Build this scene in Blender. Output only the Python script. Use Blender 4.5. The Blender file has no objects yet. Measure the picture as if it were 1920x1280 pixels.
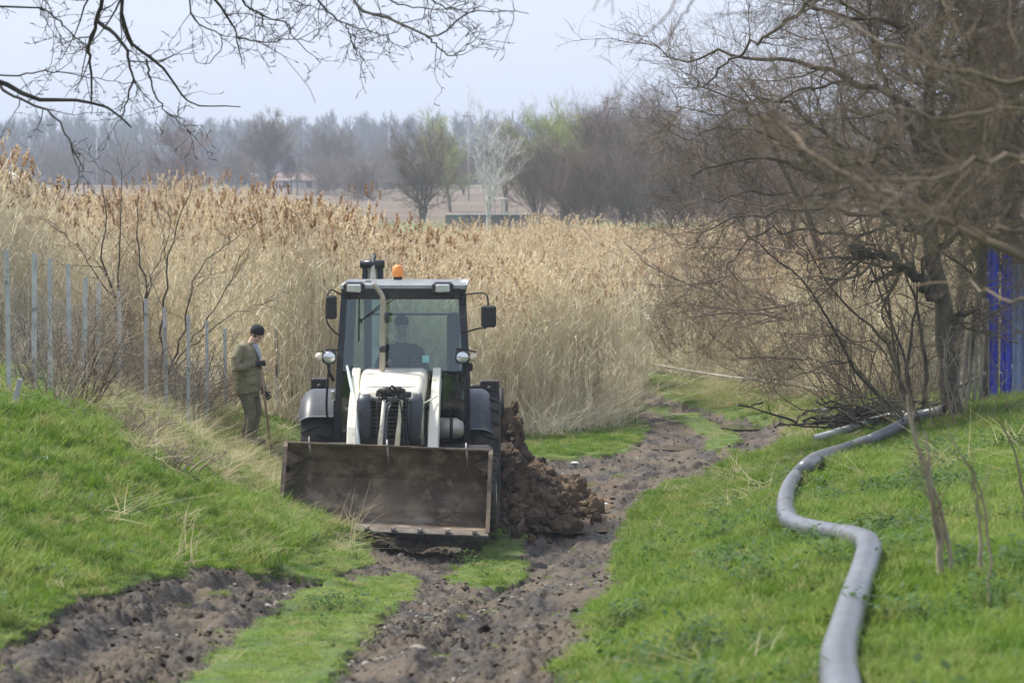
import bpy, math, random
import numpy as np
from mathutils import Vector, Matrix
PI = math.pi
R = math.radians
sc = bpy.context.scene
COL = sc.collection
rng = np.random.default_rng(7)
random.seed(7)

# ------------------------------------------------------------------ camera geometry of the place
FPX = 5500.0            # focal length in pixels of a 1920 wide frame
EYE = 4.54              # camera height above the track where the tractor stands
PITCH = math.atan(340 / FPX)
cp, sp = math.cos(PITCH), math.sin(PITCH)

def P(px, py, D):
    """point seen at (px,py) of the survey photograph, D metres ahead"""
    u = (px - 960) / FPX
    v = -(py - 640) / FPX
    dy = cp + v * sp
    dz = -sp + v * cp
    return np.array([u / dy * D, D, EYE + dz / dy * D])

# ------------------------------------------------------------------ helpers
def tag(o, label=None, cat=None, group=None, kind=None):
    if label: o['label'] = label
    if cat: o['category'] = cat
    if group: o['group'] = group
    if kind: o['kind'] = kind
    return o

def empty(name, loc=(0, 0, 0), rz=0.0, label=None, cat=None, group=None):
    o = bpy.data.objects.new(name, None)
    o.empty_display_size = 0.2
    COL.objects.link(o)
    o.location = loc
    o.rotation_euler = (0, 0, rz)
    return tag(o, label, cat, group)

def link_mesh(name, me, mat=None, parent=None):
    o = bpy.data.objects.new(name, me)
    COL.objects.link(o)
    if mat is not None:
        for m in (mat if isinstance(mat, (list, tuple)) else [mat]):
            me.materials.append(m)
    if parent is not None:
        o.parent = parent
    return o

def np_me(name, V, Fs, smooth=False, mats=None):
    """mesh from numpy: V (n,3); Fs list of face arrays (m,k); mats list of material index arrays or ints"""
    me = bpy.data.meshes.new(name)
    V = np.ascontiguousarray(V, dtype=np.float32)
    me.vertices.add(len(V)); me.vertices.foreach_set('co', V.ravel())
    Fs = [f for f in Fs if len(f)]
    loops = np.concatenate([f.ravel() for f in Fs]).astype(np.int32)
    starts, tot = [], 0
    for f in Fs:
        k = f.shape[1]
        starts.append(tot + np.arange(len(f)) * k); tot += f.size
    starts = np.concatenate(starts).astype(np.int32)
    me.loops.add(len(loops)); me.loops.foreach_set('vertex_index', loops)
    me.polygons.add(len(starts)); me.polygons.foreach_set('loop_start', starts)
    if mats is not None:
        mi = np.concatenate([np.full(len(f), m) if np.isscalar(m) else m for f, m in zip(Fs, mats)]).astype(np.int32)
        me.polygons.foreach_set('material_index', mi)
    me.update(calc_edges=True)
    me.polygons.foreach_set('use_smooth', np.full(len(starts), bool(smooth)))
    return me

class MB:
    """collects shapes into one mesh"""
    def __init__(s):
        s.v = []; s.f = []; s.sm = []
    def add(s, verts, faces, smooth=False, M=None):
        b = len(s.v)
        for p in verts:
            p = Vector(p)
            if M is not None: p = M @ p
            s.v.append(tuple(p))
        for f in faces:
            s.f.append([b + i for i in f]); s.sm.append(smooth)
        return s
    def box(s, c, d, rot=None, bev=0.0):
        x, y, z = d[0] / 2, d[1] / 2, d[2] / 2
        M = Matrix.Translation(c)
        if rot: M = M @ Matrix.Rotation(rot[2], 4, 'Z') @ Matrix.Rotation(rot[1], 4, 'Y') @ Matrix.Rotation(rot[0], 4, 'X')
        if bev <= 0:
            vs = [(a * x, b * y, cc * z) for a in (-1, 1) for b in (-1, 1) for cc in (-1, 1)]
            fs = [(0, 1, 3, 2), (4, 6, 7, 5), (0, 4, 5, 1), (2, 3, 7, 6), (0, 2, 6, 4), (1, 5, 7, 3)]
            return s.add(vs, fs, False, M)
        b = min(bev, x * .9, y * .9, z * .9)
        # chamfered box : rings in z
        def ring(ix, iy, zz):
            return [(-ix + b, -iy, zz), (ix - b, -iy, zz), (ix, -iy + b, zz), (ix, iy - b, zz), (ix - b, iy, zz), (-ix + b, iy, zz), (-ix, iy - b, zz), (-ix, -iy + b, zz)]
        rs = [[(p[0] * (x - b) / x, p[1] * (y - b) / y, p[2]) for p in ring(x, y, -z)], ring(x, y, -z + b), ring(x, y, z - b), [(p[0] * (x - b) / x, p[1] * (y - b) / y, p[2]) for p in ring(x, y, z)]]
        vs = [p for r in rs for p in r]; fs = []
        for k in range(3):
            for i in range(8):
                j = (i + 1) % 8
                fs.append((k * 8 + i, k * 8 + j, k * 8 + 8 + j, k * 8 + 8 + i))
        fs.append(tuple(range(7, -1, -1))); fs.append(tuple(24 + i for i in range(8)))
        return s.add(vs, fs, False, M)
    def tube(s, pts, r, n=8, cap=True, M=None, smooth=True, sy=1.0):
        pts = [Vector(p) for p in pts]
        rs = r if isinstance(r, (list, tuple)) else [r] * len(pts)
        vs = []; fs = []
        T0 = (pts[1] - pts[0]).normalized()
        up = Vector((0, 0, 1)) if abs(T0.z) < .9 else Vector((1, 0, 0))
        A = T0.cross(up).normalized()
        for i, p in enumerate(pts):
            T = (pts[min(i + 1, len(pts) - 1)] - pts[max(i - 1, 0)]).normalized()
            A = (A - T * A.dot(T)).normalized(); B = T.cross(A)
            for k in range(n):
                a = 2 * PI * k / n
                vs.append(p + A * (math.cos(a) * rs[i]) + B * (math.sin(a) * rs[i] * sy))
        for i in range(len(pts) - 1):
            for k in range(n):
                k2 = (k + 1) % n
                fs.append((i * n + k, i * n + k2, (i + 1) * n + k2, (i + 1) * n + k))
        s.add(vs, fs, smooth, M)
        if cap:
            b = len(s.v) - len(vs)
            s.f.append([b + k for k in range(n - 1, -1, -1)]); s.sm.append(False)
            e = b + (len(pts) - 1) * n
            s.f.append([e + k for k in range(n)]); s.sm.append(False)
        return s
    def loft(s, rings, closed=True, cap=True, smooth=True, M=None):
        n = len(rings[0]); vs = [p for r in rings for p in r]; fs = []
        for i in range(len(rings) - 1):
            for k in range(n if closed else n - 1):
                k2 = (k + 1) % n
                fs.append((i * n + k, i * n + k2, (i + 1) * n + k2, (i + 1) * n + k))
        if cap:
            fs.append(tuple(range(n - 1, -1, -1))); fs.append(tuple((len(rings) - 1) * n + k for k in range(n)))
        return s.add(vs, fs, smooth, M)
    def prism(s, prof, x0, x1, M=None, smooth=False):
        """polygon in (y,z) extruded along x"""
        n = len(prof)
        vs = [(x0, p[0], p[1]) for p in prof] + [(x1, p[0], p[1]) for p in prof]
        fs = [tuple(range(n)), tuple(range(2 * n - 1, n - 1, -1))]
        for k in range(n):
            k2 = (k + 1) % n
            fs.append((k2, k, n + k, n + k2))
        return s.add(vs, fs, smooth, M)
    def ball(s, c, r, nu=14, nv=9, M=None):
        if not isinstance(r, (list, tuple)): r = (r, r, r)
        vs = [(c[0], c[1], c[2] - r[2])]; fs = []
        for j in range(1, nv):
            ph = -PI / 2 + PI * j / nv
            for i in range(nu):
                a = 2 * PI * i / nu
                vs.append((c[0] + r[0] * math.cos(ph) * math.cos(a), c[1] + r[1] * math.cos(ph) * math.sin(a), c[2] + r[2] * math.sin(ph)))
        vs.append((c[0], c[1], c[2] + r[2]))
        for i in range(nu):
            i2 = (i + 1) % nu
            fs.append((0, 1 + i2, 1 + i))
            for j in range(nv - 2):
                a = 1 + j * nu
                fs.append((a + i, a + i2, a + nu + i2, a + nu + i))
            a = 1 + (nv - 2) * nu
            fs.append((a + i, a + i2, len(vs) - 1))
        return s.add(vs, fs, True, M)
    def build(s, name, mat, parent=None):
        me = bpy.data.meshes.new(name)
        me.from_pydata([tuple(v) for v in s.v], [], s.f)
        me.polygons.foreach_set('use_smooth', s.sm)
        me.update()
        return link_mesh(name, me, mat, parent)

def remeshed(o, voxel, smooth_it=4):
    """fuse the overlapping shapes of o into one continuous skin"""
    m = o.modifiers.new('r', 'REMESH'); m.mode = 'VOXEL'; m.voxel_size = voxel; m.use_smooth_shade = True
    if smooth_it:
        q = o.modifiers.new('s', 'SMOOTH'); q.iterations = smooth_it; q.factor = .5
    dg = bpy.context.evaluated_depsgraph_get()
    me = bpy.data.meshes.new_from_object(o.evaluated_get(dg))
    o.modifiers.clear()
    mats = [m for m in o.data.materials]
    o.data = me
    if not len(me.materials):
        for m in mats: me.materials.append(m)
    return o

# ------------------------------------------------------------------ noise
_perm = np.random.default_rng(11).permutation(256).astype(np.int64)
_perm = np.concatenate([_perm, _perm])
def pnoise(x, y, z=None):
    x = np.asarray(x, float); y = np.asarray(y, float)
    z = np.zeros_like(x) if z is None else np.asarray(z, float)
    xi, yi, zi = np.floor(x).astype(np.int64), np.floor(y).astype(np.int64), np.floor(z).astype(np.int64)
    xf, yf, zf = x - xi, y - yi, z - zi
    u, v, w = [t * t * t * (t * (t * 6 - 15) + 10) for t in (xf, yf, zf)]
    def h(i, j, k): return _perm[_perm[_perm[(xi + i) & 255] + ((yi + j) & 255)] + ((zi + k) & 255)]
    def g(i, j, k):
        hh = h(i, j, k) & 15
        a, b, c = xf - i, yf - j, zf - k
        uu = np.where(hh < 8, a, b)
        vv = np.where(hh < 4, b, np.where((hh == 12) | (hh == 14), a, c))
        return np.where(hh & 1, -uu, uu) + np.where(hh & 2, -vv, vv)
    def L(t, a, b): return a + t * (b - a)
    return L(w, L(v, L(u, g(0, 0, 0), g(1, 0, 0)), L(u, g(0, 1, 0), g(1, 1, 0))),
             L(v, L(u, g(0, 0, 1), g(1, 0, 1)), L(u, g(0, 1, 1), g(1, 1, 1))))
def fbm(x, y, z=None, o=4, gain=.5):
    s = 0; a = 1.0; f = 1.0
    for i in range(o):
        s = s + a * pnoise(np.asarray(x) * f + 17.3 * i, np.asarray(y) * f - 9.1 * i, None if z is None else np.asarray(z) * f + 3.7 * i)
        a *= gain; f *= 2.03
    return s

# ------------------------------------------------------------------ materials
def newmat(name):
    m = bpy.data.materials.new(name); m.use_nodes = True
    nt = m.node_tree; b = nt.nodes['Principled BSDF']
    return m, nt, b
def N(nt, t, **kw):
    n = nt.nodes.new(t)
    for k, v in kw.items(): setattr(n, k, v)
    return n
def noise_fac(nt, scale, detail=6, rough=.6, lo=.35, hi=.65, coord='pos', stretch=None):
    if coord == 'pos':
        g = N(nt, 'ShaderNodeNewGeometry').outputs['Position']
    else:
        g = N(nt, 'ShaderNodeTexCoord').outputs['Object']
    if stretch:
        mp = N(nt, 'ShaderNodeMapping'); mp.inputs['Scale'].default_value = stretch
        nt.links.new(g, mp.inputs['Vector']); g = mp.outputs['Vector']
    n = N(nt, 'ShaderNodeTexNoise'); n.inputs['Scale'].default_value = scale
    n.inputs['Detail'].default_value = detail; n.inputs['Roughness'].default_value = rough
    nt.links.new(g, n.inputs['Vector'])
    r = N(nt, 'ShaderNodeMapRange'); r.inputs['From Min'].default_value = lo; r.inputs['From Max'].default_value = hi
    nt.links.new(n.outputs['Fac'], r.inputs['Value'])
    return r.outputs['Result']
def mixc(nt, fac, a, b, mode='MIX'):
    m = N(nt, 'ShaderNodeMix', data_type='RGBA', blend_type=mode)
    if hasattr(fac, 'is_linked') or hasattr(fac, 'node'): nt.links.new(fac, m.inputs['Factor'])
    else: m.inputs['Factor'].default_value = fac
    for s_, v in ((m.inputs['A'], a), (m.inputs['B'], b)):
        if hasattr(v, 'node'): nt.links.new(v, s_)
        else: s_.default_value = (*v, 1)
    return m.outputs['Result']
def bump(nt, b, height, strength=.4, dist=.01):
    n = N(nt, 'ShaderNodeBump'); n.inputs['Strength'].default_value = strength; n.inputs['Distance'].default_value = dist
    nt.links.new(height, n.inputs['Height']); nt.links.new(n.outputs['Normal'], b.inputs['Normal'])
def mat_two(name, c1, c2, rough=.7, scale=8, metallic=0, bs=0.0, bd=.01, bscale=None, lo=.38, hi=.62, c3=None, scale3=40, coat=0, stretch=None, spec=.5, rlo=None, coord='pos'):
    m, nt, b = newmat(name)
    f = noise_fac(nt, scale, lo=lo, hi=hi, stretch=stretch, coord=coord)
    c = mixc(nt, f, c1, c2)
    if c3 is not None:
        f3 = noise_fac(nt, scale3, lo=.55, hi=.7, stretch=stretch, coord=coord)
        c = mixc(nt, f3, c, c3)
    nt.links.new(c, b.inputs['Base Color'])
    b.inputs['Roughness'].default_value = rough
    if rlo is not None:
        r = N(nt, 'ShaderNodeMapRange'); r.inputs['To Min'].default_value = rlo; r.inputs['To Max'].default_value = rough
        nt.links.new(f, r.inputs['Value']); nt.links.new(r.outputs['Result'], b.inputs['Roughness'])
    b.inputs['Metallic'].default_value = metallic
    b.inputs['Specular IOR Level'].default_value = spec
    if coat: b.inputs['Coat Weight'].default_value = coat
    if bs: bump(nt, b, noise_fac(nt, bscale or scale * 3, lo=.2, hi=.8, stretch=stretch, coord=coord), bs, bd)
    return m
def mat_leaf(name, cols, scale=.8, transl=.35, rnd=.35, rough=.6, lo=.35, hi=.65, tip=None):
    """blades and leaves: colour drifts over the ground and from tuft to tuft; light passes through"""
    m, nt, b = newmat(name)
    f = noise_fac(nt, scale, detail=4, lo=lo, hi=hi)
    c = mixc(nt, f, cols[0], cols[1])
    oi = N(nt, 'ShaderNodeObjectInfo')
    if len(cols) > 2:
        r = N(nt, 'ShaderNodeMapRange'); r.inputs['From Min'].default_value = 1 - rnd; r.inputs['From Max'].default_value = 1
        nt.links.new(oi.outputs['Random'], r.inputs['Value'])
        c = mixc(nt, r.outputs['Result'], c, cols[2])
    nt.links.new(c, b.inputs['Base Color']); b.inputs['Roughness'].default_value = rough
    b.inputs['Specular IOR Level'].default_value = .25
    t = N(nt, 'ShaderNodeBsdfTranslucent'); nt.links.new(c, t.inputs['Color'])
    mx = N(nt, 'ShaderNodeMixShader'); mx.inputs[0].default_value = transl
    nt.links.new(b.outputs[0], mx.inputs[1]); nt.links.new(t.outputs[0], mx.inputs[2])
    nt.links.new(mx.outputs[0], nt.nodes['Material Output'].inputs['Surface'])
    return m

M = {}
M['grass'] = mat_leaf('grass', [(.092, .20, .014), (.20, .31, .032), (.30, .34, .08)], scale=1.6, transl=.4, rnd=.35)
M['grass_yellow'] = mat_leaf('grass_yellow', [(.18, .28, .04), (.28, .34, .08), (.38, .35, .15)], scale=.9, transl=.4, rnd=.4)
M['straw'] = mat_leaf('straw', [(.40, .34, .19), (.50, .43, .26), (.26, .20, .12)], scale=1.5, transl=.25, rnd=.35)
M['weed'] = mat_leaf('weed', [(.05, .11, .025), (.09, .17, .035), (.05, .09, .03)], scale=2, transl=.3, rnd=.4)
M['reed_stem'] = mat_leaf('reed_stem', [(.74, .65, .45), (.82, .76, .58), (.56, .49, .35)], scale=.35, transl=.15, rnd=.4)
M['reed_leaf'] = mat_leaf('reed_leaf', [(.76, .68, .48), (.86, .80, .62), (.60, .53, .38)], scale=.35, transl=.4, rnd=.4)
M['reed_plume'] = mat_leaf('reed_plume', [(.66, .54, .34), (.76, .66, .46), (.36, .22, .11)], scale=.5, transl=.35, rnd=.4)
M['plume_dark'] = mat_leaf('plume_dark', [(.34, .20, .09), (.44, .28, .13), (.24, .13, .06)], scale=.5, transl=.3, rnd=.4)
M['bark'] = mat_two('bark', (.065, .050, .036), (.12, .098, .072), rough=.9, scale=6, bs=.6, bd=.02, bscale=30, c3=(.13, .14, .06), scale3=5)
M['bark_dark'] = mat_two('bark_dark', (.035, .028, .022), (.07, .06, .045), rough=.9, scale=5, bs=.6, bd=.01, bscale=60, c3=(.09, .10, .04), scale3=9)
M['twig'] = mat_two('twig', (.11, .083, .055), (.23, .18, .12), rough=.9, scale=1.5)
M['twig_red'] = mat_two('twig_red', (.16, .11, .08), (.25, .18, .135), rough=.9, scale=1.2)
M['twig_near'] = mat_two('twig_near', (.12, .088, .060), (.21, .165, .115), rough=.9, scale=2.5, c3=(.13, .12, .06), scale3=3)
M['twig_dry'] = mat_two('twig_dry', (.24, .19, .13), (.38, .32, .23), rough=.9, scale=2)
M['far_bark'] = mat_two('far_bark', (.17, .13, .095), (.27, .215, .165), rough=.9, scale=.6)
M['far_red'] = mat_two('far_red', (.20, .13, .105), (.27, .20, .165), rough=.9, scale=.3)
M['birch'] = mat_two('birch', (.62, .60, .56), (.80, .78, .74), rough=.7, scale=2, c3=(.12, .11, .1), scale3=6)
M['willow'] = mat_two('willow', (.30, .34, .09), (.42, .45, .15), rough=.9, scale=1)
M['wood_hazed'] = mat_two('wood_far', (.14, .125, .13), (.20, .18, .185), rough=1, scale=.05)  # paler and cooler than bare twigs: part of the distance haze is in this colour
# ------------------------------------------------------------------ terrain : thin plate surface through surveyed points
ctrl = [
(560,1300,13.2),(570,1190,17),(640,1150,20),(700,1125,24),(760,1095,28),(800,1060,32),(830,1035,34),(850,957,38),(900,880,43),
(230,1190,17),(900,1190,17),(1000,1150,20),(1050,1095,28),(1100,1038,33.8),(1150,957,38),(1250,880,43),(1300,820,48),(1250,755,55),(1180,730,58),(1480,800,50),
(600,960,38),(1000,957,38),(700,880,43),
(0,1195,16),(200,1095,19.5),(450,1058,25),(0,1000,20),(0,850,24),(0,735,28),(226,742,35.6),(424,776,43.5),(460,833,42),(530,965,33.2),(690,1045,32.2),(620,990,32.8),(300,900,27),(-300,1000,17),(-300,750,25),(420,930,30),
(-200,700,36),(0,695,42),(200,715,47),(400,750,50),(600,780,50),(750,750,55),(-400,650,50),
(1100,1290,13.2),(1300,1280,12.3),(1570,1280,11),(1900,1280,10.5),(2300,1280,10.5),(1617,1044,16.7),(1478,976,22),(1554,875,28.5),(1765,795,38),
(1300,1010,28),(1200,885,42),(1400,862,40),(1500,838,42),(1900,1000,18),(1900,850,28),(1850,765,38),(1650,795,40),(2300,900,22),(2300,760,36),(1600,745,50),(1900,730,48)]
CP = [P(*c) for c in ctrl]
for D in (62, 74, 90):
    for px in (-900, -300, 300, 900, 1500, 2100, 2700):
        h = 4.6
        CP.append(np.array([(px - 960) / FPX * D, D, EYE - h]))
for x in (-4, -1.5, 0, 1.5, 4):
    CP.append(np.array([x, 2, EYE - 1.75 - .02 * abs(x)])); CP.append(np.array([x, 7, EYE - 1.85 + (.15 if x > 1 else 0) - (.12 if abs(x + 1) < 1 else 0)]))
CP.append(np.array([-9, 20, 3.0])); CP.append(np.array([-9, 34, 2.5])); CP.append(np.array([9, 15, 3.1])); CP.append(np.array([10, 30, 2.2]))
CP = np.array(CP)
def tps_fit(X, z, lam=.02):
    n = len(X)
    d = np.linalg.norm(X[:, None] - X[None], axis=2)
    K = np.where(d > 0, d * d * np.log(d + 1e-9), 0) + lam * np.eye(n)
    Pm = np.hstack([np.ones((n, 1)), X])
    A = np.zeros((n + 3, n + 3)); A[:n, :n] = K; A[:n, n:] = Pm; A[n:, :n] = Pm.T
    s = np.linalg.solve(A, np.concatenate([z, np.zeros(3)]))
    return s
_TS = np.array([1.6, 1.0])     # lateral distances count for more
_tx = CP[:, :2] * _TS
_ts = tps_fit(_tx, CP[:, 2], lam=.6)
def smooth01(t):
    t = np.clip(t, 0, 1); return t * t * (3 - 2 * t)
def Z0(x, y):
    """smooth land surface"""
    x = np.atleast_1d(np.asarray(x, float)); y = np.atleast_1d(np.asarray(y, float))
    sh = x.shape; x = x.ravel(); y = y.ravel()
    out = np.empty(len(x))
    xc = np.clip(x, -11, 13); yc = np.clip(y, 1, 85)
    for a in range(0, len(x), 60000):
        q = np.stack([xc[a:a + 60000], yc[a:a + 60000]], 1) * _TS
        d2 = ((q[:, None] - _tx[None]) ** 2).sum(2)
        Kq = .5 * d2 * np.log(d2 + 1e-12)
        out[a:a + 60000] = Kq @ _ts[:-3] + _ts[-3] + q @ _ts[-2:]
    t = smooth01((y - 52) / 14)
    out = out * (1 - t) + (EYE - 4.6) * t
    return out.reshape(sh)
# coarse lookup so that the many queries stay quick
_gx = np.linspace(-14, 16, 301); _gy = np.linspace(0, 92, 461)
_GX, _GY = np.meshgrid(_gx, _gy)
_GZ = Z0(_GX, _GY)
def Zs(x, y):
    x = np.asarray(x, float); y = np.asarray(y, float)
    fx = np.clip((x + 14) / 30 * 300, 0, 299.999); fy = np.clip(y / 92 * 460, 0, 459.999)
    i = fx.astype(int); j = fy.astype(int); a = fx - i; b = fy - j
    return (_GZ[j, i] * (1 - a) + _GZ[j, i + 1] * a) * (1 - b) + (_GZ[j + 1, i] * (1 - a) + _GZ[j + 1, i + 1] * a) * b
def hit(px, py, d0=8., d1=140.):
    """where the line of sight meets the land"""
    D = d0 * (d1 / d0) ** np.linspace(0, 1, 700)
    u = (px - 960) / FPX; v = -(py - 640) / FPX
    dy = cp + v * sp; dz = (-sp + v * cp) / dy
    x = u / dy * D; z = EYE + dz * D
    g = Zs(x, D)
    k = np.argmax(z < g)
    if not (z < g).any(): k = len(D) - 1
    return np.array([x[k], D[k], g[k]])
def wpoly(pts): return np.array([hit(*p)[:2] for p in pts])
def inpoly(poly, x, y):
    c = np.zeros(x.shape, bool); n = len(poly)
    for i in range(n):
        x1, y1 = poly[i]; x2, y2 = poly[(i + 1) % n]
        if y1 == y2: continue
        k = ((y1 > y) != (y2 > y)) & (x < (x2 - x1) * (y - y1) / (y2 - y1) + x1)
        c ^= k
    return c
POLY_L = wpoly([(-300,1330),(-120,1240),(60,1165),(200,1108),(310,1075),(420,1062),(520,1068),(600,1083),(612,1090),(570,1106),(540,1130),(500,1165),(440,1205),(400,1235),(350,1290),(280,1400),(-200,1400)])
POLY_R = wpoly([(520,1400),(600,1280),(655,1205),(725,1140),(785,1088),(720,1076),(640,1088),(620,1082),(690,1055),(690,1010),(690,960),(690,840),(960,840),(1010,862),(1080,862),(1150,850),(1190,830),(1215,800),(1185,768),(1172,742),(1180,716),(1225,735),(1300,763),(1400,785),(1480,790),(1475,815),(1440,850),(1330,880),(1230,912),(1195,945),(1165,985),(1160,1040),(1170,1080),(1150,1120),(1090,1165),(1110,1205),(1060,1245),(1080,1290),(1130,1400)])
POLY_C = wpoly([(845,1090),(880,1040),(930,1005),(985,990),(978,1040),(972,1092)])
POLY_D = wpoly([(1178,750),(1260,770),(1340,790),(1388,815),(1380,842),(1325,842),(1325,815),(1280,785),(1180,762)])
POLY_V = wpoly([(1180,872),(1280,842),(1370,838),(1300,866),(1200,890)])
POLY_E = wpoly([(955,706),(1060,722),(1180,738),(1172,722),(1060,708),(955,696)])
def mudmask(x, y):
    wx = x + .10 * fbm(x * 3, y * 1.6, o=3) + .05 * pnoise(x * 11, y * 7)
    wy = y + .9 * fbm(x * 2.2 + 40, y * 1.1, o=3)
    m = inpoly(POLY_L, wx, wy) | inpoly(POLY_R, wx, wy) | inpoly(POLY_E, wx, wy)
    m &= ~(inpoly(POLY_C, wx, wy) | inpoly(POLY_D, wx, wy))
    return m
# wheel ruts follow the two tracks
def relief(x, y, mud):
    """small relief added on the smooth land: churned soil in the ruts, lumpy turf elsewhere"""
    n1 = fbm(x * 3.2, y * 2.0, o=5, gain=.55)
    ridg = 1 - np.abs(fbm(x * 6 + 9, y * 4.2, o=3))
    n2 = fbm(x * 18, y * 15, o=3)
    churn = smooth01((fbm(x * .9 + 5, y * .55, o=2) + .25) / .6)
    far = np.clip(1.6 - y / 60, .45, 1)
    zm = -.055 + .045 * fbm(x * 4.2 + 60, y * .45, o=3) * far + (.055 * n1 + churn * (.080 * (ridg - .75) + .034 * n2) + .012 * n2) * far
    zg = .03 * fbm(x * 1.4, y * .8, o=3) + .012 * fbm(x * 6, y * 5, o=2)
    return np.where(mud > .5, zm, zg) if mud.dtype != float else zm * mud + zg * (1 - mud)

TRK = [np.array([hit(*p)[:2] for p in q]) for q in ([(60,1330),(200,1215),(330,1150),(440,1100),(560,1080)], [(840,1330),(880,1220),(925,1140),(985,1075),(1040,1020),(1085,970),(1150,915)], [(1180,722),(1240,742),(1310,770),(1400,795),(1425,815),(1390,848),(1300,872),(1200,905)])]
def tread(x, y, mud):
    """prints of lugged tyres pressed along the wheel tracks"""
    dz = np.zeros(x.shape)
    for q in TRK:
        c = resample2(q, 90); T = np.gradient(c, axis=0); T /= np.linalg.norm(T, axis=1, keepdims=True)
        s = np.concatenate([[0], np.cumsum(np.linalg.norm(np.diff(c, axis=0), axis=1))])
        m = (y > c[:, 1].min() - 1) & (y < c[:, 1].max() + 1) & (x > c[:, 0].min() - 1) & (x < c[:, 0].max() + 1)
        xi, yi = x[m], y[m]
        if not len(xi): continue
        k = np.empty(len(xi), int)
        for a in range(0, len(xi), 40000):
            k[a:a+40000] = np.argmin((xi[a:a+40000, None] - c[None, :, 0]) ** 2 + (yi[a:a+40000, None] - c[None, :, 1]) ** 2, axis=1)
        dx, dy = xi - c[k, 0], yi - c[k, 1]; lat = -dx * T[k, 1] + dy * T[k, 0]; lon = s[k] + dx * T[k, 0] + dy * T[k, 1]
        w = smooth01((.27 - np.abs(lat)) / .07); u = (lon / .19 + np.abs(lat) * 2.6) % 1
        lug = smooth01((np.abs(u - .5) - .17) / .08)
        worn = smooth01((fbm(xi * 1.2, yi * .8, o=2) + .45) / .5)
        rim = np.exp(-((np.abs(lat) - .31) / .05) ** 2) * .035
        dz[m] += (-.045 * w + .030 * w * lug * worn + rim) * mud[m]
    return dz
def resample2(p, n):
    s = np.concatenate([[0], np.cumsum(np.linalg.norm(np.diff(p, axis=0), axis=1))]); u = np.linspace(0, s[-1], n)
    return np.stack([np.interp(u, s, p[:, 0]), np.interp(u, s, p[:, 1])], 1)
PUD = [((1262,834),.36,.42),((1393,797),.42,.5),((832,1024),.20,.30)]
PUDW = [(hit(*p), a, b) for p, a, b in PUD]
def Zg(x, y, mud=None):
    x = np.atleast_1d(np.asarray(x, float)); y = np.atleast_1d(np.asarray(y, float))
    if mud is None: mud = mudmask(x, y).astype(float)
    z = Zs(x, y) + relief(x, y, mud) * smooth01((95 - y) / 20)
    z = z + tread(x, y, mud)
    for c, a, b in PUDW:
        d = ((x - c[0]) / (a * 1.35)) ** 2 + ((y - c[1]) / (b * 1.35)) ** 2
        t = smooth01(1.2 - d)
        z = z * (1 - t * .8) + (c[2] - .085) * t * .8
    return z

# ---- ground sheet
rows = np.concatenate([np.linspace(1.5, 9, 24)[:-1], 9 * 1.0023 ** np.arange(0, 860)])
rows = np.concatenate([rows, rows[-1] * 1.035 ** np.arange(1, 130)])
rows = rows[rows < 6000]
pxs = np.concatenate([960 - 5200 * np.array([3.2, 2.4, 1.7, 1.2, .9, .7, .55, .45, .38, .33, .3]), np.arange(-560, 2480, 4.2), 960 + 5200 * np.array([.3, .33, .38, .45, .55, .7, .9, 1.2, 1.7, 2.4, 3.2])])
GXX = (pxs[None] - 960) / FPX * rows[:, None]; GYY = np.repeat(rows[:, None], len(pxs), 1)
print('ground', GXX.size)
mm = mudmask(GXX, GYY)
mf = mm.astype(float)
for _ in range(3):   # soften the edge between turf and rut
    q = np.pad(mf, 1, mode='edge')
    mf = (q[1:-1, 1:-1] * 2 + q[:-2, 1:-1] + q[2:, 1:-1] + q[1:-1, :-2] + q[1:-1, 2:]) / 6
mf2 = smooth01((mf - .25) / .5)
GZZ = Zg(GXX, GYY, mf2)
nr, nc = GXX.shape
V = np.stack([GXX, GYY, GZZ], 2).reshape(-1, 3)
idx = np.arange(nr * nc).reshape(nr, nc)
Fq = np.stack([idx[:-1, :-1], idx[:-1, 1:], idx[1:, 1:], idx[1:, :-1]], 2).reshape(-1, 4)
fm = (mf[:-1, :-1] + mf[1:, 1:] + mf[1:, :-1] + mf[:-1, 1:]).reshape(-1) / 4 > .5

def mat_mud():
    m, nt, b = newmat('mud')
    f1 = noise_fac(nt, 1.1, detail=9, lo=.45, hi=.57, stretch=(1.6, .7, 1))
    f2 = noise_fac(nt, 14, detail=8, lo=.35, hi=.68)
    c = mixc(nt, f1, (.020, .0150, .0105), (.125, .100, .073))
    c = mixc(nt, f2, c, mixc(nt, .5, c, (.185, .158, .125)))
    f3 = noise_fac(nt, 60, detail=3, lo=.62, hi=.72)
    c = mixc(nt, f3, c, (.17, .145, .11))
    nt.links.new(c, b.inputs['Base Color'])
    r = N(nt, 'ShaderNodeMapRange'); r.inputs['To Min'].default_value = .55; r.inputs['To Max'].default_value = .95; b.inputs['Specular IOR Level'].default_value = .22
    nt.links.new(f1, r.inputs['Value']); nt.links.new(r.outputs['Result'], b.inputs['Roughness'])
    bump(nt, b, noise_fac(nt, 30, detail=8, lo=.2, hi=.8), .9, .02)
    return m
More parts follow.
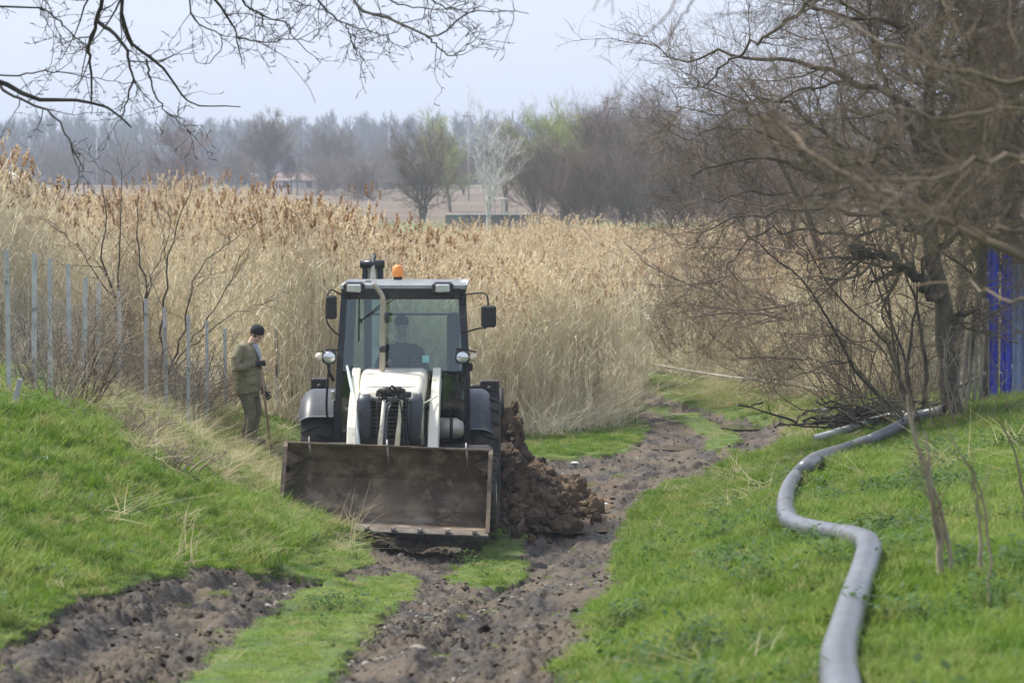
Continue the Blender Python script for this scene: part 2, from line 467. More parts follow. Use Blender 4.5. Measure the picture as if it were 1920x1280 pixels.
def mat_turf():
    m, nt, b = newmat('turf')
    f1 = noise_fac(nt, 2.5, detail=6, lo=.38, hi=.62)
    c = mixc(nt, f1, (.060, .110, .016), (.105, .155, .028))
    f2 = noise_fac(nt, 9, detail=6, lo=.5, hi=.7)
    c = mixc(nt, f2, c, (.10, .08, .05))
    # open fields beyond the reeds: dry, with a strip of young green
    g = N(nt, 'ShaderNodeNewGeometry'); sx = N(nt, 'ShaderNodeSeparateXYZ'); nt.links.new(g.outputs['Position'], sx.inputs[0])
    r = N(nt, 'ShaderNodeMapRange'); r.inputs['From Min'].default_value = 205; r.inputs['From Max'].default_value = 225
    nt.links.new(sx.outputs['Y'], r.inputs['Value'])
    f3 = noise_fac(nt, .05, detail=5, lo=.4, hi=.6)
    fld = mixc(nt, f3, (.125, .092, .062), (.18, .135, .092))
    c = mixc(nt, r.outputs['Result'], c, fld)
    nt.links.new(c, b.inputs['Base Color']); b.inputs['Roughness'].default_value = .95
    bump(nt, b, noise_fac(nt, 25, detail=6, lo=.2, hi=.8), .8, .02)
    return m
M['mud'] = mat_mud(); M['turf'] = mat_turf()
def submesh(name, F, mat):
    u, inv = np.unique(F.ravel(), return_inverse=True)
    me = np_me(name, V[u], [inv.reshape(F.shape)], smooth=True)
    o = link_mesh(name, me, mat); tag(o, kind='structure'); return o
submesh('grassy_ground', Fq[~fm], M['turf'])
submesh('dirt_track', Fq[fm], M['mud'])
def back_ground():
    xs_ = np.concatenate([-np.geomspace(4000, 4, 24), np.linspace(-3, 3, 9), np.geomspace(4, 4000, 24)]); ys = np.concatenate([-np.geomspace(4000, 1, 26), [1.49]])
    X, Y = np.meshgrid(xs_, ys); Zb = float(Zs(0, 1.5)) + .25 * fbm(X * .15, Y * .15, o=3) * np.clip(-Y / 6, 0, 1) - .03
    i_ = np.arange(X.size).reshape(X.shape); F = np.stack([i_[:-1, :-1], i_[:-1, 1:], i_[1:, 1:], i_[1:, :-1]], 2).reshape(-1, 4)
    o = link_mesh('meadow', np_me('meadow', np.stack([X, Y, Zb], 2).reshape(-1, 3), [F], smooth=True), M['turf']); tag(o, kind='structure')
back_ground()

# ---- puddles : still water lying in the hollows
mw, nt, b = newmat('puddle_water')
b.inputs['Base Color'].default_value = (.05, .045, .038, 1); b.inputs['Roughness'].default_value = .04; b.inputs['IOR'].default_value = 1.33
bump(nt, b, noise_fac(nt, 8, lo=.3, hi=.7), .08, .01)
for c, a, bb in PUDW:
    n = 60; vs = [(0, 0, 0)]
    for k in range(n):
        t = 2 * PI * k / n; q = 1 + .25 * float(pnoise(math.cos(t) * 1.6 + c[0], math.sin(t) * 1.6 + c[1]))
        vs.append((a * q * math.cos(t), bb * q * math.sin(t), 0))
    mb = MB(); mb.add(vs, [(0, 1 + k, 1 + (k + 1) % n) for k in range(n)])
    o = mb.build('puddle', mw); o.location = (c[0], c[1], c[2] - .055); tag(o, kind='structure')

# ------------------------------------------------------------------ scattering (only for grass, reeds, soil crumbs)
def scatter(name, pts, rot, scl, idxs, protos, label=None, cat=None):
    me = bpy.data.meshes.new(name)
    me.vertices.add(len(pts)); me.vertices.foreach_set('co', np.asarray(pts, np.float32).ravel())
    a = me.attributes.new('rot', 'FLOAT_VECTOR', 'POINT'); a.data.foreach_set('vector', np.asarray(rot, np.float32).ravel())
    a = me.attributes.new('scl', 'FLOAT_VECTOR', 'POINT'); a.data.foreach_set('vector', np.asarray(scl, np.float32).ravel())
    a = me.attributes.new('pick', 'INT', 'POINT'); a.data.foreach_set('value', np.asarray(idxs, np.int32))
    o = link_mesh(name, me)
    c = bpy.data.collections.new(name + '_kinds')
    for k, p in enumerate(protos):
        q = bpy.data.objects.new('%s_kind%02d' % (name, k), p); c.objects.link(q)
    ng = bpy.data.node_groups.new(name, 'GeometryNodeTree')
    ng.interface.new_socket('Geometry', in_out='INPUT', socket_type='NodeSocketGeometry')
    ng.interface.new_socket('Geometry', in_out='OUTPUT', socket_type='NodeSocketGeometry')
    nn, L = ng.nodes, ng.links
    gi = nn.new('NodeGroupInput'); go = nn.new('NodeGroupOutput')
    ci = nn.new('GeometryNodeCollectionInfo'); ci.inputs['Collection'].default_value = c
    ci.inputs['Separate Children'].default_value = True; ci.inputs['Reset Children'].default_value = True
    ip = nn.new('GeometryNodeInstanceOnPoints'); ip.inputs['Pick Instance'].default_value = True
    def attr(nm, ty):
        t = nn.new('GeometryNodeInputNamedAttribute'); t.data_type = ty; t.inputs['Name'].default_value = nm
        return t.outputs['Attribute']
    L.new(gi.outputs[0], ip.inputs['Points']); L.new(ci.outputs[0], ip.inputs['Instance'])
    L.new(attr('pick', 'INT'), ip.inputs['Instance Index'])
    er = nn.new('FunctionNodeEulerToRotation'); L.new(attr('rot', 'FLOAT_VECTOR'), er.inputs[0])
    L.new(er.outputs[0], ip.inputs['Rotation'])
    L.new(attr('scl', 'FLOAT_VECTOR'), ip.inputs['Scale'])
    L.new(ip.outputs[0], go.inputs[0])
    o.modifiers.new('scatter', 'NODES').node_group = ng
    tag(o, label, cat, None, 'stuff')
    return o

def blades(n, spread, hmin, hmax, w, bend=.5, seg=3, seed=0, lean=.25):
    """n curved blades as ribbons; returns V, list of quad faces"""
    r = np.random.default_rng(seed)
    a = r.uniform(0, 2 * PI, n); rad = spread * np.sqrt(r.uniform(0, 1, n))
    bx, by = rad * np.cos(a), rad * np.sin(a)
    h = r.uniform(hmin, hmax, n); az = r.uniform(0, 2 * PI, n); bd = bend * r.uniform(.2, 1.2, n); ln = lean * r.uniform(0, 1, n)
    Vs = np.zeros((n, seg + 1, 2, 3)); t = np.linspace(0, 1, seg + 1)
    face = az + PI / 2 + r.uniform(-.6, .6, n)
    for k, tt in enumerate(t):
        off = h * (ln * tt + bd * tt * tt)
        cx = bx + off * np.cos(az); cy = by + off * np.sin(az)
        cz = h * (tt - .35 * bd * tt * tt)
        ww = w * (1 - tt ** 1.6) * .5 + w * .03
        for s_, sg in ((0, -1), (1, 1)):
            Vs[:, k, s_, 0] = cx + sg * ww * np.cos(face); Vs[:, k, s_, 1] = cy + sg * ww * np.sin(face); Vs[:, k, s_, 2] = cz
    base = np.arange(n)[:, None] * (seg + 1) * 2
    F = [np.stack([base[:, 0] + 2 * k, base[:, 0] + 2 * k + 1, base[:, 0] + 2 * k + 3, base[:, 0] + 2 * k + 2], 1) for k in range(seg)]
    return Vs.reshape(-1, 3), np.concatenate(F)
def blade_mesh(name, mat, *a, **k):
    v, f = blades(*a, **k); me = np_me(name, v, [f]); me.materials.append(mat); return me

def sample(n_per, pxr, Dr, cond=None, seed=1):
    """points spread evenly over the land inside a fan; n_per(D) points per square metre"""
    r = np.random.default_rng(seed); out = []
    Ds = np.arange(Dr[0], Dr[1], .5)
    for D in Ds:
        w0 = (pxr[0] - 960) / FPX * D; w1 = (pxr[1] - 960) / FPX * D
        n = r.poisson(n_per(D) * (w1 - w0) * .5)
        out.append(np.stack([r.uniform(w0, w1, n), r.uniform(D, D + .5, n)], 1))
    p = np.concatenate(out)
    if cond is not None: p = p[cond(p[:, 0], p[:, 1])]
    return p
def scr(x, y, z):
    """picture position of points, for authoring area limits"""
    dx, dy, dz = x, y, z - EYE
    f = dy * cp - dz * sp; u = dy * sp + dz * cp
    return 960 + FPX * dx / f, 640 - FPX * u / f
# ------------------------------------------------------------------ grass
GP = [blade_mesh('g%d' % k, M['grass'], 70, .13, .03, .075, .0075, bend=.8, seed=k, lean=.5) for k in range(4)]
GL = [blade_mesh('gl%d' % k, M['grass'], 80, .15, .06, .15, .008, bend=.9, seed=10 + k, lean=.45) for k in range(3)]
GY_ = [blade_mesh('gy%d' % k, M['grass_yellow'], 70, .14, .05, .14, .008, bend=.9, seed=20 + k, lean=.6) for k in range(3)]
def clip_z(x, y): return Zg(x, y)
BANDL = np.array([(120,700),(330,735),(470,800),(520,830),(530,960),(640,985),(720,1050),(640,1030),(560,985),(420,900),(250,840),(140,780)], float)
TIP = np.array([(500,905),(600,960),(720,1045),(700,1065),(600,1070),(430,1040),(430,960)], float)
VERGE = np.array([(1180,690),(1500,720),(1560,760),(1540,850),(1480,820),(1400,775),(1180,720)], float)
def grass_layer():
    p = sample(lambda D: 120 if D < 24 else max(46, 120 - (D - 24) * 4), (-330, 2250), (8.5, 62), seed=3)
    x, y = p[:, 0], p[:, 1]
    mud = mudmask(x, y)
    edge = mudmask(x + .12, y) | mudmask(x - .12, y) | mudmask(x, y + .25) | mudmask(x, y - .25)
    r = np.random.default_rng(5)
    keep = ~mud | (r.uniform(size=len(x)) < .012)
    z = Zg(x, y)
    sx, sy = scr(x, y, z)
    # under the reeds nothing green grows: left bed, far bed
    bed = inreeds(x, y)
    keep &= ~bed | (r.uniform(size=len(x)) < .05)
    bare = fbm(x * .9 + 3, y * .6, o=4); keep &= (bare > -.55) | (r.uniform(size=len(x)) < .5)
    x, y, z, sx, sy, edge, mud, bare = [q[keep] for q in (x, y, z, sx, sy, edge, mud, bare)]
    n = len(x)
    dryish = inpoly(BANDL, sx + 25 * pnoise(x * 2, y * 2), sy + 20 * pnoise(x * 2 + 7, y)) | inpoly(VERGE, sx, sy)
    lush = inpoly(TIP, sx, sy)
    mid = (inpoly(POLY_D, x, y) | inpoly(POLY_C, x, y) | ((np.abs(x + .9 + .0 * y) < 1.2) & (y < 33) & (sx > 300) & (sx < 830)))
    s = r.uniform(.65, 1.15, n) * (1 + .30 * fbm(x * .8, y * .5, o=2))
    s *= np.where(mid, .42, 1) * np.where(edge, .5, 1) * np.where(lush, 1.15, 1)
    s *= np.clip(.9 + (y - 20) * .012, .85, 1.2) * np.where(y > 44, .7, 1)
    h = s * r.uniform(.8, 1.15, n)
    rot = np.stack([r.normal(0, .12, n), r.normal(0, .12, n), r.uniform(0, 2 * PI, n)], 1)
    kind = r.integers(0, 4, n)
    scl = np.stack([np.maximum(s, .7), np.maximum(s, .7), h], 1)
    yl = dryish & (r.uniform(size=n) < .65) | (lush & (r.uniform(size=n) < .3)) | (r.uniform(size=n) < .16)
    ll = ~yl & (lush | (r.uniform(size=n) < .25)) & ~mid
    kind = np.where(ll, 4 + kind % 3, kind); kind = np.where(yl, 7 + kind % 3, kind)
    pts = np.stack([x, y, z - .01], 1)
    scatter('grass', pts, rot, scl, kind, GP + GL + GY_, 'short bright green spring grass covering both banks of the track', 'grass')
    print('grass', n)

# reed bed limits on the land (world polygons)
BED_L = wpoly([(-700,690),(0,690),(226,708),(300,716),(424,742),(480,775),(560,800),(700,810),(960,815),(1040,818),(1120,800),(1172,790),(1178,745),(1172,722),(1060,706),(950,694),(700,640),(400,600),(-700,560)])
BED_R = wpoly([(900,668),(960,672),(1090,684),(1200,692),(1330,712),(1450,728),(1560,742),(1700,740),(1900,715),(2300,700),(2500,600),(1500,560),(700,570)])
def inreeds(x, y):
    wx = x + .25 * fbm(x * 1.2, y * .8, o=2); wy = y + .5 * fbm(x * 1.1 + 9, y * .8, o=2)
    return inpoly(BED_L, wx, wy) | inpoly(BED_R, wx, wy)
grass_layer()

def dry_layer():
    r = np.random.default_rng(8)
    protos = [blade_mesh('dg%d' % k, M['straw'], 36, .20, .14, .38, .006, bend=1.6, seed=40 + k, lean=1.3) for k in range(4)]
    P1 = sample(lambda D: 26, (-330, 2250), (9, 60), seed=12)
    x, y = P1[:, 0], P1[:, 1]; z = Zg(x, y); sx, sy = scr(x, y, z)
    core = inpoly(BANDL, sx + 30 * pnoise(x * 1.5, y * 1.5), sy + 25 * pnoise(x * 2 + 7, y))
    clump = fbm(x * 1.3 + 2, y * .8, o=3)
    vg = inpoly(VERGE, sx, sy)
    nearbed = (inreeds(x, y - 1.2) | inreeds(x + .5, y - .6)) & ~inreeds(x, y)
    pr = np.where(core, np.clip(.50 + clump * 1.1, .1, 1), np.where(y < 22, .004, .018)) + np.where(vg, .16, 0) + np.where(nearbed, .35, 0)
    k = (r.uniform(size=len(x)) < pr) & ~((sx > 660) & (sx < 1000) & (sy > 950)) & ~mudmask(x, y) & ~inreeds(x, y)
    x, y, z = x[k], y[k], z[k]; n = len(x)
    s = r.uniform(.7, 1.25, n)
    rot = np.stack([r.normal(0, .25, n), r.normal(0, .25, n), r.uniform(0, 2 * PI, n)], 1)
    scatter('dry_grass', np.stack([x, y, z], 1), rot, np.stack([s, s, s * r.uniform(.35, .7, n) * np.where((y > 35) & (x < -1.5), .45, 1)], 1), r.integers(0, 4, n), protos, 'withered straw coloured grass matted on the left bank and along the reed edge', 'dry grass')
dry_layer()

def weed_layer():
    r = np.random.default_rng(9)
    protos = []
    for k in range(3):
        mb = MB(); rr = random.Random(k)
        for i in range(26):
            a = rr.uniform(0, 2 * PI); d = .11 * math.sqrt(rr.random()); L = rr.uniform(.018, .042); h = rr.uniform(.02, .10)
            c = Vector((d * math.cos(a), d * math.sin(a), h)); az = rr.uniform(0, 2 * PI); t = rr.uniform(-.2, .7)
            u = Vector((math.cos(az), math.sin(az), t)).normalized(); w = Vector((-math.sin(az), math.cos(az), 0)) * L * .38
            mb.add([c, c + u * L * .5 + w, c + u * L, c + u * L * .5 - w], [(0, 1, 2, 3)])
            mb.add([Vector((0, 0, 0)), Vector((.003, 0, 0)), c], [(0, 1, 2)])
        o = mb.build('w', M['weed']); protos.append(o.data); bpy.data.objects.remove(o)
    P1 = sample(lambda D: 60, (-330, 2250), (9, 34), seed=15)
    x, y = P1[:, 0], P1[:, 1]
    cl = fbm(x * 1.1 + 30, y * .7, o=3)
    pr = np.where(x > .6, np.clip(-.02 + cl * .9, .01, .55), np.clip(cl * .5 - .08, .004, .25))
    k = (r.uniform(size=len(x)) < pr) & ~mudmask(x, y)
    x, y = x[k], y[k]; n = len(x); z = Zg(x, y); s = r.uniform(.7, 1.5, n)
    rot = np.stack([r.normal(0, .1, n), r.normal(0, .1, n), r.uniform(0, 2 * PI, n)], 1)
    scatter('broadleaf_weeds', np.stack([x, y, z + .015], 1), rot, np.stack([s, s, s * 1.1], 1), r.integers(0, 3, n), protos, 'dark green broad leaved weeds growing low among the grass', 'weeds')
weed_layer()

def crumbs():
    """loose soil crumbs and light pebbles lying in the ruts"""
    def clods(seed, mat, flat=.42):
        me_ = []
        for k in range(4):
            mb = MB(); mb.ball((0, 0, 0), .5, 9, 6)
            v = np.array(mb.v); n = 1 + .55 * fbm(v[:, 0] * 3 + seed + k * 5, v[:, 1] * 3, v[:, 2] * 3, o=3)
            v = v * n[:, None]; v[:, 2] *= flat; mb.v = [tuple(q) for q in v]
            o = mb.build('c', mat); me_.append(o.data); bpy.data.objects.remove(o)
        return me_
    M['clod'] = mat_two('clod', (.026, .019, .013), (.085, .064, .045), rough=.85, scale=4, bs=.6, bd=.01, bscale=60, spec=.2)
    M['pebble'] = mat_two('pebble', (.20, .175, .14), (.34, .31, .26), rough=.8, scale=9)
    r = np.random.default_rng(21)
    p = sample(lambda D: 240 if D < 24 else 90, (-330, 2250), (9, 62), seed=22)
    x, y = p[:, 0], p[:, 1]
    mud = mudmask(x, y); k = mud | (r.uniform(size=len(x)) < .004)
    churn = smooth01((fbm(x * .9 + 5, y * .55, o=2) + .25) / .6)
    edge = ~(mudmask(x + .2, y) & mudmask(x - .2, y))
    k &= r.uniform(size=len(x)) < np.clip(.12 + churn * .75 + edge * .4, 0, 1)
    x, y = x[k], y[k]; n = len(x)
    s = np.exp(r.normal(-4.2, .55, n)); s = np.clip(s, .008, .06)
    z = Zg(x, y)
    rot = r.uniform(0, 6.28, (n, 3)) * [.1, .1, 1]
    scatter('soil_crumbs', np.stack([x, y, z + s * .1], 1), rot, np.stack([s * 1.3, s * 1.1, s], 1), r.integers(0, 4, n), clods(1, M['clod']), 'dark clods of churned wet soil strewn over the ruts', 'soil')
    p = sample(lambda D: 120 if D < 26 else 30, (200, 1500), (9, 48), seed=25)
    x, y = p[:, 0], p[:, 1]
    cl = fbm(x * 1.5 + 12, y * .6, o=2); sx, sy = scr(x, y, Zs(x, y))
    k = mudmask(x, y) & (r.uniform(size=len(x)) < np.clip(.08 + cl * .8 + ((sx > 600) & (sx < 830) & (sy > 1080)) * .35, 0, .8))
    x, y = x[k], y[k]; n = len(x); s = np.clip(np.exp(r.normal(-4.1, .5, n)), .006, .055); z = Zg(x, y)
    rot = r.uniform(0, 6.28, (n, 3)) * [.1, .1, 1]
    scatter('pebbles', np.stack([x, y, z + s * .05], 1), rot, np.stack([s * 1.5, s, s], 1), r.integers(0, 4, n), clods(30, M['pebble'], .5), 'pale gravel and pebbles pressed into the mud of the track', 'pebbles')
crumbs()

# ------------------------------------------------------------------ reeds
def reed_proto(seed, n=52, spread=.42, hlo=2.6, hhi=3.5, plume=.55, dark=False):
    r = np.random.default_rng(seed)
    Vs = []; Fq_ = []; mi = []; nb = 0
    def ribbon(path, w, face, m):
        nonlocal nb
        k = len(path); w = np.asarray(w)
        side = np.array([math.cos(face), math.sin(face), 0.])
        a = path - side * w[:, None] / 2; b_ = path + side * w[:, None] / 2
        v = np.stack([a, b_], 1).reshape(-1, 3); Vs.append(v)
        q = np.arange(k - 1) * 2 + nb
        Fq_.append(np.stack([q, q + 1, q + 3, q + 2], 1)); mi.append(np.full(k - 1, m)); nb += 2 * k
    for i in range(n):
        a = r.uniform(0, 2 * PI); d = spread * math.sqrt(r.uniform())
        b0 = np.array([d * math.cos(a), d * math.sin(a), -.05])
        H = r.uniform(hlo, hhi) * (1 if r.uniform() < .85 else r.uniform(.5, .85))
        az = r.uniform(0, 2 * PI); ln = abs(r.normal(0, .07)); bd = abs(r.normal(0, .05))
        t = np.linspace(0, 1, 5)
        off = (ln * t + bd * t * t) * H
        pth = b0 + np.stack([off * math.cos(az), off * math.sin(az), t * H * (1 - .5 * ln)], 1)
        w = .010 - .006 * t
        f = r.uniform(0, PI); ribbon(pth, w, f, 0); ribbon(pth, w, f + PI / 2, 0)
        for l in range(r.integers(4, 8)):
            tt = r.uniform(.15, .92); p0 = np.array([np.interp(tt, t, pth[:, j]) for j in range(3)])
            L = r.uniform(.22, .5); la = r.uniform(0, 2 * PI); up = r.uniform(.7, 1.5); s = np.linspace(0, 1, 4)
            dr = r.uniform(.2, 1.2)
            lp = p0 + np.stack([L * s * math.cos(la) * .75, L * s * math.sin(la) * .75, L * (up * s - dr * s * s)], 1)
            ribbon(lp, .013 * (1 - s * .9), la + PI / 2 + r.uniform(-.5, .5), 1)
        if r.uniform() < plume and H > hlo * .9:
            top = pth[-1]; pa = r.uniform(0, 2 * PI); L = r.uniform(.16, .28) * (1.25 if dark else 1)
            for l in range(14):
                s = np.linspace(0, 1, 3); st = r.uniform(0, .75) * L
                aa = pa + r.normal(0, 1.0); o = r.uniform(.3, .8) * L * (1 - st / L * .6)
                q0 = top + np.array([math.cos(pa) * st * .25, math.sin(pa) * st * .25, st])
                lp = q0 + np.stack([o * .38 * s * math.cos(aa), o * .38 * s * math.sin(aa), o * (.8 * s - .35 * s * s)], 1)
                ribbon(lp, np.array([.012, .020, .004]) * (1.7 if dark else 1), aa + PI / 2 + r.uniform(-.6, .6), 2)
    me = np_me('reed', np.concatenate(Vs), [np.concatenate(Fq_)], mats=[np.concatenate(mi)])
    for k in ('reed_stem', 'reed_leaf', 'plume_dark' if dark else 'reed_plume'): me.materials.append(M[k])
    return me
RP = [reed_proto(60 + k) for k in range(6)] + [reed_proto(80 + k, n=36, hlo=1.2, hhi=2.6, plume=.12) for k in range(3)] + [reed_proto(90 + k, n=16, hlo=3.1, hhi=3.75, plume=.5, dark=True) for k in range(3)]
def thatch_proto(seed):
    """fallen broken stems at the foot of the bed"""
    v, f = blades(46, .45, .35, .95, .009, bend=1.3, seed=seed, lean=1.8)
    me = np_me('th', v, [f]); me.materials.append(M['reed_leaf']); return me
def reeds_layer():
    r = np.random.default_rng(31)
    p = sample(lambda D: 4.2 if D < 62 else 3.4, (-420, 2350), (36, 88), seed=33)
    x, y = p[:, 0], p[:, 1]
    k = inreeds(x, y)
    # the right hand bed thins towards the bushes, where grey brush stands in it
    x, y = x[k], y[k]
    z = Zs(x, y); sx, sy = scr(x, y, z)
    front = ~(inreeds(x, y - 1.3))
    edge = ~(inreeds(x, y - .5) & inreeds(x + .4, y) & inreeds(x - .4, y))
    n = len(x)
    kind = r.integers(0, 6, n); low = (front & (r.uniform(size=n) < .45)); kind = np.where(low, 6 + kind % 3, kind); kind = np.where(~low & (sx < 900) & (r.uniform(size=n) < .20), 9 + kind % 3, kind)
    hv = 1 + .12 * fbm(x * .22, y * .18, o=2) + .05 * fbm(x * .9, y * .9, o=2)
    hx = np.interp(sx, [0, 160, 300, 600, 780, 950], [.90, .98, 1.05, .98, .80, .76])      # taller on the left, lower on the right
    thin = np.clip(.5 + fbm(x * .35 + 3, y * .3, o=2), 0, 1)
    keep = ~((sx > 1020) & (sx < 1420) & (thin < .30) & (y > 55) & (y < 66))
    h = hv * hx * r.uniform(.9, 1.08, n) * np.where(edge, .88, 1)
    rot = np.stack([r.normal(0, .03, n), r.normal(0, .03, n), r.uniform(0, 2 * PI, n)], 1)
    s = r.uniform(.95, 1.25, n)
    a = keep
    scatter('reed_bed', np.stack([x, y, z], 1)[a], rot[a], np.stack([s, s, h], 1)[a], kind[a], RP, 'tall dry straw coloured reeds with brown plumes filling the low ground', 'reeds')
    print('reeds', a.sum())
    # thatch at the foot
    p = sample(lambda D: 9, (-420, 2350), (38, 70), seed=35); x, y = p[:, 0], p[:, 1]
    k = inreeds(x, y + .2) & ~inreeds(x, y - 2.2) & ~mudmask(x, y)
    x, y = x[k], y[k]; n = len(x); z = Zg(x, y); s = r.uniform(.6, 1.1, n)
    rot = np.stack([r.normal(0, .2, n), r.normal(0, .2, n), r.uniform(0, 2 * PI, n)], 1)
    scatter('reed_thatch', np.stack([x, y, z], 1), rot, np.stack([s, s, s], 1), r.integers(0, 3, n), [thatch_proto(90 + k) for k in range(3)], 'broken fallen reed stems lying along the foot of the reed bed', 'reed litter')
reeds_layer()

# ------------------------------------------------------------------ bare branching plants
def resample(pts, n):
    pts = np.asarray(pts, float)
    # catmull-rom through the points
    q = np.concatenate([[2 * pts[0] - pts[1]], pts, [2 * pts[-1] - pts[-2]]])
    out = []
    for i in range(1, len(q) - 2):
        t = np.linspace(0, 1, 8, endpoint=False)[:, None]
        a, b_, c, d = q[i - 1], q[i], q[i + 1], q[i + 2]
        out.append(.5 * ((2 * b_) + (-a + c) * t + (2 * a - 5 * b_ + 4 * c - d) * t * t + (-a + 3 * b_ - 3 * c + d) * t ** 3))
    c = np.concatenate(out + [pts[-1:]])
    s = np.concatenate([[0], np.cumsum(np.linalg.norm(np.diff(c, axis=0), axis=1))])
    u = np.linspace(0, s[-1], n)
    return np.stack([np.interp(u, s, c[:, j]) for j in range(3)], 1)
def spawn(r, P_, R_, K, L, n=6, t0=.25, ang=.8, asd=.2, wig=.18, trop=.0, rr=.55, rmin=.0015, lsd=.3, taper=.25, ltap=.5, flat=None):
    """K children on every branch of P_ (B,m,3); returns (B*K,n,3),(B*K,n)"""
    B, m, _ = P_.shape
    t = r.uniform(t0, 1, (B, K)); t = np.sort(t, 1)
    f = t * (m - 1); i = np.minimum(f.astype(int), m - 2); a = (f - i)[..., None]
    bi = np.arange(B)[:, None]
    p0 = P_[bi, i] * (1 - a) + P_[bi, i + 1] * a
    T = P_[bi, i + 1] - P_[bi, i]; T /= np.linalg.norm(T, axis=2, keepdims=True) + 1e-9
    r0 = (R_[bi, i] * (1 - a[..., 0]) + R_[bi, i + 1] * a[..., 0]) * rr
    p0 = p0.reshape(-1, 3); T = T.reshape(-1, 3); r0 = np.maximum(r0.reshape(-1), rmin)
    q = r.normal(size=T.shape); q -= (q * T).sum(1, keepdims=True) * T; q /= np.linalg.norm(q, axis=1, keepdims=True) + 1e-9
    an = np.clip(r.normal(ang, asd, len(T)), .15, 1.6)[:, None]
    d = T * np.cos(an) + q * np.sin(an)
    if flat is not None: d = d * np.asarray(flat); 
    d /= np.linalg.norm(d, axis=1, keepdims=True)
    ln = L * (1 - ltap * t.reshape(-1)) * np.clip(r.normal(1, lsd, len(T)), .35, 1.8)
    out = np.zeros((len(T), n, 3)); out[:, 0] = p0; st = (ln / (n - 1))[:, None]
    for k in range(1, n):
        d = d + r.normal(0, wig, d.shape) + np.array([0, 0, trop / (n - 1)])
        d /= np.linalg.norm(d, axis=1, keepdims=True)
        out[:, k] = out[:, k - 1] + d * st
    tt = np.linspace(1, taper, n)[None]
    return out, np.maximum(r0[:, None] * tt, rmin * .6)
def tubes(P_, R_, sides=3):
    """mesh arrays of many tubes"""
    B, n, _ = P_.shape
    T = np.gradient(P_, axis=1); T /= np.linalg.norm(T, axis=2, keepdims=True) + 1e-9
    mean = P_[:, -1] - P_[:, 0]; ref = np.zeros((B, 3)); ref[np.arange(B), np.argmin(np.abs(mean), 1)] = 1
    A = np.cross(T, ref[:, None]); A /= np.linalg.norm(A, axis=2, keepdims=True) + 1e-9
    C = np.cross(T, A)
    a = np.linspace(0, 2 * PI, sides, endpoint=False)
    V_ = P_[:, :, None] + R_[:, :, None, None] * (A[:, :, None] * np.cos(a)[None, None, :, None] + C[:, :, None] * np.sin(a)[None, None, :, None])
    base = (np.arange(B) * n * sides)[:, None, None] + (np.arange(n - 1) * sides)[None, :, None]
    k = np.arange(sides)[None, None]; k2 = (np.arange(sides) + 1)[None, None] % sides
    F = np.stack([base + k, base + k2, base + sides + k2, base + sides + k], 3).reshape(-1, 4)
    return V_.reshape(-1, 3), F
def merge(sets):
    Vs, Fs, b_ = [], [], 0
    for P_, R_, s_ in sets:
        if len(P_) == 0: continue
        v, f = tubes(P_, R_, s_); Vs.append(v); Fs.append(f + b_); b_ += len(v)
    return np.concatenate(Vs), np.concatenate(Fs)
def plant(name, trunk_sets, crown_sets, mt, mc, base, label, cat, group=None, crown_name='crown', trunk_name='trunk'):
    root = empty(name, base, 0, label, cat, group)
    off = np.array(base)
    for nm, sets, mat in ((trunk_name, trunk_sets, mt), (crown_name, crown_sets, mc)):
        if not sets: continue
        v, f = merge(sets); me = np_me(nm, v - off, [f], smooth=True)
        link_mesh(nm, me, mat, root)
    return root
def limbset(list_, n=14, seed=0, jit=.0):
    """list of (points (k,3), r0, r1) -> arrays"""
    r = np.random.default_rng(seed)
    Ps = np.stack([resample(p, n) for p, a, b_ in list_]); Rs = np.stack([np.linspace(a, b_, n) for p, a, b_ in list_])
    if jit:
        j = r.normal(0, jit, Ps.shape); j[:, 0] = 0; Ps = Ps + j
    return Ps, Rs
def pxpath(pts, D0, D1=None):
    D1 = D0 if D1 is None else D1
    n = len(pts)
    return np.array([P(p[0], p[1], (D0 + (D1 - D0) * i / max(1, n - 1)) if len(p) < 3 else p[2]) for i, p in enumerate(pts)])
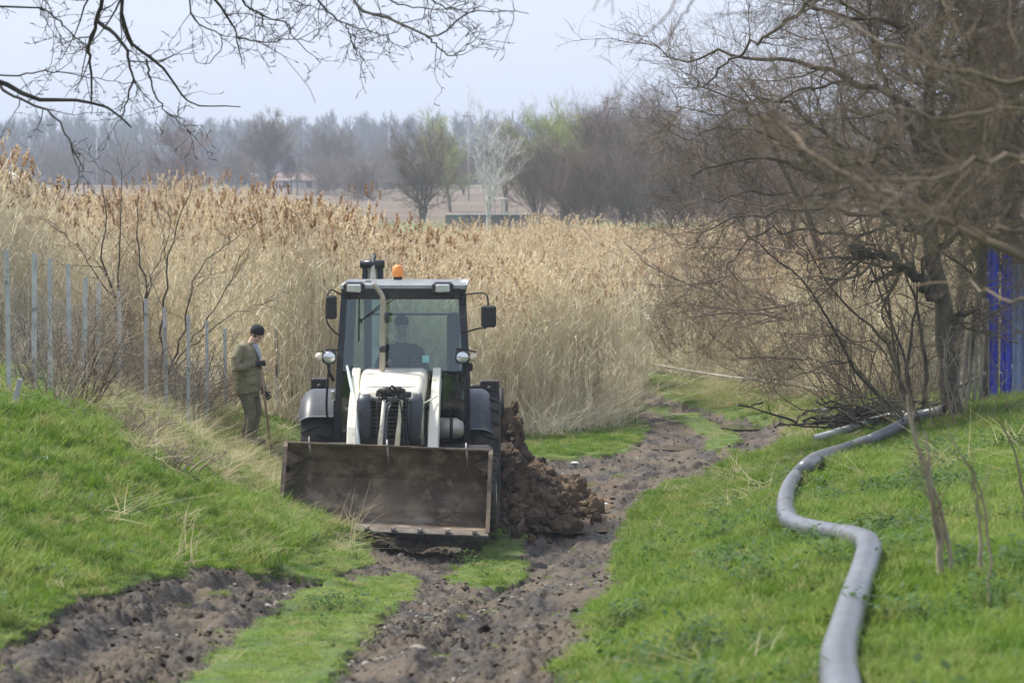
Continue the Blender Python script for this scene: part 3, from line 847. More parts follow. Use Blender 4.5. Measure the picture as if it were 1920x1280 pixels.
# ------------------------------------------------------------------ overhanging tree, top left (trunk stands just outside the view)
def overhang():
    r = np.random.default_rng(101)
    g = float(Zs(-6.4, 21.5))
    trunk = [(np.array([[-6.6, 21.5, g - .1], [-6.5, 21.6, g + 1.5], [-6.3, 21.7, g + 2.9], [-5.9, 21.9, EYE + 1.9], [-5.0, 22, EYE + 3.2]]), .20, .11)]
    mp = pxpath([(-140, -190), (60, -150), (300, -120), (520, -110), (760, -80), (900, -70)], 22, 23)
    main = [(np.concatenate([[[-5.9, 21.9, EYE + 1.9]], mp]), .085, .028),
            (np.concatenate([[[-6.3, 21.7, g + 2.9]], pxpath([(-260, 60), (-120, 110), (-40, 140), (0, 155), (31, 167), (78, 188), (130, 187), (172, 193), (198, 200), (234, 224), (247, 240)], 21.3, 22)]), .052, .006)]
    L = [
     ([(150,-130),(190,-20),(182,40),(167,88),(171,125),(171,190)], .015, .006),
     ([(182,40),(219,68),(237,94),(247,146),(240,177),(227,229)], .012, .003),
     ([(190,-130),(222,-20),(232,36),(245,78),(281,109),(307,128),(333,167),(365,198),(448,199)], .014, .003),
     ([(275,112),(285,160),(300,195),(318,214),(357,245)], .006, .002),
     ([(0,160),(26,182),(68,198),(104,221),(125,255),(148,300),(158,318)], .008, .003),
     ([(-60,140),(-20,142),(31,141),(78,134),(120,136),(172,146),(234,158)], .006, .002),
     ([(-120,-60),(-20,5),(73,16),(120,47),(156,83)], .008, .003),
     ([(330,-118),(354,-15),(365,36),(417,73),(396,115),(365,115)], .007, .002),
     ([(370,-116),(396,-15),(427,31),(443,68),(453,120)], .010, .003),
     ([(443,68),(500,80),(547,73),(590,80)], .005, .002),
     ([(400,-114),(448,-10),(484,26),(536,44),(552,73),(599,115)], .007, .002),
     ([(540,-106),(588,-10),(625,31),(667,52),(729,68)], .008, .002),
     ([(650,46),(660,80),(672,107)], .004, .002),
     ([(600,-100),(656,-15),(682,21),(755,44),(797,65),(833,62),(875,26),(937,21),(990,26)], .010, .002),
     ([(797,65),(818,83),(844,104),(880,84),(906,52)], .005, .002),
     ([(770,-80),(812,0),(875,24)], .006, .003),
     ([(640,-95),(700,-20),(760,10),(830,18),(880,8)], .006, .002),
     ([(60,-150),(40,-60),(60,-20),(95,15),(110,60)], .007, .002),
     ([(500,-110),(510,-30),(560,5),(620,20)], .005, .002)]
    lim = []
    for k, (pp, a, b_) in enumerate(L):
        D0 = 22; D1 = 22 + r.uniform(-1.8, 2.6)
        lim.append((pxpath(pp, D0, D1), a * 1.45, b_ * 1.35))
    tP, tR = limbset(trunk, 12); mP, mR = limbset(main, 30, 1, .004)
    lP, lR = limbset(lim, 22, 2, .006)
    a = spawn(r, lP, lR, 10, .52, n=7, t0=.15, ang=.75, wig=.22, trop=.15, rr=.5, rmin=.0034)
    m1 = spawn(r, mP, mR, 18, .75, n=7, t0=.15, ang=.8, wig=.2, trop=-.1, rr=.4, rmin=.0045)
    keep = scr(*m1[0][:, -1].T)[1] < 60
    m1 = (m1[0][keep], m1[1][keep])
    b_ = spawn(r, a[0], a[1], 3, .21, n=5, t0=.2, ang=.8, wig=.28, trop=.2, rr=.7, rmin=.0027)
    c = spawn(r, b_[0], b_[1], 1, .07, n=4, t0=.3, ang=.8, wig=.25, trop=.2, rr=.8, rmin=.0034, taper=1)
    plant('bare_tree', [(tP, tR, 12)], [(mP, mR, 8), (lP, lR, 6), (a[0], a[1], 4), (m1[0], m1[1], 4), (b_[0], b_[1], 3), (c[0], c[1], 3)], M['bark_dark'], M['bark_dark'],
          (-6.6, 21.5, g), 'bare dark tree whose leafless knobbly branches hang into the top left of the sky', 'tree', crown_name='branches')
overhang()

# ------------------------------------------------------------------ right hand tangle
def limbs_px(L, D, r, dd=1.0):
    out = []
    for pp, a, b_ in L:
        out.append((pxpath(pp, D, D + r.uniform(-dd, dd)), a, b_))
    return out
def big_right():
    r = np.random.default_rng(202); D = 38.
    base = P(1790, 785, D); base[2] = Zs(base[0], base[1]) - .05
    tr = [(np.vstack([[base], pxpath([(1782,740),(1772,650),(1768,570),(1752,510),(1745,440),(1738,330),(1742,200),(1760,60),(1775,-120)], D, D)]), .135, .05),
          (np.vstack([[base + [.12, .4, 0]], pxpath([(1806,700),(1838,560),(1842,440),(1855,300),(1880,120),(1900,-60)], D + 3, D + 3.6)]), .11, .045)]
    L = [([(1765,560),(1735,540),(1699,497),(1660,480),(1620,474),(1590,464)], .085, .045),
     ([(1745,440),(1690,420),(1600,350),(1500,318),(1460,300),(1420,297),(1350,310),(1301,322)], .05, .010),
     ([(1742,240),(1680,190),(1600,145),(1500,118),(1410,112),(1350,100),(1275,116),(1240,100),(1215,80)], .05, .006),
     ([(1738,330),(1640,300),(1560,260),(1480,200),(1400,190),(1316,165),(1290,130)], .045, .006),
     ([(1316,165),(1369,112),(1450,60),(1550,-20)], .012, .03),
     ([(1760,80),(1660,40),(1560,30),(1470,-10)], .04, .012),
     ([(1815,440),(1870,380),(1930,300),(1990,240)], .05, .02),
     ([(1738,330),(1700,230),(1650,120),(1620,-40)], .05, .02),
     ([(1742,260),(1800,160),(1840,40),(1870,-60)], .05, .02),
     ([(1745,420),(1640,400),(1540,390),(1440,400),(1340,420),(1290,470)], .035, .006),
     ([(1690,420),(1600,440),(1500,430),(1420,440),(1365,500),(1340,560)], .025, .005),
     ([(1600,350),(1500,370),(1400,360),(1300,380),(1250,400)], .022, .005),
     ([(1640,300),(1540,310),(1440,250),(1360,240),(1280,260),(1245,240)], .022, .004),
     ([(1600,145),(1500,170),(1400,200),(1340,215),(1270,200)], .02, .004),
     ([(1750,480),(1800,430),(1860,400),(1920,410)], .05, .02),
     ([(1770,620),(1800,590),(1850,570)], .04, .02)]
    lim = limbs_px(L, D, r, 2.0)
    tP, tR = limbset(tr, 26, 3, .012); lP, lR = limbset(lim, 20, 4, .03)
    ext = spawn(r, tP, tR, 26, 2.4, n=14, t0=.45, ang=1.0, asd=.3, wig=.14, trop=.25, rr=.35, rmin=.012)
    allP = np.concatenate([lP[:, :14], ext[0]]) if False else None
    s1 = spawn(r, lP, lR, 15, 1.25, n=9, t0=.12, ang=.85, asd=.3, wig=.2, trop=.25, rr=.45, rmin=.006)
    e1 = spawn(r, ext[0], ext[1], 13, 1.1, n=9, t0=.15, ang=.85, asd=.3, wig=.2, trop=.2, rr=.5, rmin=.006)
    A = np.concatenate([s1[0], e1[0]]); AR = np.concatenate([s1[1], e1[1]])
    s2 = spawn(r, A, AR, 9, .60, n=6, t0=.15, ang=.8, asd=.3, wig=.22, trop=.15, rr=.6, rmin=.0038)
    s3 = spawn(r, s2[0], s2[1], 5, .28, n=4, t0=.2, ang=.75, asd=.3, wig=.22, trop=.1, rr=.75, rmin=.0028)
    plant('bare_tree', [(tP, tR, 10), (lP, lR, 7)], [(ext[0], ext[1], 5), (A, AR, 4), (s2[0], s2[1], 3), (s3[0], s3[1], 3)], M['bark'], M['twig'],
          tuple(base), 'large leafless tree with dark crooked trunk beside the grey plank fence on the right', 'tree')
big_right()
def right_bush():
    r = np.random.default_rng(303); D = 39.
    base = P(1705, 790, D); base[2] = Zs(base[0], base[1]) - .05
    L = [([(1700,785),(1640,735),(1595,675),(1560,610),(1510,530),(1440,470),(1400,440)], .028, .008),
     ([(1710,780),(1690,720),(1660,640),(1600,580),(1560,540),(1500,440)], .026, .007),
     ([(1700,780),(1680,680),(1670,600),(1650,500),(1630,440),(1610,350)], .026, .007),
     ([(1595,677),(1540,680),(1480,672),(1400,670)], .010, .004),
     ([(1640,660),(1560,630),(1500,626),(1455,625),(1435,612)], .012, .004),
     ([(1592,678),(1530,690),(1480,710),(1405,705)], .010, .004),
     ([(1720,780),(1700,700),(1710,620),(1720,540),(1700,400)], .028, .008),
     ([(1705,780),(1660,760),(1600,735),(1540,700),(1490,690)], .014, .004),
     ([(1730,785),(1735,700),(1725,600),(1700,520),(1660,470)], .035, .01),
     ([(1455,670),(1400,670),(1350,640),(1290,590),(1250,560)], .008, .002),
     ([(1680,700),(1640,640),(1600,640),(1540,600),(1500,580)], .012, .004),
     ([(1515,530),(1512,480),(1480,450),(1450,425)], .010, .004),
     ([(1715,770),(1690,650),(1655,560),(1620,470),(1560,400),(1540,330)], .022, .006)]
    lim = limbs_px(L, D, r, .9)
    lP, lR = limbset(lim, 18, 5, .015); lP[:, 0, 2] = np.minimum(lP[:, 0, 2], lP[:, 0, 2])
    root = [(np.vstack([base, p[0][0]]), p[1] * 1.1, p[1]) for p in lim if abs(p[0][0][2] - base[2]) < .35]
    s1 = spawn(r, lP, lR, 14, .8, n=8, t0=.2, ang=.8, asd=.3, wig=.17, trop=.05, rr=.5, rmin=.004)
    s2 = spawn(r, s1[0], s1[1], 6, .35, n=5, t0=.2, ang=.8, wig=.2, rr=.6, rmin=.0025)
    s3 = spawn(r, s2[0], s2[1], 2, .18, n=4, t0=.2, ang=.8, wig=.2, rr=.7, rmin=.002)
    rP, rR = limbset(root, 4)
    plant('bare_shrub', [(rP, rR, 6), (lP, lR, 6)], [(s1[0], s1[1], 4), (s2[0], s2[1], 3), (s3[0], s3[1], 3)], M['bark'], M['twig'],
          tuple(base), 'leafless shrub fanning thin brown stems to the left above the heap of cut brush', 'shrub', trunk_name='stems', crown_name='twigs')
right_bush()

def generic_tree(name, base, H, W, r, mt, mc, label, cat='tree', group=None, stems=1, n1=10, n2=8, n3=6, rbase=.12, dens=1.0, trop=.5, spread=.5, t0=.25, rmin=.01, low=.25, build=True, levels=3):
    """leafless tree: stems, ascending limbs, fine crown"""
    base = np.array(base, float)
    st = []
    for s_ in range(stems):
        a = r.uniform(0, 2 * PI); sp_ = W * .5 * r.uniform(.2, .75) if stems > 1 else W * .05
        top = base + [sp_ * math.cos(a), sp_ * math.sin(a), H * r.uniform(.75, .97)]
        mid = base + (top - base) * .5 + np.array([-sp_ * .15 * math.cos(a), -sp_ * .15 * math.sin(a), 0]) + r.normal(0, .02 * H, 3)
        st.append((np.array([base + r.normal(0, .02, 3) * [1, 1, 0], mid, top]), rbase * r.uniform(.7, 1), rbase * .15))
    P0, R0 = limbset(st, 14, int(r.integers(1e6)), H * .008)
    n1 = max(3, int(n1 / stems ** .5))
    P1, R1 = spawn(r, P0, R0, n1, W * .62, n=9, t0=t0, ang=spread + .35, asd=.2, wig=.11, trop=trop, rr=.5, rmin=rmin * 1.6, ltap=.45)
    P2, R2 = spawn(r, P1, R1, n2, W * .32, n=6, t0=.2, ang=.7, asd=.25, wig=.14, trop=trop * .6, rr=.55, rmin=rmin)
    sets_c = [(P1, R1, 4), (P2, R2, 3)]
    if levels > 2:
        P3, R3 = spawn(r, P2, R2, n3, W * .16, n=4, t0=.2, ang=.65, asd=.25, wig=.15, trop=trop * .5, rr=.6, rmin=rmin * .7)
        sets_c.append((P3, R3, 3))
    if not build: return [(P0, R0, 4)] + sets_c
    return plant(name, [(P0, R0, 7)], sets_c, mt, mc, tuple(base), label, cat, group)

# further trees of the tangle
r_ = np.random.default_rng(404)
def ground_at(px, D):
    x = (px - 960) / FPX * D
    z = float(Zs(x, D)) if D < 90 else EYE - 4.6
    return (x, D, z)
generic_tree('bare_tree', ground_at(1905, 43), 8.5, 5.2, r_, M['bark'], M['twig'], 'leafless tree with dense brown twigs rising behind the blue panels at the right edge', n1=16, n2=12, n3=9, rbase=.16, rmin=.005, trop=.35, spread=.75, t0=.15)
generic_tree('bare_tree', ground_at(1600, 57), 6.4, 6.5, r_, M['bark'], M['twig_red'], 'reddish brown leafless tree crowded behind the large crooked tree, above the right reeds', stems=3, n1=20, n2=12, n3=9, rbase=.12, rmin=.005, trop=.1, spread=.9, t0=.2)
generic_tree('bare_tree', ground_at(1450, 62), 6.2, 5.4, r_, M['far_bark'], M['twig_red'], 'low spreading leafless tree between the right reeds and the far grey thicket', stems=3, n1=18, n2=11, n3=8, rbase=.10, rmin=.005, trop=.1, spread=.9, t0=.2)
generic_tree('bare_tree', ground_at(1790, 50), 9.0, 6.5, r_, M['bark'], M['twig'], 'tall leafless tree just left of the blue panels, filling the upper right corner with twigs', n1=20, n2=13, n3=9, rbase=.16, rmin=.005, trop=.3, spread=.8, t0=.15)

# near tree whose blurred limbs cross the right side (trunk outside the view)
def near_right():
    r = np.random.default_rng(505); D = 11.5
    bx = (2230 - 960) / FPX * D; g = float(Zs(bx, D))
    base = np.array([bx, D, g - .05])
    fork = P(2200, 640, D); top = P(2180, 100, D)
    tr = [(np.array([base, (base + fork) / 2 + [.05, 0, 0], fork, (fork + top) / 2 + [.04, .1, 0], top, P(2200, -300, D + .3)]), .13, .05)]
    L = [([(2190,560),(2050,530),(1920,480),(1780,420),(1660,370),(1560,320),(1500,265),(1436,226)], .030, .019),
     ([(2185,430),(2080,380),(1950,420),(1860,440),(1800,470)], .022, .006),
     ([(2185,300),(2050,250),(1900,290),(1780,330),(1680,350),(1620,330)], .022, .006),
     ([(2190,620),(2080,590),(1980,560),(1880,560),(1800,530),(1700,540)], .02, .005),
     ([(2180,120),(2050,110),(1930,150),(1800,130),(1700,100),(1600,50),(1480,-20)], .022, .006),
     ([(2180,250),(2060,200),(1920,200),(1800,230),(1700,200),(1560,220),(1500,180)], .02, .005),
     ([(2190,-100),(2000,-90),(1800,-60),(1600,-60),(1420,-30),(1300,-10),(1240,30),(1200,60)], .022, .004),
     ([(2190,-150),(1900,-120),(1500,-90),(1250,-60),(1140,-25),(1100,15)], .018, .003),
     ([(2185,400),(2040,330),(1930,260),(1860,180),(1800,60),(1760,-30)], .022, .006),
     ([(2190,520),(2060,460),(1960,380),(1900,300),(1870,200)], .018, .005),
     ([(1300,-10),(1280,30),(1250,70),(1225,100)], .006, .002)]
    lim = [(p, a * (.45 if i_ == 3 else .66), b_ * .7) for i_, (p, a, b_) in enumerate(limbs_px(L, D, r, 1.6))]
    tP, tR = limbset(tr, 18, 1, .01); lP, lR = limbset(lim, 22, 6, .012)
    s1 = spawn(r, lP[[0,1,2,4,5,8,9]], lR[[0,1,2,4,5,8,9]], 22, .5, n=8, t0=.3, ang=.8, asd=.3, wig=.16, trop=.1, rr=.42, rmin=.0032)
    s2 = spawn(r, s1[0], s1[1], 6, .28, n=5, t0=.2, ang=.75, wig=.18, rr=.6, rmin=.002)
    s3 = spawn(r, s2[0], s2[1], 3, .14, n=4, t0=.2, ang=.75, wig=.18, rr=.7, rmin=.0014)
    q1 = spawn(r, lP[[6,7]], lR[[6,7]], 9, .3, n=7, t0=.3, ang=.8, asd=.3, wig=.16, trop=-.1, rr=.42, rmin=.003)
    plant('bare_tree', [(tP, tR, 12), (lP, lR, 8)], [(s1[0], s1[1], 4), (s2[0], s2[1], 3), (s3[0], s3[1], 3), (q1[0], q1[1], 4)], M['twig_near'], M['twig_near'],
          tuple(base), 'near leafless tree reaching out of focus greenish grey limbs across the right side', 'tree', trunk_name='limbs', crown_name='twigs')
near_right()

# cut stems standing in the grass on the right
def stalks():
    r = np.random.default_rng(606)
    def one(L, D, label, rm=.004, sub=6, mat='twig_dry', stub=None):
        lim = [(pxpath(p, D), a, b_) for p, a, b_ in L]
        base = hit(*L[0][0][0][:2]) if D is None else np.array(lim[0][0][0])
        base = np.array([lim[0][0][0][0], lim[0][0][0][1], float(Zs(lim[0][0][0][0], lim[0][0][0][1]))])
        for p, a, b_ in lim: p[:, 2] -= (lim[0][0][0][2] - base[2] + .03) if p is not lim[0][0] else 0
        lim[0][0][0][2] = base[2] - .03
        lP, lR = limbset(lim, 12, 3, .004)
        s1 = spawn(r, lP, lR, sub, .30, n=6, t0=.3, ang=.4, asd=.15, wig=.08, trop=.35, rr=.4, rmin=.002)
        s2 = spawn(r, s1[0], s1[1], 2, .14, n=4, t0=.3, ang=.5, wig=.12, rr=.6, rmin=.0015)
        plant('sapling', [(lP, lR, 6)], [(s1[0], s1[1], 3), (s2[0], s2[1], 3)], M[mat], M[mat], tuple(base), label, 'sapling', trunk_name='stems', crown_name='twigs')
    D = hit(1765, 1095)[1]
    one([([(1766,1098),(1762,1010),(1750,940),(1735,880),(1712,810),(1700,740)], .021, .006), ([(1790,1096),(1778,1010),(1760,930),(1745,880),(1735,800)], .014, .005), ([(1764,1090),(1757,1000),(1738,900),(1722,850)], .012, .004)], D,
        'clump of brown leafless stems rising from the grass right of the grey hose', sub=7)
    D = hit(1856, 1140)[1]
    one([([(1858,1150),(1855,1060),(1850,980),(1830,900),(1800,850),(1775,800)], .008, .003), ([(1840,1060),(1838,990),(1832,930),(1822,900)], .011, .004)], D,
        'spindly pale sapling with one dark thin stem, nearer the right edge than the brown clump', sub=7)
    D = hit(1925, 1000)[1]
    one([([(1925,1000),(1920,940),(1905,860),(1880,800),(1850,770)], .010, .003)], D, 'thin dark sapling leaning inward at the very right edge of the grass', sub=9, mat='twig')
stalks()

# ------------------------------------------------------------------ left: shrub behind the wire fence, brush at its foot
def left_shrub():
    r = np.random.default_rng(707); D = 44.
    base = np.array([*P(300, 760, D)]); base[2] = float(Zs(base[0], D)) - .05
    L = [([(225,745),(222,640),(218,560),(200,510),(192,470),(200,410),(195,350)], .030, .006),
     ([(225,740),(226,600),(222,500),(226,440),(228,360),(226,320)], .026, .005),
     ([(275,760),(272,640),(272,560),(280,525),(262,480),(255,420),(262,360)], .026, .006),
     ([(275,640),(282,525),(305,480),(318,440),(316,400)], .012, .004),
     ([(305,765),(300,680),(305,600),(315,540),(318,480),(335,420),(360,340)], .024, .005),
     ([(315,700),(340,640),(355,560),(370,510),(410,470),(450,440),(480,425)], .018, .004),
     ([(300,720),(350,650),(390,600),(430,530),(450,490),(470,450)], .015, .004),
     ([(330,690),(370,640),(420,600),(470,575),(520,560)], .012, .003),
     ([(218,560),(185,520),(150,470),(120,440),(100,425)], .012, .003),
     ([(300,770),(250,720),(200,690),(160,660)], .012, .004),
     ([(320,765),(370,700),(420,680),(470,640)], .010, .003),
     ([(260,775),(320,725),(370,700),(400,690)], .014, .005)]
    lim = limbs_px(L, D, r, .8)
    lP, lR = limbset(lim, 16, 7, .02)
    root = [(np.vstack([base, p[0][0]]), p[1], p[1]) for p in lim if p[0][0][2] < base[2] + .5]
    rP, rR = limbset(root, 4)
    s1 = spawn(r, lP, lR, 10, .9, n=8, t0=.25, ang=.6, asd=.25, wig=.12, trop=.2, rr=.45, rmin=.0045)
    s2 = spawn(r, s1[0], s1[1], 4, .4, n=5, t0=.2, ang=.65, wig=.15, rr=.6, rmin=.003)
    plant('bare_shrub', [(rP, rR, 6), (lP, lR, 6)], [(s1[0], s1[1], 4), (s2[0], s2[1], 3)], M['bark'], M['twig'], tuple(base),
          'tall open leafless shrub growing behind the wire fence, in front of the left reeds', 'shrub', trunk_name='stems', crown_name='twigs')
left_shrub()
def brush(px, D, W, H, n, label, mat, seed, dz=0., trop=.0, name='bramble_bush', group=None, rm=.004, lev=3, leaves=None):
    r = np.random.default_rng(seed)
    x, y, z = ground_at(px, D); base = np.array([x, y, z + dz])
    a = r.uniform(0, 2 * PI, n); d = W * .35 * np.sqrt(r.uniform(0, 1, n))
    P0 = np.zeros((n, 9, 3)); P0[:, 0] = base + np.stack([d * np.cos(a), d * np.sin(a) * .6, np.full(n, -.04)], 1)
    dr = np.stack([np.cos(a) * .7, np.sin(a) * .7, r.uniform(.5, 1.8, n)], 1); dr /= np.linalg.norm(dr, axis=1, keepdims=True)
    ln = H * r.uniform(.6, 1.35, n) / 8
    for k in range(1, 9):
        dr = dr + r.normal(0, .14, dr.shape) + [0, 0, trop / 8 - .05]; dr /= np.linalg.norm(dr, axis=1, keepdims=True)
        P0[:, k] = P0[:, k - 1] + dr * ln[:, None]
    R0 = np.linspace(1, .35, 9)[None] * r.uniform(rm * 1.6, rm * 3.2, n)[:, None]
    s1 = spawn(r, P0, R0, 6, H * .4, n=6, t0=.15, ang=.8, asd=.3, wig=.2, rr=.6, rmin=rm)
    sets = [(s1[0], s1[1], 3)]
    if lev > 2:
        s2 = spawn(r, s1[0], s1[1], 3, H * .2, n=4, t0=.2, ang=.8, wig=.2, rr=.7, rmin=rm * .7); sets.append((s2[0], s2[1], 3))
    return plant(name, [(P0, R0, 4)], sets, mat, mat, tuple(base), label, 'shrub', group, trunk_name='stems', crown_name='twigs')
brush(330, 42.5, 1.6, 1.0, 70, 'dark tangled brush at the foot of the wire fence, left of the standing man', M['twig'], 1)
brush(410, 45, 1.5, 1.0, 55, 'brown brush behind the last fence posts, next to the standing man', M['twig_dry'], 2)
brush(175, 38.5, 1.8, 1.1, 70, 'grey brown brush tangled through the middle of the wire fence', M['twig'], 3)
brush(60, 35.5, 1.7, 1.3, 75, 'greyish tangle of dry stems behind the leftmost fence posts', M['twig_dry'], 4)
brush(128, 32, .8, .95, 30, 'tall brown dead weeds in front of the wire fence, on top of the left bank', M['twig'], 5, trop=.8)
brush(82, 29.5, .7, .8, 26, 'brown dead weeds leaning at the second fence post', M['twig_dry'], 6, trop=.7)
brush(220, 31, 1.0, .32, 40, 'low dark dead stems sprawled across the left bank grass', M['twig_dry'], 7)
brush(300, 28.5, 1.1, .30, 40, 'low dead stems on the left bank, downhill of the fence', M['twig_dry'], 8)
# grey brush standing in and before the right hand reeds
for k, (px, D, W, H, lab, mt) in enumerate([
    (1075, 70, 2.4, 2.1, 'grey leafless brush in the reeds behind the grass bend, leftmost of the grey brush', 'twig_dry'),
    (1150, 70, 2.6, 2.5, 'grey leafless brush behind the pale hose on the far verge', 'twig_dry'),
    (1240, 67, 2.4, 2.2, 'grey brown brush in the reeds above the far green verge', 'twig'),
    (1340, 63, 2.2, 2.0, 'dark knotted brush where the far verge meets the reeds', 'twig'),
    (1400, 63, 2.2, 2.5, 'brown brush in the reeds behind the stems of the fanning shrub', 'twig_dry'),
    (1500, 55, 2.2, 1.6, 'low brown brush at the reed edge right of the muddy bend', 'twig_dry'),
    (960, 68, 2.4, 2.0, 'sparse grey brush in the reeds right behind the loader cab', 'twig_dry'),
    (1620, 50, 2.4, 1.7, 'thick brown brush behind the heap of cut branches', 'twig')]):
    brush(px, D, W, H, 46, lab, M[mt], 20 + k, trop=.6, rm=.0045, name='brush')

brush(1735, 37.6, 1.0, 1.3, 14, 'upright brown suckers crowding the foot of the crooked tree', M['twig'], 41, trop=1.2, rm=.004, name='brush')
brush(1660, 41.5, 1.8, 1.5, 50, 'dark tangled brush standing directly behind the heap of cut branches', M['twig'], 42, trop=.5, rm=.0045, name='brush')
brush(1812, 37.0, .8, 1.1, 9, 'thin brown stems in front of the grey plank fence', M['twig_dry'], 43, trop=1.2, rm=.0035, name='brush')
# heap of cut branches
def heap():
    r = np.random.default_rng(808); c = hit(1645, 800); n = 230
    base = np.array([c[0], c[1], c[2]])
    a = r.uniform(0, PI, n); p = base + np.stack([r.normal(0, .48, n), r.normal(0, .3, n), np.abs(r.normal(0, .16, n))], 1)
    d = np.stack([np.cos(a), np.sin(a) * .6, r.normal(0, .16, n)], 1); L = r.uniform(.2, .5, n)
    t = np.linspace(-1, 1, 6)
    P0 = p[:, None] + d[:, None] * (L[:, None] * t[None])[..., None] + r.normal(0, .018, (n, 6, 3))
    P0[..., 2] = np.maximum(P0[..., 2], base[2] - .05)
    R0 = np.linspace(1, .4, 6)[None] * r.uniform(.006, .022, n)[:, None]
    v, f = tubes(P0, R0, 5); s1 = spawn(r, P0, R0, 3, .25, n=4, rr=.6, rmin=.003); v2, f2 = tubes(s1[0], s1[1], 3)
    me = np_me('brush_pile', np.concatenate([v, v2]) - base, [np.concatenate([f, f2 + len(v)])], smooth=True)
    o = link_mesh('brush_pile', me, M['bark_dark']); o.location = base
    tag(o, 'heap of dark cut branches lying behind the far end of the grey hose', 'brush pile')
    for k, (p0, p1, lab) in enumerate([((1560,838),(1617,806),'short pale cut stick leaning out of the branch heap'), ((1650,797),(1755,785),'long pale stick lying across the top of the branch heap beside the hose')]):
        q0 = hit(p0[0], p0[1]); q1 = P(p1[0], p1[1], q0[1] + .5)
        if k == 1: q0 = P(p0[0], p0[1] - 10, base[1] - .2); q1 = P(p1[0], p1[1], base[1] - .2)
        mb = MB(); mid = (q0 + q1) / 2 + [0, 0, .02]
        mb.tube([q0 - base + [0, 0, .01], mid - base, q1 - base], [.018, .016, .012], 6)
        o = mb.build('cut_stick', M['twig_dry']); o.location = base; tag(o, lab, 'stick')
heap()
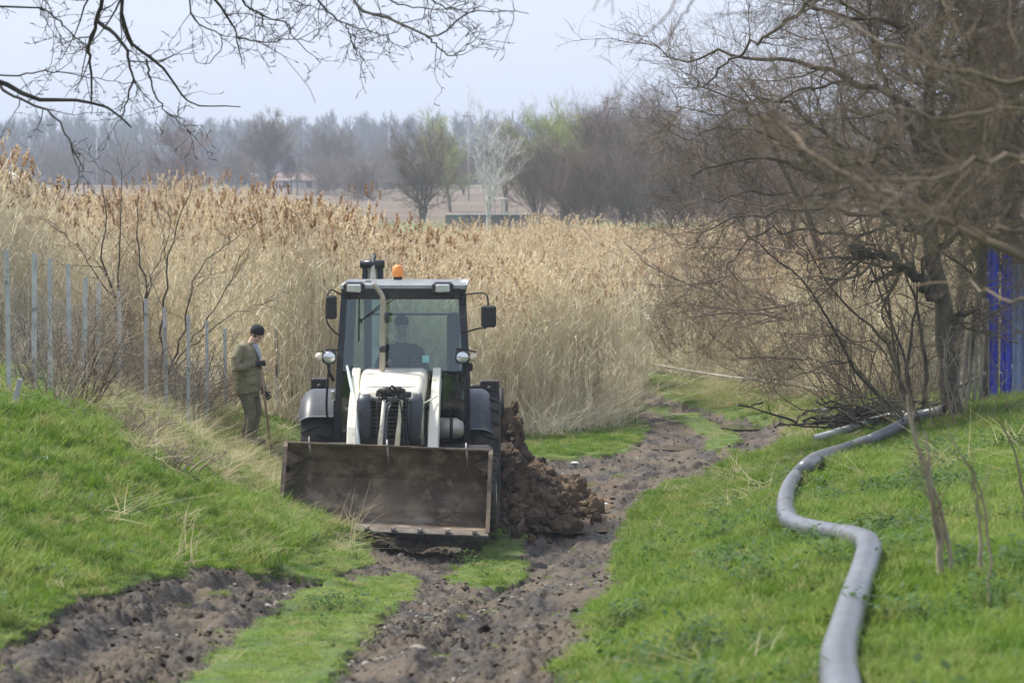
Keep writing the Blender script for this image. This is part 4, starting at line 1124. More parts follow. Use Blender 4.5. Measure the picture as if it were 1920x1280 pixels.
# ------------------------------------------------------------------ fence on the left bank
M['galv'] = mat_two('galvanised', (.44, .44, .42), (.60, .60, .57), rough=.8, spec=.25, scale=5, c3=(.24, .23, .21), scale3=12)
M['wire'] = mat_two('wire', (.30, .31, .32), (.42, .43, .44), rough=.5, metallic=.5, scale=3)
M['old_wood'] = mat_two('old_wood', (.12, .095, .08), (.24, .21, .18), rough=.9, scale=3, stretch=(6, 6, .6), bs=.5, bd=.01)
M['grey_plank'] = mat_two('grey_plank', (.20, .19, .155), (.34, .32, .27), rough=.9, scale=2.4, stretch=(7, 7, .5), bs=.7, bd=.01, c3=(.12, .11, .09), scale3=4)
M['concrete'] = mat_two('concrete', (.42, .41, .39), (.56, .55, .53), rough=.9, scale=4)
def fence():
    ps = [(18,737,468,28),(64,742,475,29.6),(95,748,484,31.2),(133,752,494,32.6),(158,757,520,34),(186,760,530,35.3),(226,762,545,36.6),(274,762,560,38),(313,768,576,39.4),(353,772,590,40.9),(389,777,600,42.2),(424,781,616,43.5)]
    x0 = P(ps[0][0], ps[0][1], ps[0][3])
    g0 = float(Zs(x0[0], x0[1]))
    root = empty('wire_fence', (x0[0], x0[1], g0), 0, 'grey metal post and wire mesh fence running up the left bank', 'fence')
    off = np.array([x0[0], x0[1], g0]); tops = []
    for k, (px, yb, yt, D) in enumerate(ps):
        b_ = P(px, yb, D); t = P(px, yt, D); zb = float(Zs(b_[0], D))
        mb = MB(); w = .052 if k else .045
        x = b_[0] - off[0]; y = D - off[1]
        lean = (-.012, .02, .008, -.015, .03, .01, 0, .012, -.02, .015, 0, -.01)[k]
        # angle iron section
        prof = [(-w/2, -w/2), (w/2, -w/2), (w/2, -w/2 + .007), (-w/2 + .007, -w/2 + .007), (-w/2 + .007, w/2), (-w/2, w/2)]
        zt = t[2] - off[2]; z0 = zb - off[2] - .2
        mb.loft([[(x + p[0], y + p[1], z0) for p in prof], [(x + p[0] + lean, y + p[1], zt) for p in prof]], smooth=False)
        mb.build('post', M['galv'], root)
        tops.append(np.array([x, y + .03, zt, zb - off[2]]))
    # chain link between posts: two families of diagonal wires and three line wires
    mb = MB()
    for k in range(len(tops) - 1):
        a, c = tops[k], tops[k + 1]; h = 1.05 - .012 * k
        A = lambda u, v: (a[0] + (c[0] - a[0]) * u, a[1] + (c[1] - a[1]) * u, (a[3] + (c[3] - a[3]) * u) + .03 + v * h)
        for v in (0, .33, .66, 1.0):
            mb.tube([A(0, v), A(.5, v - .012), A(1, v)], .0016, 3, cap=False, smooth=False)
        n = 11
        for i in range(-n, n + 1):
            for sg in (1, -1):
                u0 = i / n if sg > 0 else i / n + 0; p = []
                for v in (0, 1.):
                    p.append((u0 + (v if sg > 0 else 1 - v) * 1.0 * .72, v))
                # clip to panel
                (ua, va), (ub, vb) = p
                lo, hi = 0., 1.
                du = ub - ua
                if abs(du) < 1e-6: continue
                tA, tB = (0 - ua) / du, (1 - ua) / du
                lo = max(lo, min(tA, tB)); hi = min(hi, max(tA, tB))
                if hi - lo < .03: continue
                mb.tube([A(ua + du * lo, va + (vb - va) * lo), A(ua + du * hi, va + (vb - va) * hi)], .0009, 3, cap=False, smooth=False)
    mb.build('wire_mesh', M['wire'], root)
    # separate weathered post at the end with one strand of wire to it
    q = P(519, 801, 45.6); z = float(Zs(q[0], q[1])); t = P(519, 614, 45.6)
    r2 = empty('fence_post', (q[0], q[1], z), 0, 'weathered wooden post strapped to a short grey stake, right of the standing man', 'post')
    mb = MB(); H = t[2] - z
    mb.tube([(0, 0, .32), (.008, 0, H * .5), (-.004, 0, H - .03), (-.01, 0, H)], [.036, .036, .033, .022], 8)
    mb.build('wooden_stake', M['old_wood'], r2)
    mb = MB(); mb.box((0, -.045, .22), (.085, .03, .84), bev=.004); mb.build('metal_stake', M['galv'], r2)
    mb = MB(); a = np.array([tops[-1][0], tops[-1][1], tops[-1][2] - .04]) + off - np.array([q[0], q[1], z])
    mb.tube([tuple(a), tuple((a + np.array([0, 0, H - .05])) / 2 - np.array([0, 0, .03])), (0, 0, H - .05)], .003, 4, cap=False); mb.build('wire', M['wire'], r2)
    # small leaning pale stake at the far left
    q = hit(30, 770, 20, 60); mb = MB(); mb.box((0, 0, .12), (.05, .03, .36), rot=(0, .25, 0), bev=.004)
    o = mb.build('stake', M['concrete']); o.location = q; tag(o, 'short pale leaning stake in the grass at the left end of the wire fence', 'stake')
fence()

# ------------------------------------------------------------------ hoses
mh, nt, b = newmat('hose_plastic')
f = noise_fac(nt, 2.2, lo=.4, hi=.65); c = mixc(nt, f, (.165, .175, .188), (.11, .12, .13))
f2 = noise_fac(nt, 12, lo=.55, hi=.75); c = mixc(nt, f2, c, (.12, .11, .09))
nt.links.new(c, b.inputs['Base Color']); b.inputs['Roughness'].default_value = .33
bump(nt, b, noise_fac(nt, 25, lo=.3, hi=.7), .15, .004)
M['hose'] = mh
def hose(name, pts, rad, label, mat, n=220, end_py=None, rib=0.0, lift=.8, cat='hose'):
    g = []
    for p in pts:
        q = hit(p[0], p[1]); q[2] = float(Zs(q[0], q[1])) + rad * lift + (.03 + .07 * smooth01((q[1] - 22) / 6) if rad > .06 else .06) + (p[2] if len(p) > 2 else 0); g.append(q)
    c = resample(g, n)
    # keep lying on the ground
    for i in range(n):
        pass
    base = c[0].copy(); base[2] -= rad
    mb = MB(); r = random.Random(3)
    rr = [rad * (1 + .035 * math.sin(i * .9) * float(pnoise(i * .11, 2.)) + .03 * float(pnoise(i * .25, 5.))) for i in range(n)]
    if n > 1000: rr = [rad * (1 + .05 * float(pnoise(i * .012, 5.)) + .022 * math.sin(i * 2 * PI / 4.)) for i in range(n)]
    mb.tube([tuple(q - base) for q in c], rr, 20, cap=False, sy=.92)
    # open end: inner wall
    k = len(mb.v) - 20
    e = [Vector(mb.v[k + i]) for i in range(20)]; cen = sum(e, Vector()) / 20; T = (Vector(c[-1]) - Vector(c[-2])).normalized()
    mb.loft([[tuple(p) for p in e], [tuple(cen + (p - cen) * .88) for p in e], [tuple(cen + (p - cen) * .86 - T * .5) for p in e]], cap=False)
    o = mb.build(name, mat); o.location = base; tag(o, label, cat)
    if rad > .06:
        for f_ in (.30, .47, .625, .80):
            i = int(n * f_); p = [Vector(c[j] - base) for j in (i - 1, i, i + 1)]; T = (p[2] - p[0]).normalized()
            m2 = MB(); m2.tube([p[1] - T * .035, p[1] - T * .03, p[1] + T * .03, p[1] + T * .035], [rad * 1.0, rad * 1.07, rad * 1.07, rad * 1.0], 20, cap=False, sy=.94); m2.build('coupling', M['hose_band'], o)
    return o
M['hose_band'] = mat_two('hose_band', (.12, .125, .13), (.20, .20, .20), rough=.5, scale=9)
o = hose('hose', [(1585,1400),(1572,1290),(1578,1240),(1600,1160),(1624,1085),(1628,1052),(1606,1034),(1560,1024),(1500,1010),(1476,990),(1474,958),(1492,925),(1530,893),(1580,867),(1640,845),(1680,826),(1712,806),(1750,797),(1772,793)], .072,
     'fat grey corrugated hose winding through the grass from the foreground up to the branch heap', M['hose'], 1500)
# bands, the slightly different sleeve pieces of the hose
hose('hose', [(1527,838),(1570,825),(1620,810),(1655,798),(1685,793),(1708,795)], .058, 'shorter paler grey pipe lying behind the winding hose, its end buried in grass', mat_two('pale_hose', (.46, .48, .48), (.36, .37, .37), rough=.45, scale=3), 60)
hose('irrigation_pipe', [(1090,672),(1098,680),(1140,683),(1200,693),(1250,704),(1330,718),(1420,730),(1500,738),(1535,752)], .026, 'thin whitish pipe lying along the far verge at the foot of the right reeds', mat_two('pipe_white', (.42, .40, .36), (.30, .28, .25), rough=.7, scale=3), 60, lift=4.5, cat='pipe')
def marker():
    q = hit(1545, 792); mb = MB()
    mb.loft([[(.055 * s_ * math.cos(a), .055 * s_ * math.sin(a), z) for a in np.linspace(0, 2 * PI, 12, endpoint=False)] for s_, z in ((1, -.05), (1, .22), (.96, .23), (.6, .235))])
    mb.box((-.09, -.01, .19), (.16, .02, .03), rot=(0, .5, 0), bev=.004)
    o = mb.build('marker_post', M['concrete']); o.location = q; tag(o, 'stubby white marker post at the left end of the branch heap', 'post')
marker()

# ------------------------------------------------------------------ spoil heap beside the loader
M['clay'] = mat_two('clay', (.060, .038, .022), (.165, .112, .066), rough=.88, scale=2.2, spec=.25, bs=1.0, bd=.03, bscale=18, c3=(.23, .165, .105), scale3=5, rlo=.45)
def spoil():
    r = np.random.default_rng(909); blobs = []
    D0 = 38.2
    c0 = np.array([(985 - 960) / FPX * D0, D0, 0]); g0 = float(Zs(c0[0], D0)); base = np.array([c0[0], c0[1], g0])
    def height(px, D):   # outline of the heap
        a = np.exp(-((px - 955) / 38.) ** 2) * 1.22 * np.exp(-((D - 39.3) / 1.0) ** 2)
        b_ = np.exp(-((px - 1010) / 54.) ** 2) * .52 * np.exp(-((D - 38.3) / 1.25) ** 2)
        c_ = np.exp(-((px - 1072) / 26.) ** 2) * .30 * np.exp(-((D - 38.8) / .7) ** 2)
        return np.maximum(np.maximum(a, b_), c_)
    u = np.linspace(880, 1150, 150); w = np.linspace(36.3, 41.5, 130)
    U, W = np.meshgrid(u, w); X = (U - 960) / FPX * W
    H = height(U, W) * (1 + .35 * fbm(X * 2.2, W * 2, o=3)) 
    H = H + (.16 * np.abs(fbm(X * 4, W * 4, o=4)) + .05 * fbm(X * 16, W * 16, o=3)) * np.clip(H * 3, 0, 1) - .05
    Z = Zs(X, W) + H
    V_ = np.stack([X, W, Z], 2).reshape(-1, 3) - base
    # push sideways so that faces overhang and break
    nx = fbm(V_[:, 0] * 5, V_[:, 1] * 5, V_[:, 2] * 5, o=3); ny = fbm(V_[:, 0] * 5 + 40, V_[:, 1] * 5, V_[:, 2] * 5, o=3)
    V_[:, 0] += nx * .09; V_[:, 1] += ny * .09
    id_ = np.arange(U.size).reshape(U.shape)
    F = np.stack([id_[:-1, :-1], id_[:-1, 1:], id_[1:, 1:], id_[1:, :-1]], 2).reshape(-1, 4)
    root = empty('spoil_heap', tuple(base), 0, 'heap of wet brown clay and clods dug out beside the loader', 'soil heap')
    me = np_me('heap', V_, [F], smooth=True); link_mesh('soil', me, M['clay'], root)
    # clods lying on it
    Vs, Fs, nb = [], [], 0
    mb = MB(); mb.ball((0, 0, 0), 1, 16, 11); bv = np.array(mb.v)
    quads = [f for f in mb.f if len(f) == 4]; tris = [f for f in mb.f if len(f) == 3]
    Q, T = [], []
    for k in range(900):
        px = r.normal(1003, 42); D = r.normal(38.2, .85)
        if px < 925: px = 925 + r.uniform(0, 40)
        x = (px - 960) / FPX * D; h = float(height(px, D)); s = np.clip(np.exp(r.normal(-3.35, .6)), .012, .15)
        if k < 14: px = r.uniform(950, 1070); D = r.uniform(37.4, 38.3); x = (px - 960) / FPX * D; h = float(height(px, D)) * .8; s = r.uniform(.08, .19)
        q = bv * (1 + .5 * fbm(bv[:, 0] * 1.6 + k * 3, bv[:, 1] * 1.6, bv[:, 2] * 1.6, o=3)[:, None] + .24 * fbm(bv[:, 0] * 5 + k, bv[:, 1] * 6, bv[:, 2] * 6, o=2)[:, None])
        q = q * s * r.uniform(.6, 1.2, 3); q = q + [x, D, float(Zs(x, D)) + h * r.uniform(.75, 1.1)] - base
        Vs.append(q); Q += [[i + nb for i in f] for f in quads]; T += [[i + nb for i in f] for f in tris]; nb += len(q)
    me = np_me('clods', np.concatenate(Vs), [np.array(Q), np.array(T)], smooth=True); o = link_mesh('clods', me, M['clay'], root); o['kind'] = 'stuff'
spoil()
def scraps():
    for k, (px, py, s, lab) in enumerate([(1131,940,.055,'crumpled white scrap of paper on the mud right of the clay heap'), (1078,868,.045,'small white scrap lying behind the clay heap'), (78,868,.04,'tiny white scrap in the grass of the left bank')]):
        q = hit(px, py); q[2] = float(Zg(q[0], q[1])[0]) + .02; mb = MB(); mb.ball((0, 0, 0), 1, 12, 8); v = np.array(mb.v)
        v = v * (1 + .4 * fbm(v[:, 0] * 2 + k * 9, v[:, 1] * 2, v[:, 2] * 2, o=3)[:, None]) * [s * 1.5, s, s * .5]; mb.v = [tuple(a) for a in v]
        o = mb.build('litter', mat_two('paper', (.75, .74, .72), (.85, .84, .82), rough=.8, scale=9)); o.location = q; tag(o, lab, 'litter')
scraps()

# ------------------------------------------------------------------ right edge: plank fence and blue sheet panels
def planks():
    D = 39.5; root_p = P(1770, 790, D); root = empty('plank_fence', tuple(root_p), 0, 'weathered grey wooden plank fence leaning beside the blue panels', 'fence')
    r = random.Random(5)
    xs = np.linspace(1772, 1845, 7)
    mb = MB()
    for k in range(6):
        a0 = P(xs[k] - (14 if k == 0 else 6 if k == 1 else 0), 795, D + .03 * k); a1 = P(xs[k + 1] - 2, 792, D + .03 * k)
        tpy = [690, 648, 618, 600, 596, 590][k]
        b0 = P(xs[k] + (22 - 3 * k), tpy + r.uniform(-8, 8), D + .1); b1 = P(xs[k + 1] - 2 + (10 - 2 * k), tpy - 10 + r.uniform(-8, 8), D + .1)
        a0[2] -= .2; a1[2] -= .2
        q = [p - root_p for p in (a0, a1, b1, b0)]; th = np.array([0, .025, 0])
        mb.add([*q, *[p + th for p in q]], [(0, 1, 2, 3), (7, 6, 5, 4), (0, 4, 5, 1), (1, 5, 6, 2), (2, 6, 7, 3), (3, 7, 4, 0)])
    mb.build('planks', M['grey_plank'], root)
    mb = MB(); a = P(1775, 735, D + .2) - root_p; c = P(1850, 700, D + .2) - root_p
    mb.tube([tuple(a), tuple(c)], .035, 6); mb.build('rail', M['old_wood'], root)
    mb = MB(); a = P(1850, 800, D + .25) - root_p; c = P(1847, 560, D + .25) - root_p
    mb.tube([tuple(a), tuple(c)], .05, 8); mb.build('post', M['old_wood'], root)
    # blue corrugated sheets
    def sheet(name, x0, x1, yt, yb, D, mat, label, seed, gap=None):
        p0 = P(x0, yb, D); w = (x1 - x0) / FPX * D; zt = P(x0, yt, D)[2] - p0[2]
        rt = empty(name, tuple(p0), 0, label, 'panel')
        n = max(24, int(w / .0125)); vs = []
        X = np.linspace(0, w, n); Y = .016 * np.clip(np.sin(X * 2 * PI / .11) * 1.8, -1, 1)
        rr = np.random.default_rng(seed)
        rows_ = np.linspace(0, 1, 9)
        for t in rows_:
            yo = .012 * np.sin(3 * t + seed) 
            vs += [(X[i], Y[i] + yo, t * zt) for i in range(n)]
        nv = len(vs); vs += [(a, b_ + .003, c) for a, b_, c in vs]
        fs = []
        for j in range(len(rows_) - 1):
            for i in range(n - 1):
                a = j * n + i
                fs.append((a, a + 1, a + n + 1, a + n)); fs.append((nv + a + n, nv + a + n + 1, nv + a + 1, nv + a))
        mb = MB(); mb.add(vs, fs, False); mb.build('sheet', mat, rt)
        for q_ in (.8, .2): MB().box((w * .5, .05, zt * q_), (w, .04, .05), bev=.004).build('rail', M['galv'], rt)
        for X_ in (w * .12, w * .88):
            for zz in (.2, .8): MB().ball((X_, -.018, zt * zz), .011, 8, 5).build('screw', M['galv'], rt)
    mB = mat_two('blue_sheet', (.03, .045, .46), (.05, .075, .62), rough=.45, scale=3, metallic=.0, c3=(.012, .016, .13), scale3=6)
    mP = mat_two('pale_blue_sheet', (.22, .28, .50), (.34, .40, .60), rough=.5, scale=2, c3=(.14, .16, .28), scale3=5)
    sheet('blue_panel', 1849, 1871, 455, 742, 40.5, mB, 'narrow bright blue corrugated panel next to the plank fence', 1)
    sheet('blue_panel', 1875, 1896, 460, 758, 41.2, mB, 'second bright blue corrugated panel, hanging lower, between the narrow one and the pale one', 2)
    sheet('pale_panel', 1897, 2080, 470, 742, 42.0, mP, 'wide pale blue corrugated sheet at the right edge behind the branches', 3)
planks()

# ------------------------------------------------------------------ far side of the valley
rf = np.random.default_rng(1001)
def gz(px, D): return ((px - 960) / FPX * D, D, EYE - 4.6)
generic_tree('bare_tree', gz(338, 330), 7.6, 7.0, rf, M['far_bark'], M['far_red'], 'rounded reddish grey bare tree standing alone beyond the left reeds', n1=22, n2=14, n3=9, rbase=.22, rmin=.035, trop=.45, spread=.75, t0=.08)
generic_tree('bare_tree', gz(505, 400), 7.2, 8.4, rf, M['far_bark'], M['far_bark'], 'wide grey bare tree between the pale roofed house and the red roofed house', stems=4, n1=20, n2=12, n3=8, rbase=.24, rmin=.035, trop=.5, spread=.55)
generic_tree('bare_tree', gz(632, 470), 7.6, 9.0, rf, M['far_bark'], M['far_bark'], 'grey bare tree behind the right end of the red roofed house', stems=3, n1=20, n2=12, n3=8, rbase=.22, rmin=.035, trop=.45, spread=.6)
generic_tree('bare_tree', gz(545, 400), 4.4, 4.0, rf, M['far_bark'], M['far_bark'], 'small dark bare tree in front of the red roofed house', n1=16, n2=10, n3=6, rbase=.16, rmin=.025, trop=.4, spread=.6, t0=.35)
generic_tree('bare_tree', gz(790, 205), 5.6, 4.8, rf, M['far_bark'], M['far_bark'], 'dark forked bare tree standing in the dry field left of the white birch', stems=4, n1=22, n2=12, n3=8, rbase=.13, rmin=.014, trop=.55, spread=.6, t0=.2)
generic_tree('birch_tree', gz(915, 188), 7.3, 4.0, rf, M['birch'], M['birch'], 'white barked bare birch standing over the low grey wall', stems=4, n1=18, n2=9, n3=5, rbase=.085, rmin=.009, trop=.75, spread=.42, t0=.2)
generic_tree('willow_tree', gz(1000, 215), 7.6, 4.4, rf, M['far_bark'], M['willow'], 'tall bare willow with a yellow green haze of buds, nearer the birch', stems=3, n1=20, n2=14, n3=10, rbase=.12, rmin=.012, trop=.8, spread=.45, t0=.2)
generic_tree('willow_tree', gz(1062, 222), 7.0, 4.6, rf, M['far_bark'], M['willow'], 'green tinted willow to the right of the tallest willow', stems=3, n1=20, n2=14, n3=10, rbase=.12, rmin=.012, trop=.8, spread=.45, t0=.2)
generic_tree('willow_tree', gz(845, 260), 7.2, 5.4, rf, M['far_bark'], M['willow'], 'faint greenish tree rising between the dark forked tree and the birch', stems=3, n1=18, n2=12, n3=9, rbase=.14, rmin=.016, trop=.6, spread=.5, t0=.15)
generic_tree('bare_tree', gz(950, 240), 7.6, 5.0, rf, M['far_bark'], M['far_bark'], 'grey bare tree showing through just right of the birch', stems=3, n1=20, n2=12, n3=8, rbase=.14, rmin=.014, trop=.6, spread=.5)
for k, (px, D, H, W, lab) in enumerate([
    (1010, 196, 4.6, 4.4, 'grey thicket bush just right of the white gazebo'),
    (1062, 185, 4.0, 4.2, 'dense grey thicket bush behind the low wall end'),
    (1120, 192, 6.6, 5.2, 'tall grey brown bush in the middle of the thicket'),
    (1165, 180, 4.8, 4.6, 'pale twigged bush low in front of the tall thicket'),
    (1215, 196, 6.3, 5.4, 'tall brown bush on the right shoulder of the thicket'),
    (1262, 182, 4.8, 4.8, 'grey bush where the thicket meets the near tree twigs'),
    (1320, 188, 6.0, 5.4, 'bush seen through the left twigs of the crooked tree'),
    (1390, 184, 5.6, 5.4, 'bush half hidden behind the thick sawn limb'),
    (1460, 190, 6.0, 5.6, 'far bush behind the middle of the near tangle'),
    (1540, 186, 5.6, 5.6, 'far bush deep behind the right tangle above the reeds'),
    (1085, 240, 8.0, 5.5, 'tall bare tree standing behind the thicket beside the green willows'),
    (1185, 250, 8.0, 5.5, 'tall slender bare tree behind the thicket, further right'),
    (1100, 178, 2.6, 5.0, 'low brushy bush at the foot of the middle thicket'),
    (1190, 176, 2.8, 5.0, 'low brushy bush at the foot of the brown thicket shoulder'),
    (1290, 177, 2.8, 5.0, 'low bush under the twigs left of the crooked tree'),
    (1380, 176, 2.8, 5.0, 'low bush behind the reeds under the sawn limb'),
    (1470, 176, 3.0, 5.0, 'low bush behind the reeds deep in the tangle')]):
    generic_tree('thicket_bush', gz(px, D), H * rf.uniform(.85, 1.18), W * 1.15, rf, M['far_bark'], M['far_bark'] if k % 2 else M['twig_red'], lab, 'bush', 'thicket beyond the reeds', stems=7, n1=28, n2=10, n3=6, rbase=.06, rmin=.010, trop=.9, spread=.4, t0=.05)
for k, (px, D, H, W, lab) in enumerate([
    (655, 420, 2.0, 7.5, 'low hedge bush in the dry field beside the red roofed house'),
    (700, 330, 1.2, 6.0, 'small brown bush in the dry field in front of the white shed'),
    (592, 380, 1.6, 7.0, 'brown hedge bush peeping over the reeds before the red roofed house'),
    (440, 420, 2.2, 8.0, 'brown hedge bush over the reed tops beside the pale roofed house'),
    (250, 450, 3.0, 9.0, 'grey hedge bush over the left reed tops, left of the rounded red grey tree'),
    (120, 480, 3.8, 9.0, 'grey bush group above the far left reed tops'),
    (760, 420, 2.4, 7.0, 'grey bush behind the dark forked tree'),
    (870, 380, 3.4, 7.0, 'grey bush left of the birch trunk in the far field'),
    (820, 480, 4.6, 9.0, 'faint round tree at the far end of the dry field'),
    (715, 520, 5.0, 9.0, 'faint grey tree behind the white shed')]):
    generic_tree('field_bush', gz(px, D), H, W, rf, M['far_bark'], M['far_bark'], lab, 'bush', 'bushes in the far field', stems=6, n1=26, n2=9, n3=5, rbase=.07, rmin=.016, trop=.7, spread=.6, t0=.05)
# the long wood on the horizon reads as one bluish mass
def far_wood():
    r = np.random.default_rng(1100); Vs = []; Fs = []; nb = 0; kinds = []
    for k in range(5):
        s = generic_tree('', (0, 0, 0), 14.5, 8.0, r, None, None, '', stems=1, n1=16, n2=8, n3=4, rbase=.30, rmin=.075, trop=1.2, spread=.2, t0=.3, build=False)
        kinds.append(merge(s))
    for row, (D, hs, step) in enumerate([(830, 1.0, 12), (875, 1.08, 13), (930, 1.12, 14)]):
        for px in np.arange(-500, 2500, step * 1.5):
            px = px + r.normal(0, 6); D_ = D + r.normal(0, 10)
            v, f = kinds[r.integers(5)]; a = r.uniform(0, 6.28); s = hs * r.uniform(.82, 1.12) * (1 + .07 * float(pnoise(px / 120., row * 7.3)))
            c_, s_ = math.cos(a), math.sin(a); q = v @ np.array([[c_, s_, 0], [-s_, c_, 0], [0, 0, 1]]) * s * [1, 1, 1]
            q = q + [(px - 960) / FPX * D_, D_, EYE - 4.6]; Vs.append(q); Fs.append(f + nb); nb += len(q)
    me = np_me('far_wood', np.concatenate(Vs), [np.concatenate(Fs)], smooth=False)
    o = link_mesh('far_wood', me, M['wood_hazed']); tag(o, 'long hazy blue grey wood of bare trees along the whole horizon', 'wood', None, 'stuff')
    # undergrowth of the wood
    n = 34000; x = r.uniform(-100, 250, n); D_ = r.uniform(540, 940, n); x = (r.uniform(-500, 2500, n) - 960) / FPX * D_
    P0 = np.zeros((n, 4, 3)); P0[:, 0] = np.stack([x, D_, np.full(n, EYE - 4.7)], 1); d = np.stack([r.normal(0, .5, n), r.normal(0, .3, n), np.full(n, 1.)], 1)
    L = r.uniform(1.0, 3.2, n)
    for k in range(1, 4): P0[:, k] = P0[:, k - 1] + (d + r.normal(0, .3, d.shape)) * L[:, None] * .9
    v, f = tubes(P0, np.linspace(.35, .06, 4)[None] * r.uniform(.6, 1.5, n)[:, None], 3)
    me = np_me('far_undergrowth', v, [f]); o = link_mesh('far_undergrowth', me, M['wood_hazed']); tag(o, 'hazy undergrowth at the foot of the far wood', 'undergrowth', None, 'stuff')
far_wood()

M['wall_white'] = mat_two('wall_white', (.62, .60, .57), (.72, .70, .67), rough=.9, scale=.8)
M['wall_grey'] = mat_two('wall_grey', (.17, .17, .175), (.23, .23, .235), rough=.9, scale=.8)
M['roof_grey'] = mat_two('roof_grey', (.30, .31, .29), (.40, .41, .38), rough=.9, scale=.6)
M['roof_red'] = mat_two('roof_red', (.24, .16, .135), (.29, .21, .18), rough=.9, scale=.6)
M['far_glass'] = mat_two('window_glass', (.03, .035, .04), (.05, .055, .06), rough=.15, scale=1)
def house(px0, px1, D, hw, hr, mw, mr, label, depth=7, gable=True, chimney=True):
    x0, x1 = (px0 - 960) / FPX * D, (px1 - 960) / FPX * D; w = x1 - x0; z = EYE - 4.6
    root = empty('house', ((x0 + x1) / 2, D, z), 0, label, 'house')
    mb = MB(); mb.box((0, depth / 2, hw / 2), (w * .92, depth, hw)); 
    if gable: mb.prism([(0, 0), (0, 0), (0, 0)], 0, 0) if False else None
    mb.build('wall', mw, root)
    mb = MB(); o_ = w / 2
    if gable:   # gable faces the viewer
        for sx in (-1, 1):
            mb.add([(sx * o_, -.5, hw - .1), (0, -.5, hw + hr), (0, depth + .5, hw + hr), (sx * o_, depth + .5, hw - .1), (sx * o_, -.5, hw + .1), (0, -.5, hw + hr + .22), (0, depth + .5, hw + hr + .22), (sx * o_, depth + .5, hw + .1)],
                   [(0, 1, 2, 3), (7, 6, 5, 4), (0, 4, 5, 1), (3, 2, 6, 7), (0, 3, 7, 4)])
    else:
        for sy in (0, 1):
            ya, yb = (-.5, depth / 2) if sy == 0 else (depth + .5, depth / 2)
            mb.add([(-o_, ya, hw - .1), (o_, ya, hw - .1), (o_ * .8, yb, hw + hr), (-o_ * .8, yb, hw + hr), (-o_, ya, hw + .08), (o_, ya, hw + .08), (o_ * .8, yb, hw + hr + .2), (-o_ * .8, yb, hw + hr + .2)],
                   [(0, 1, 2, 3), (7, 6, 5, 4), (0, 4, 5, 1), (1, 5, 6, 2), (3, 7, 4, 0)])
        for sx in (-1, 1):
            mb.add([(sx * o_, -.5, hw), (sx * o_, depth + .5, hw), (sx * o_ * .8, depth / 2, hw + hr + .1)], [(0, 1, 2)])
    rf_ = mb.build('roof', mr, root)
    if gable:
        mb = MB(); mb.prism([(0.02, 0), (depth - .02, 0), (depth - .02, .01), (.02, .01)], 0, .01)
        mb = MB(); mb.add([(-o_ * .9, .03, hw), (o_ * .9, .03, hw), (0, .03, hw + hr - .05), (-o_ * .9, depth - .03, hw), (o_ * .9, depth - .03, hw), (0, depth - .03, hw + hr - .05)], [(0, 1, 2), (5, 4, 3), (0, 3, 4, 1), (1, 4, 5, 2), (2, 5, 3, 0)]); mb.build('gable', mw, root)
    if chimney:
        mb = MB(); mb.box((o_ * .3, depth * .6, hw + hr * .8 + .3), (.5, .5, 1.2)); mb.build('chimney', M['roof_red'], root)
    for wx in (-.28, .05, .3):
        mb = MB(); mb.box((w * wx, -.03, hw * .55), (.9, .1, 1.1)); mb.build('window', M['far_glass'], root)
house(365, 482, 500, 1.7, 2.0, M['roof_grey'], M['roof_grey'], 'low house with pale gabled roof beyond the left reeds, beside the rounded red grey tree')
house(508, 640, 480, 1.2, 1.1, M['wall_white'], M['roof_red'], 'long low house with reddish roof and whitish wall beyond the left reeds', gable=False)
house(696, 745, 460, 1.1, .7, M['wall_white'], M['roof_grey'], 'small white shed with grey roof in the field left of the dark forked tree', gable=True, chimney=False, depth=4)
house(8, 48, 420, 1.9, .8, M['wall_white'], M['wall_white'], 'small white building half hidden by reed tops at the far left', gable=False, chimney=False, depth=5)
def poles():
    for px, D, H, lab in ((558, 380, 4.9, 'wooden utility pole with crossarm in front of the red roofed house'), (183, 520, 8.5, 'pale concrete pole before the far wood above the left reeds'), (879, 330, 10.2, 'thin mast rising above the far trees left of the birch top'), (730, 560, 9.6, 'pale pole in front of the far wood in the middle')):
        root = empty('utility_pole', gz(px, D), 0, lab, 'pole'); k = D / 400
        mb = MB(); mb.tube([(0, 0, 0), (0, 0, H)], [.11 * k, .07 * k], 8); mb.build('pole', M['far_bark'] if px in (558,) else M['concrete'], root)
        mb = MB(); mb.box((0, 0, H * .93), (1.3, .09, .10)); mb.build('crossarm', M['far_bark'], root)
        for s_ in (-1, 0, 1):
            mb = MB(); mb.tube([(s_ * .55, 0, H * .93 + .05), (s_ * .55, 0, H * .93 + .2)], [.05, .03], 6); mb.build('insulator', M['concrete'], root)
poles()
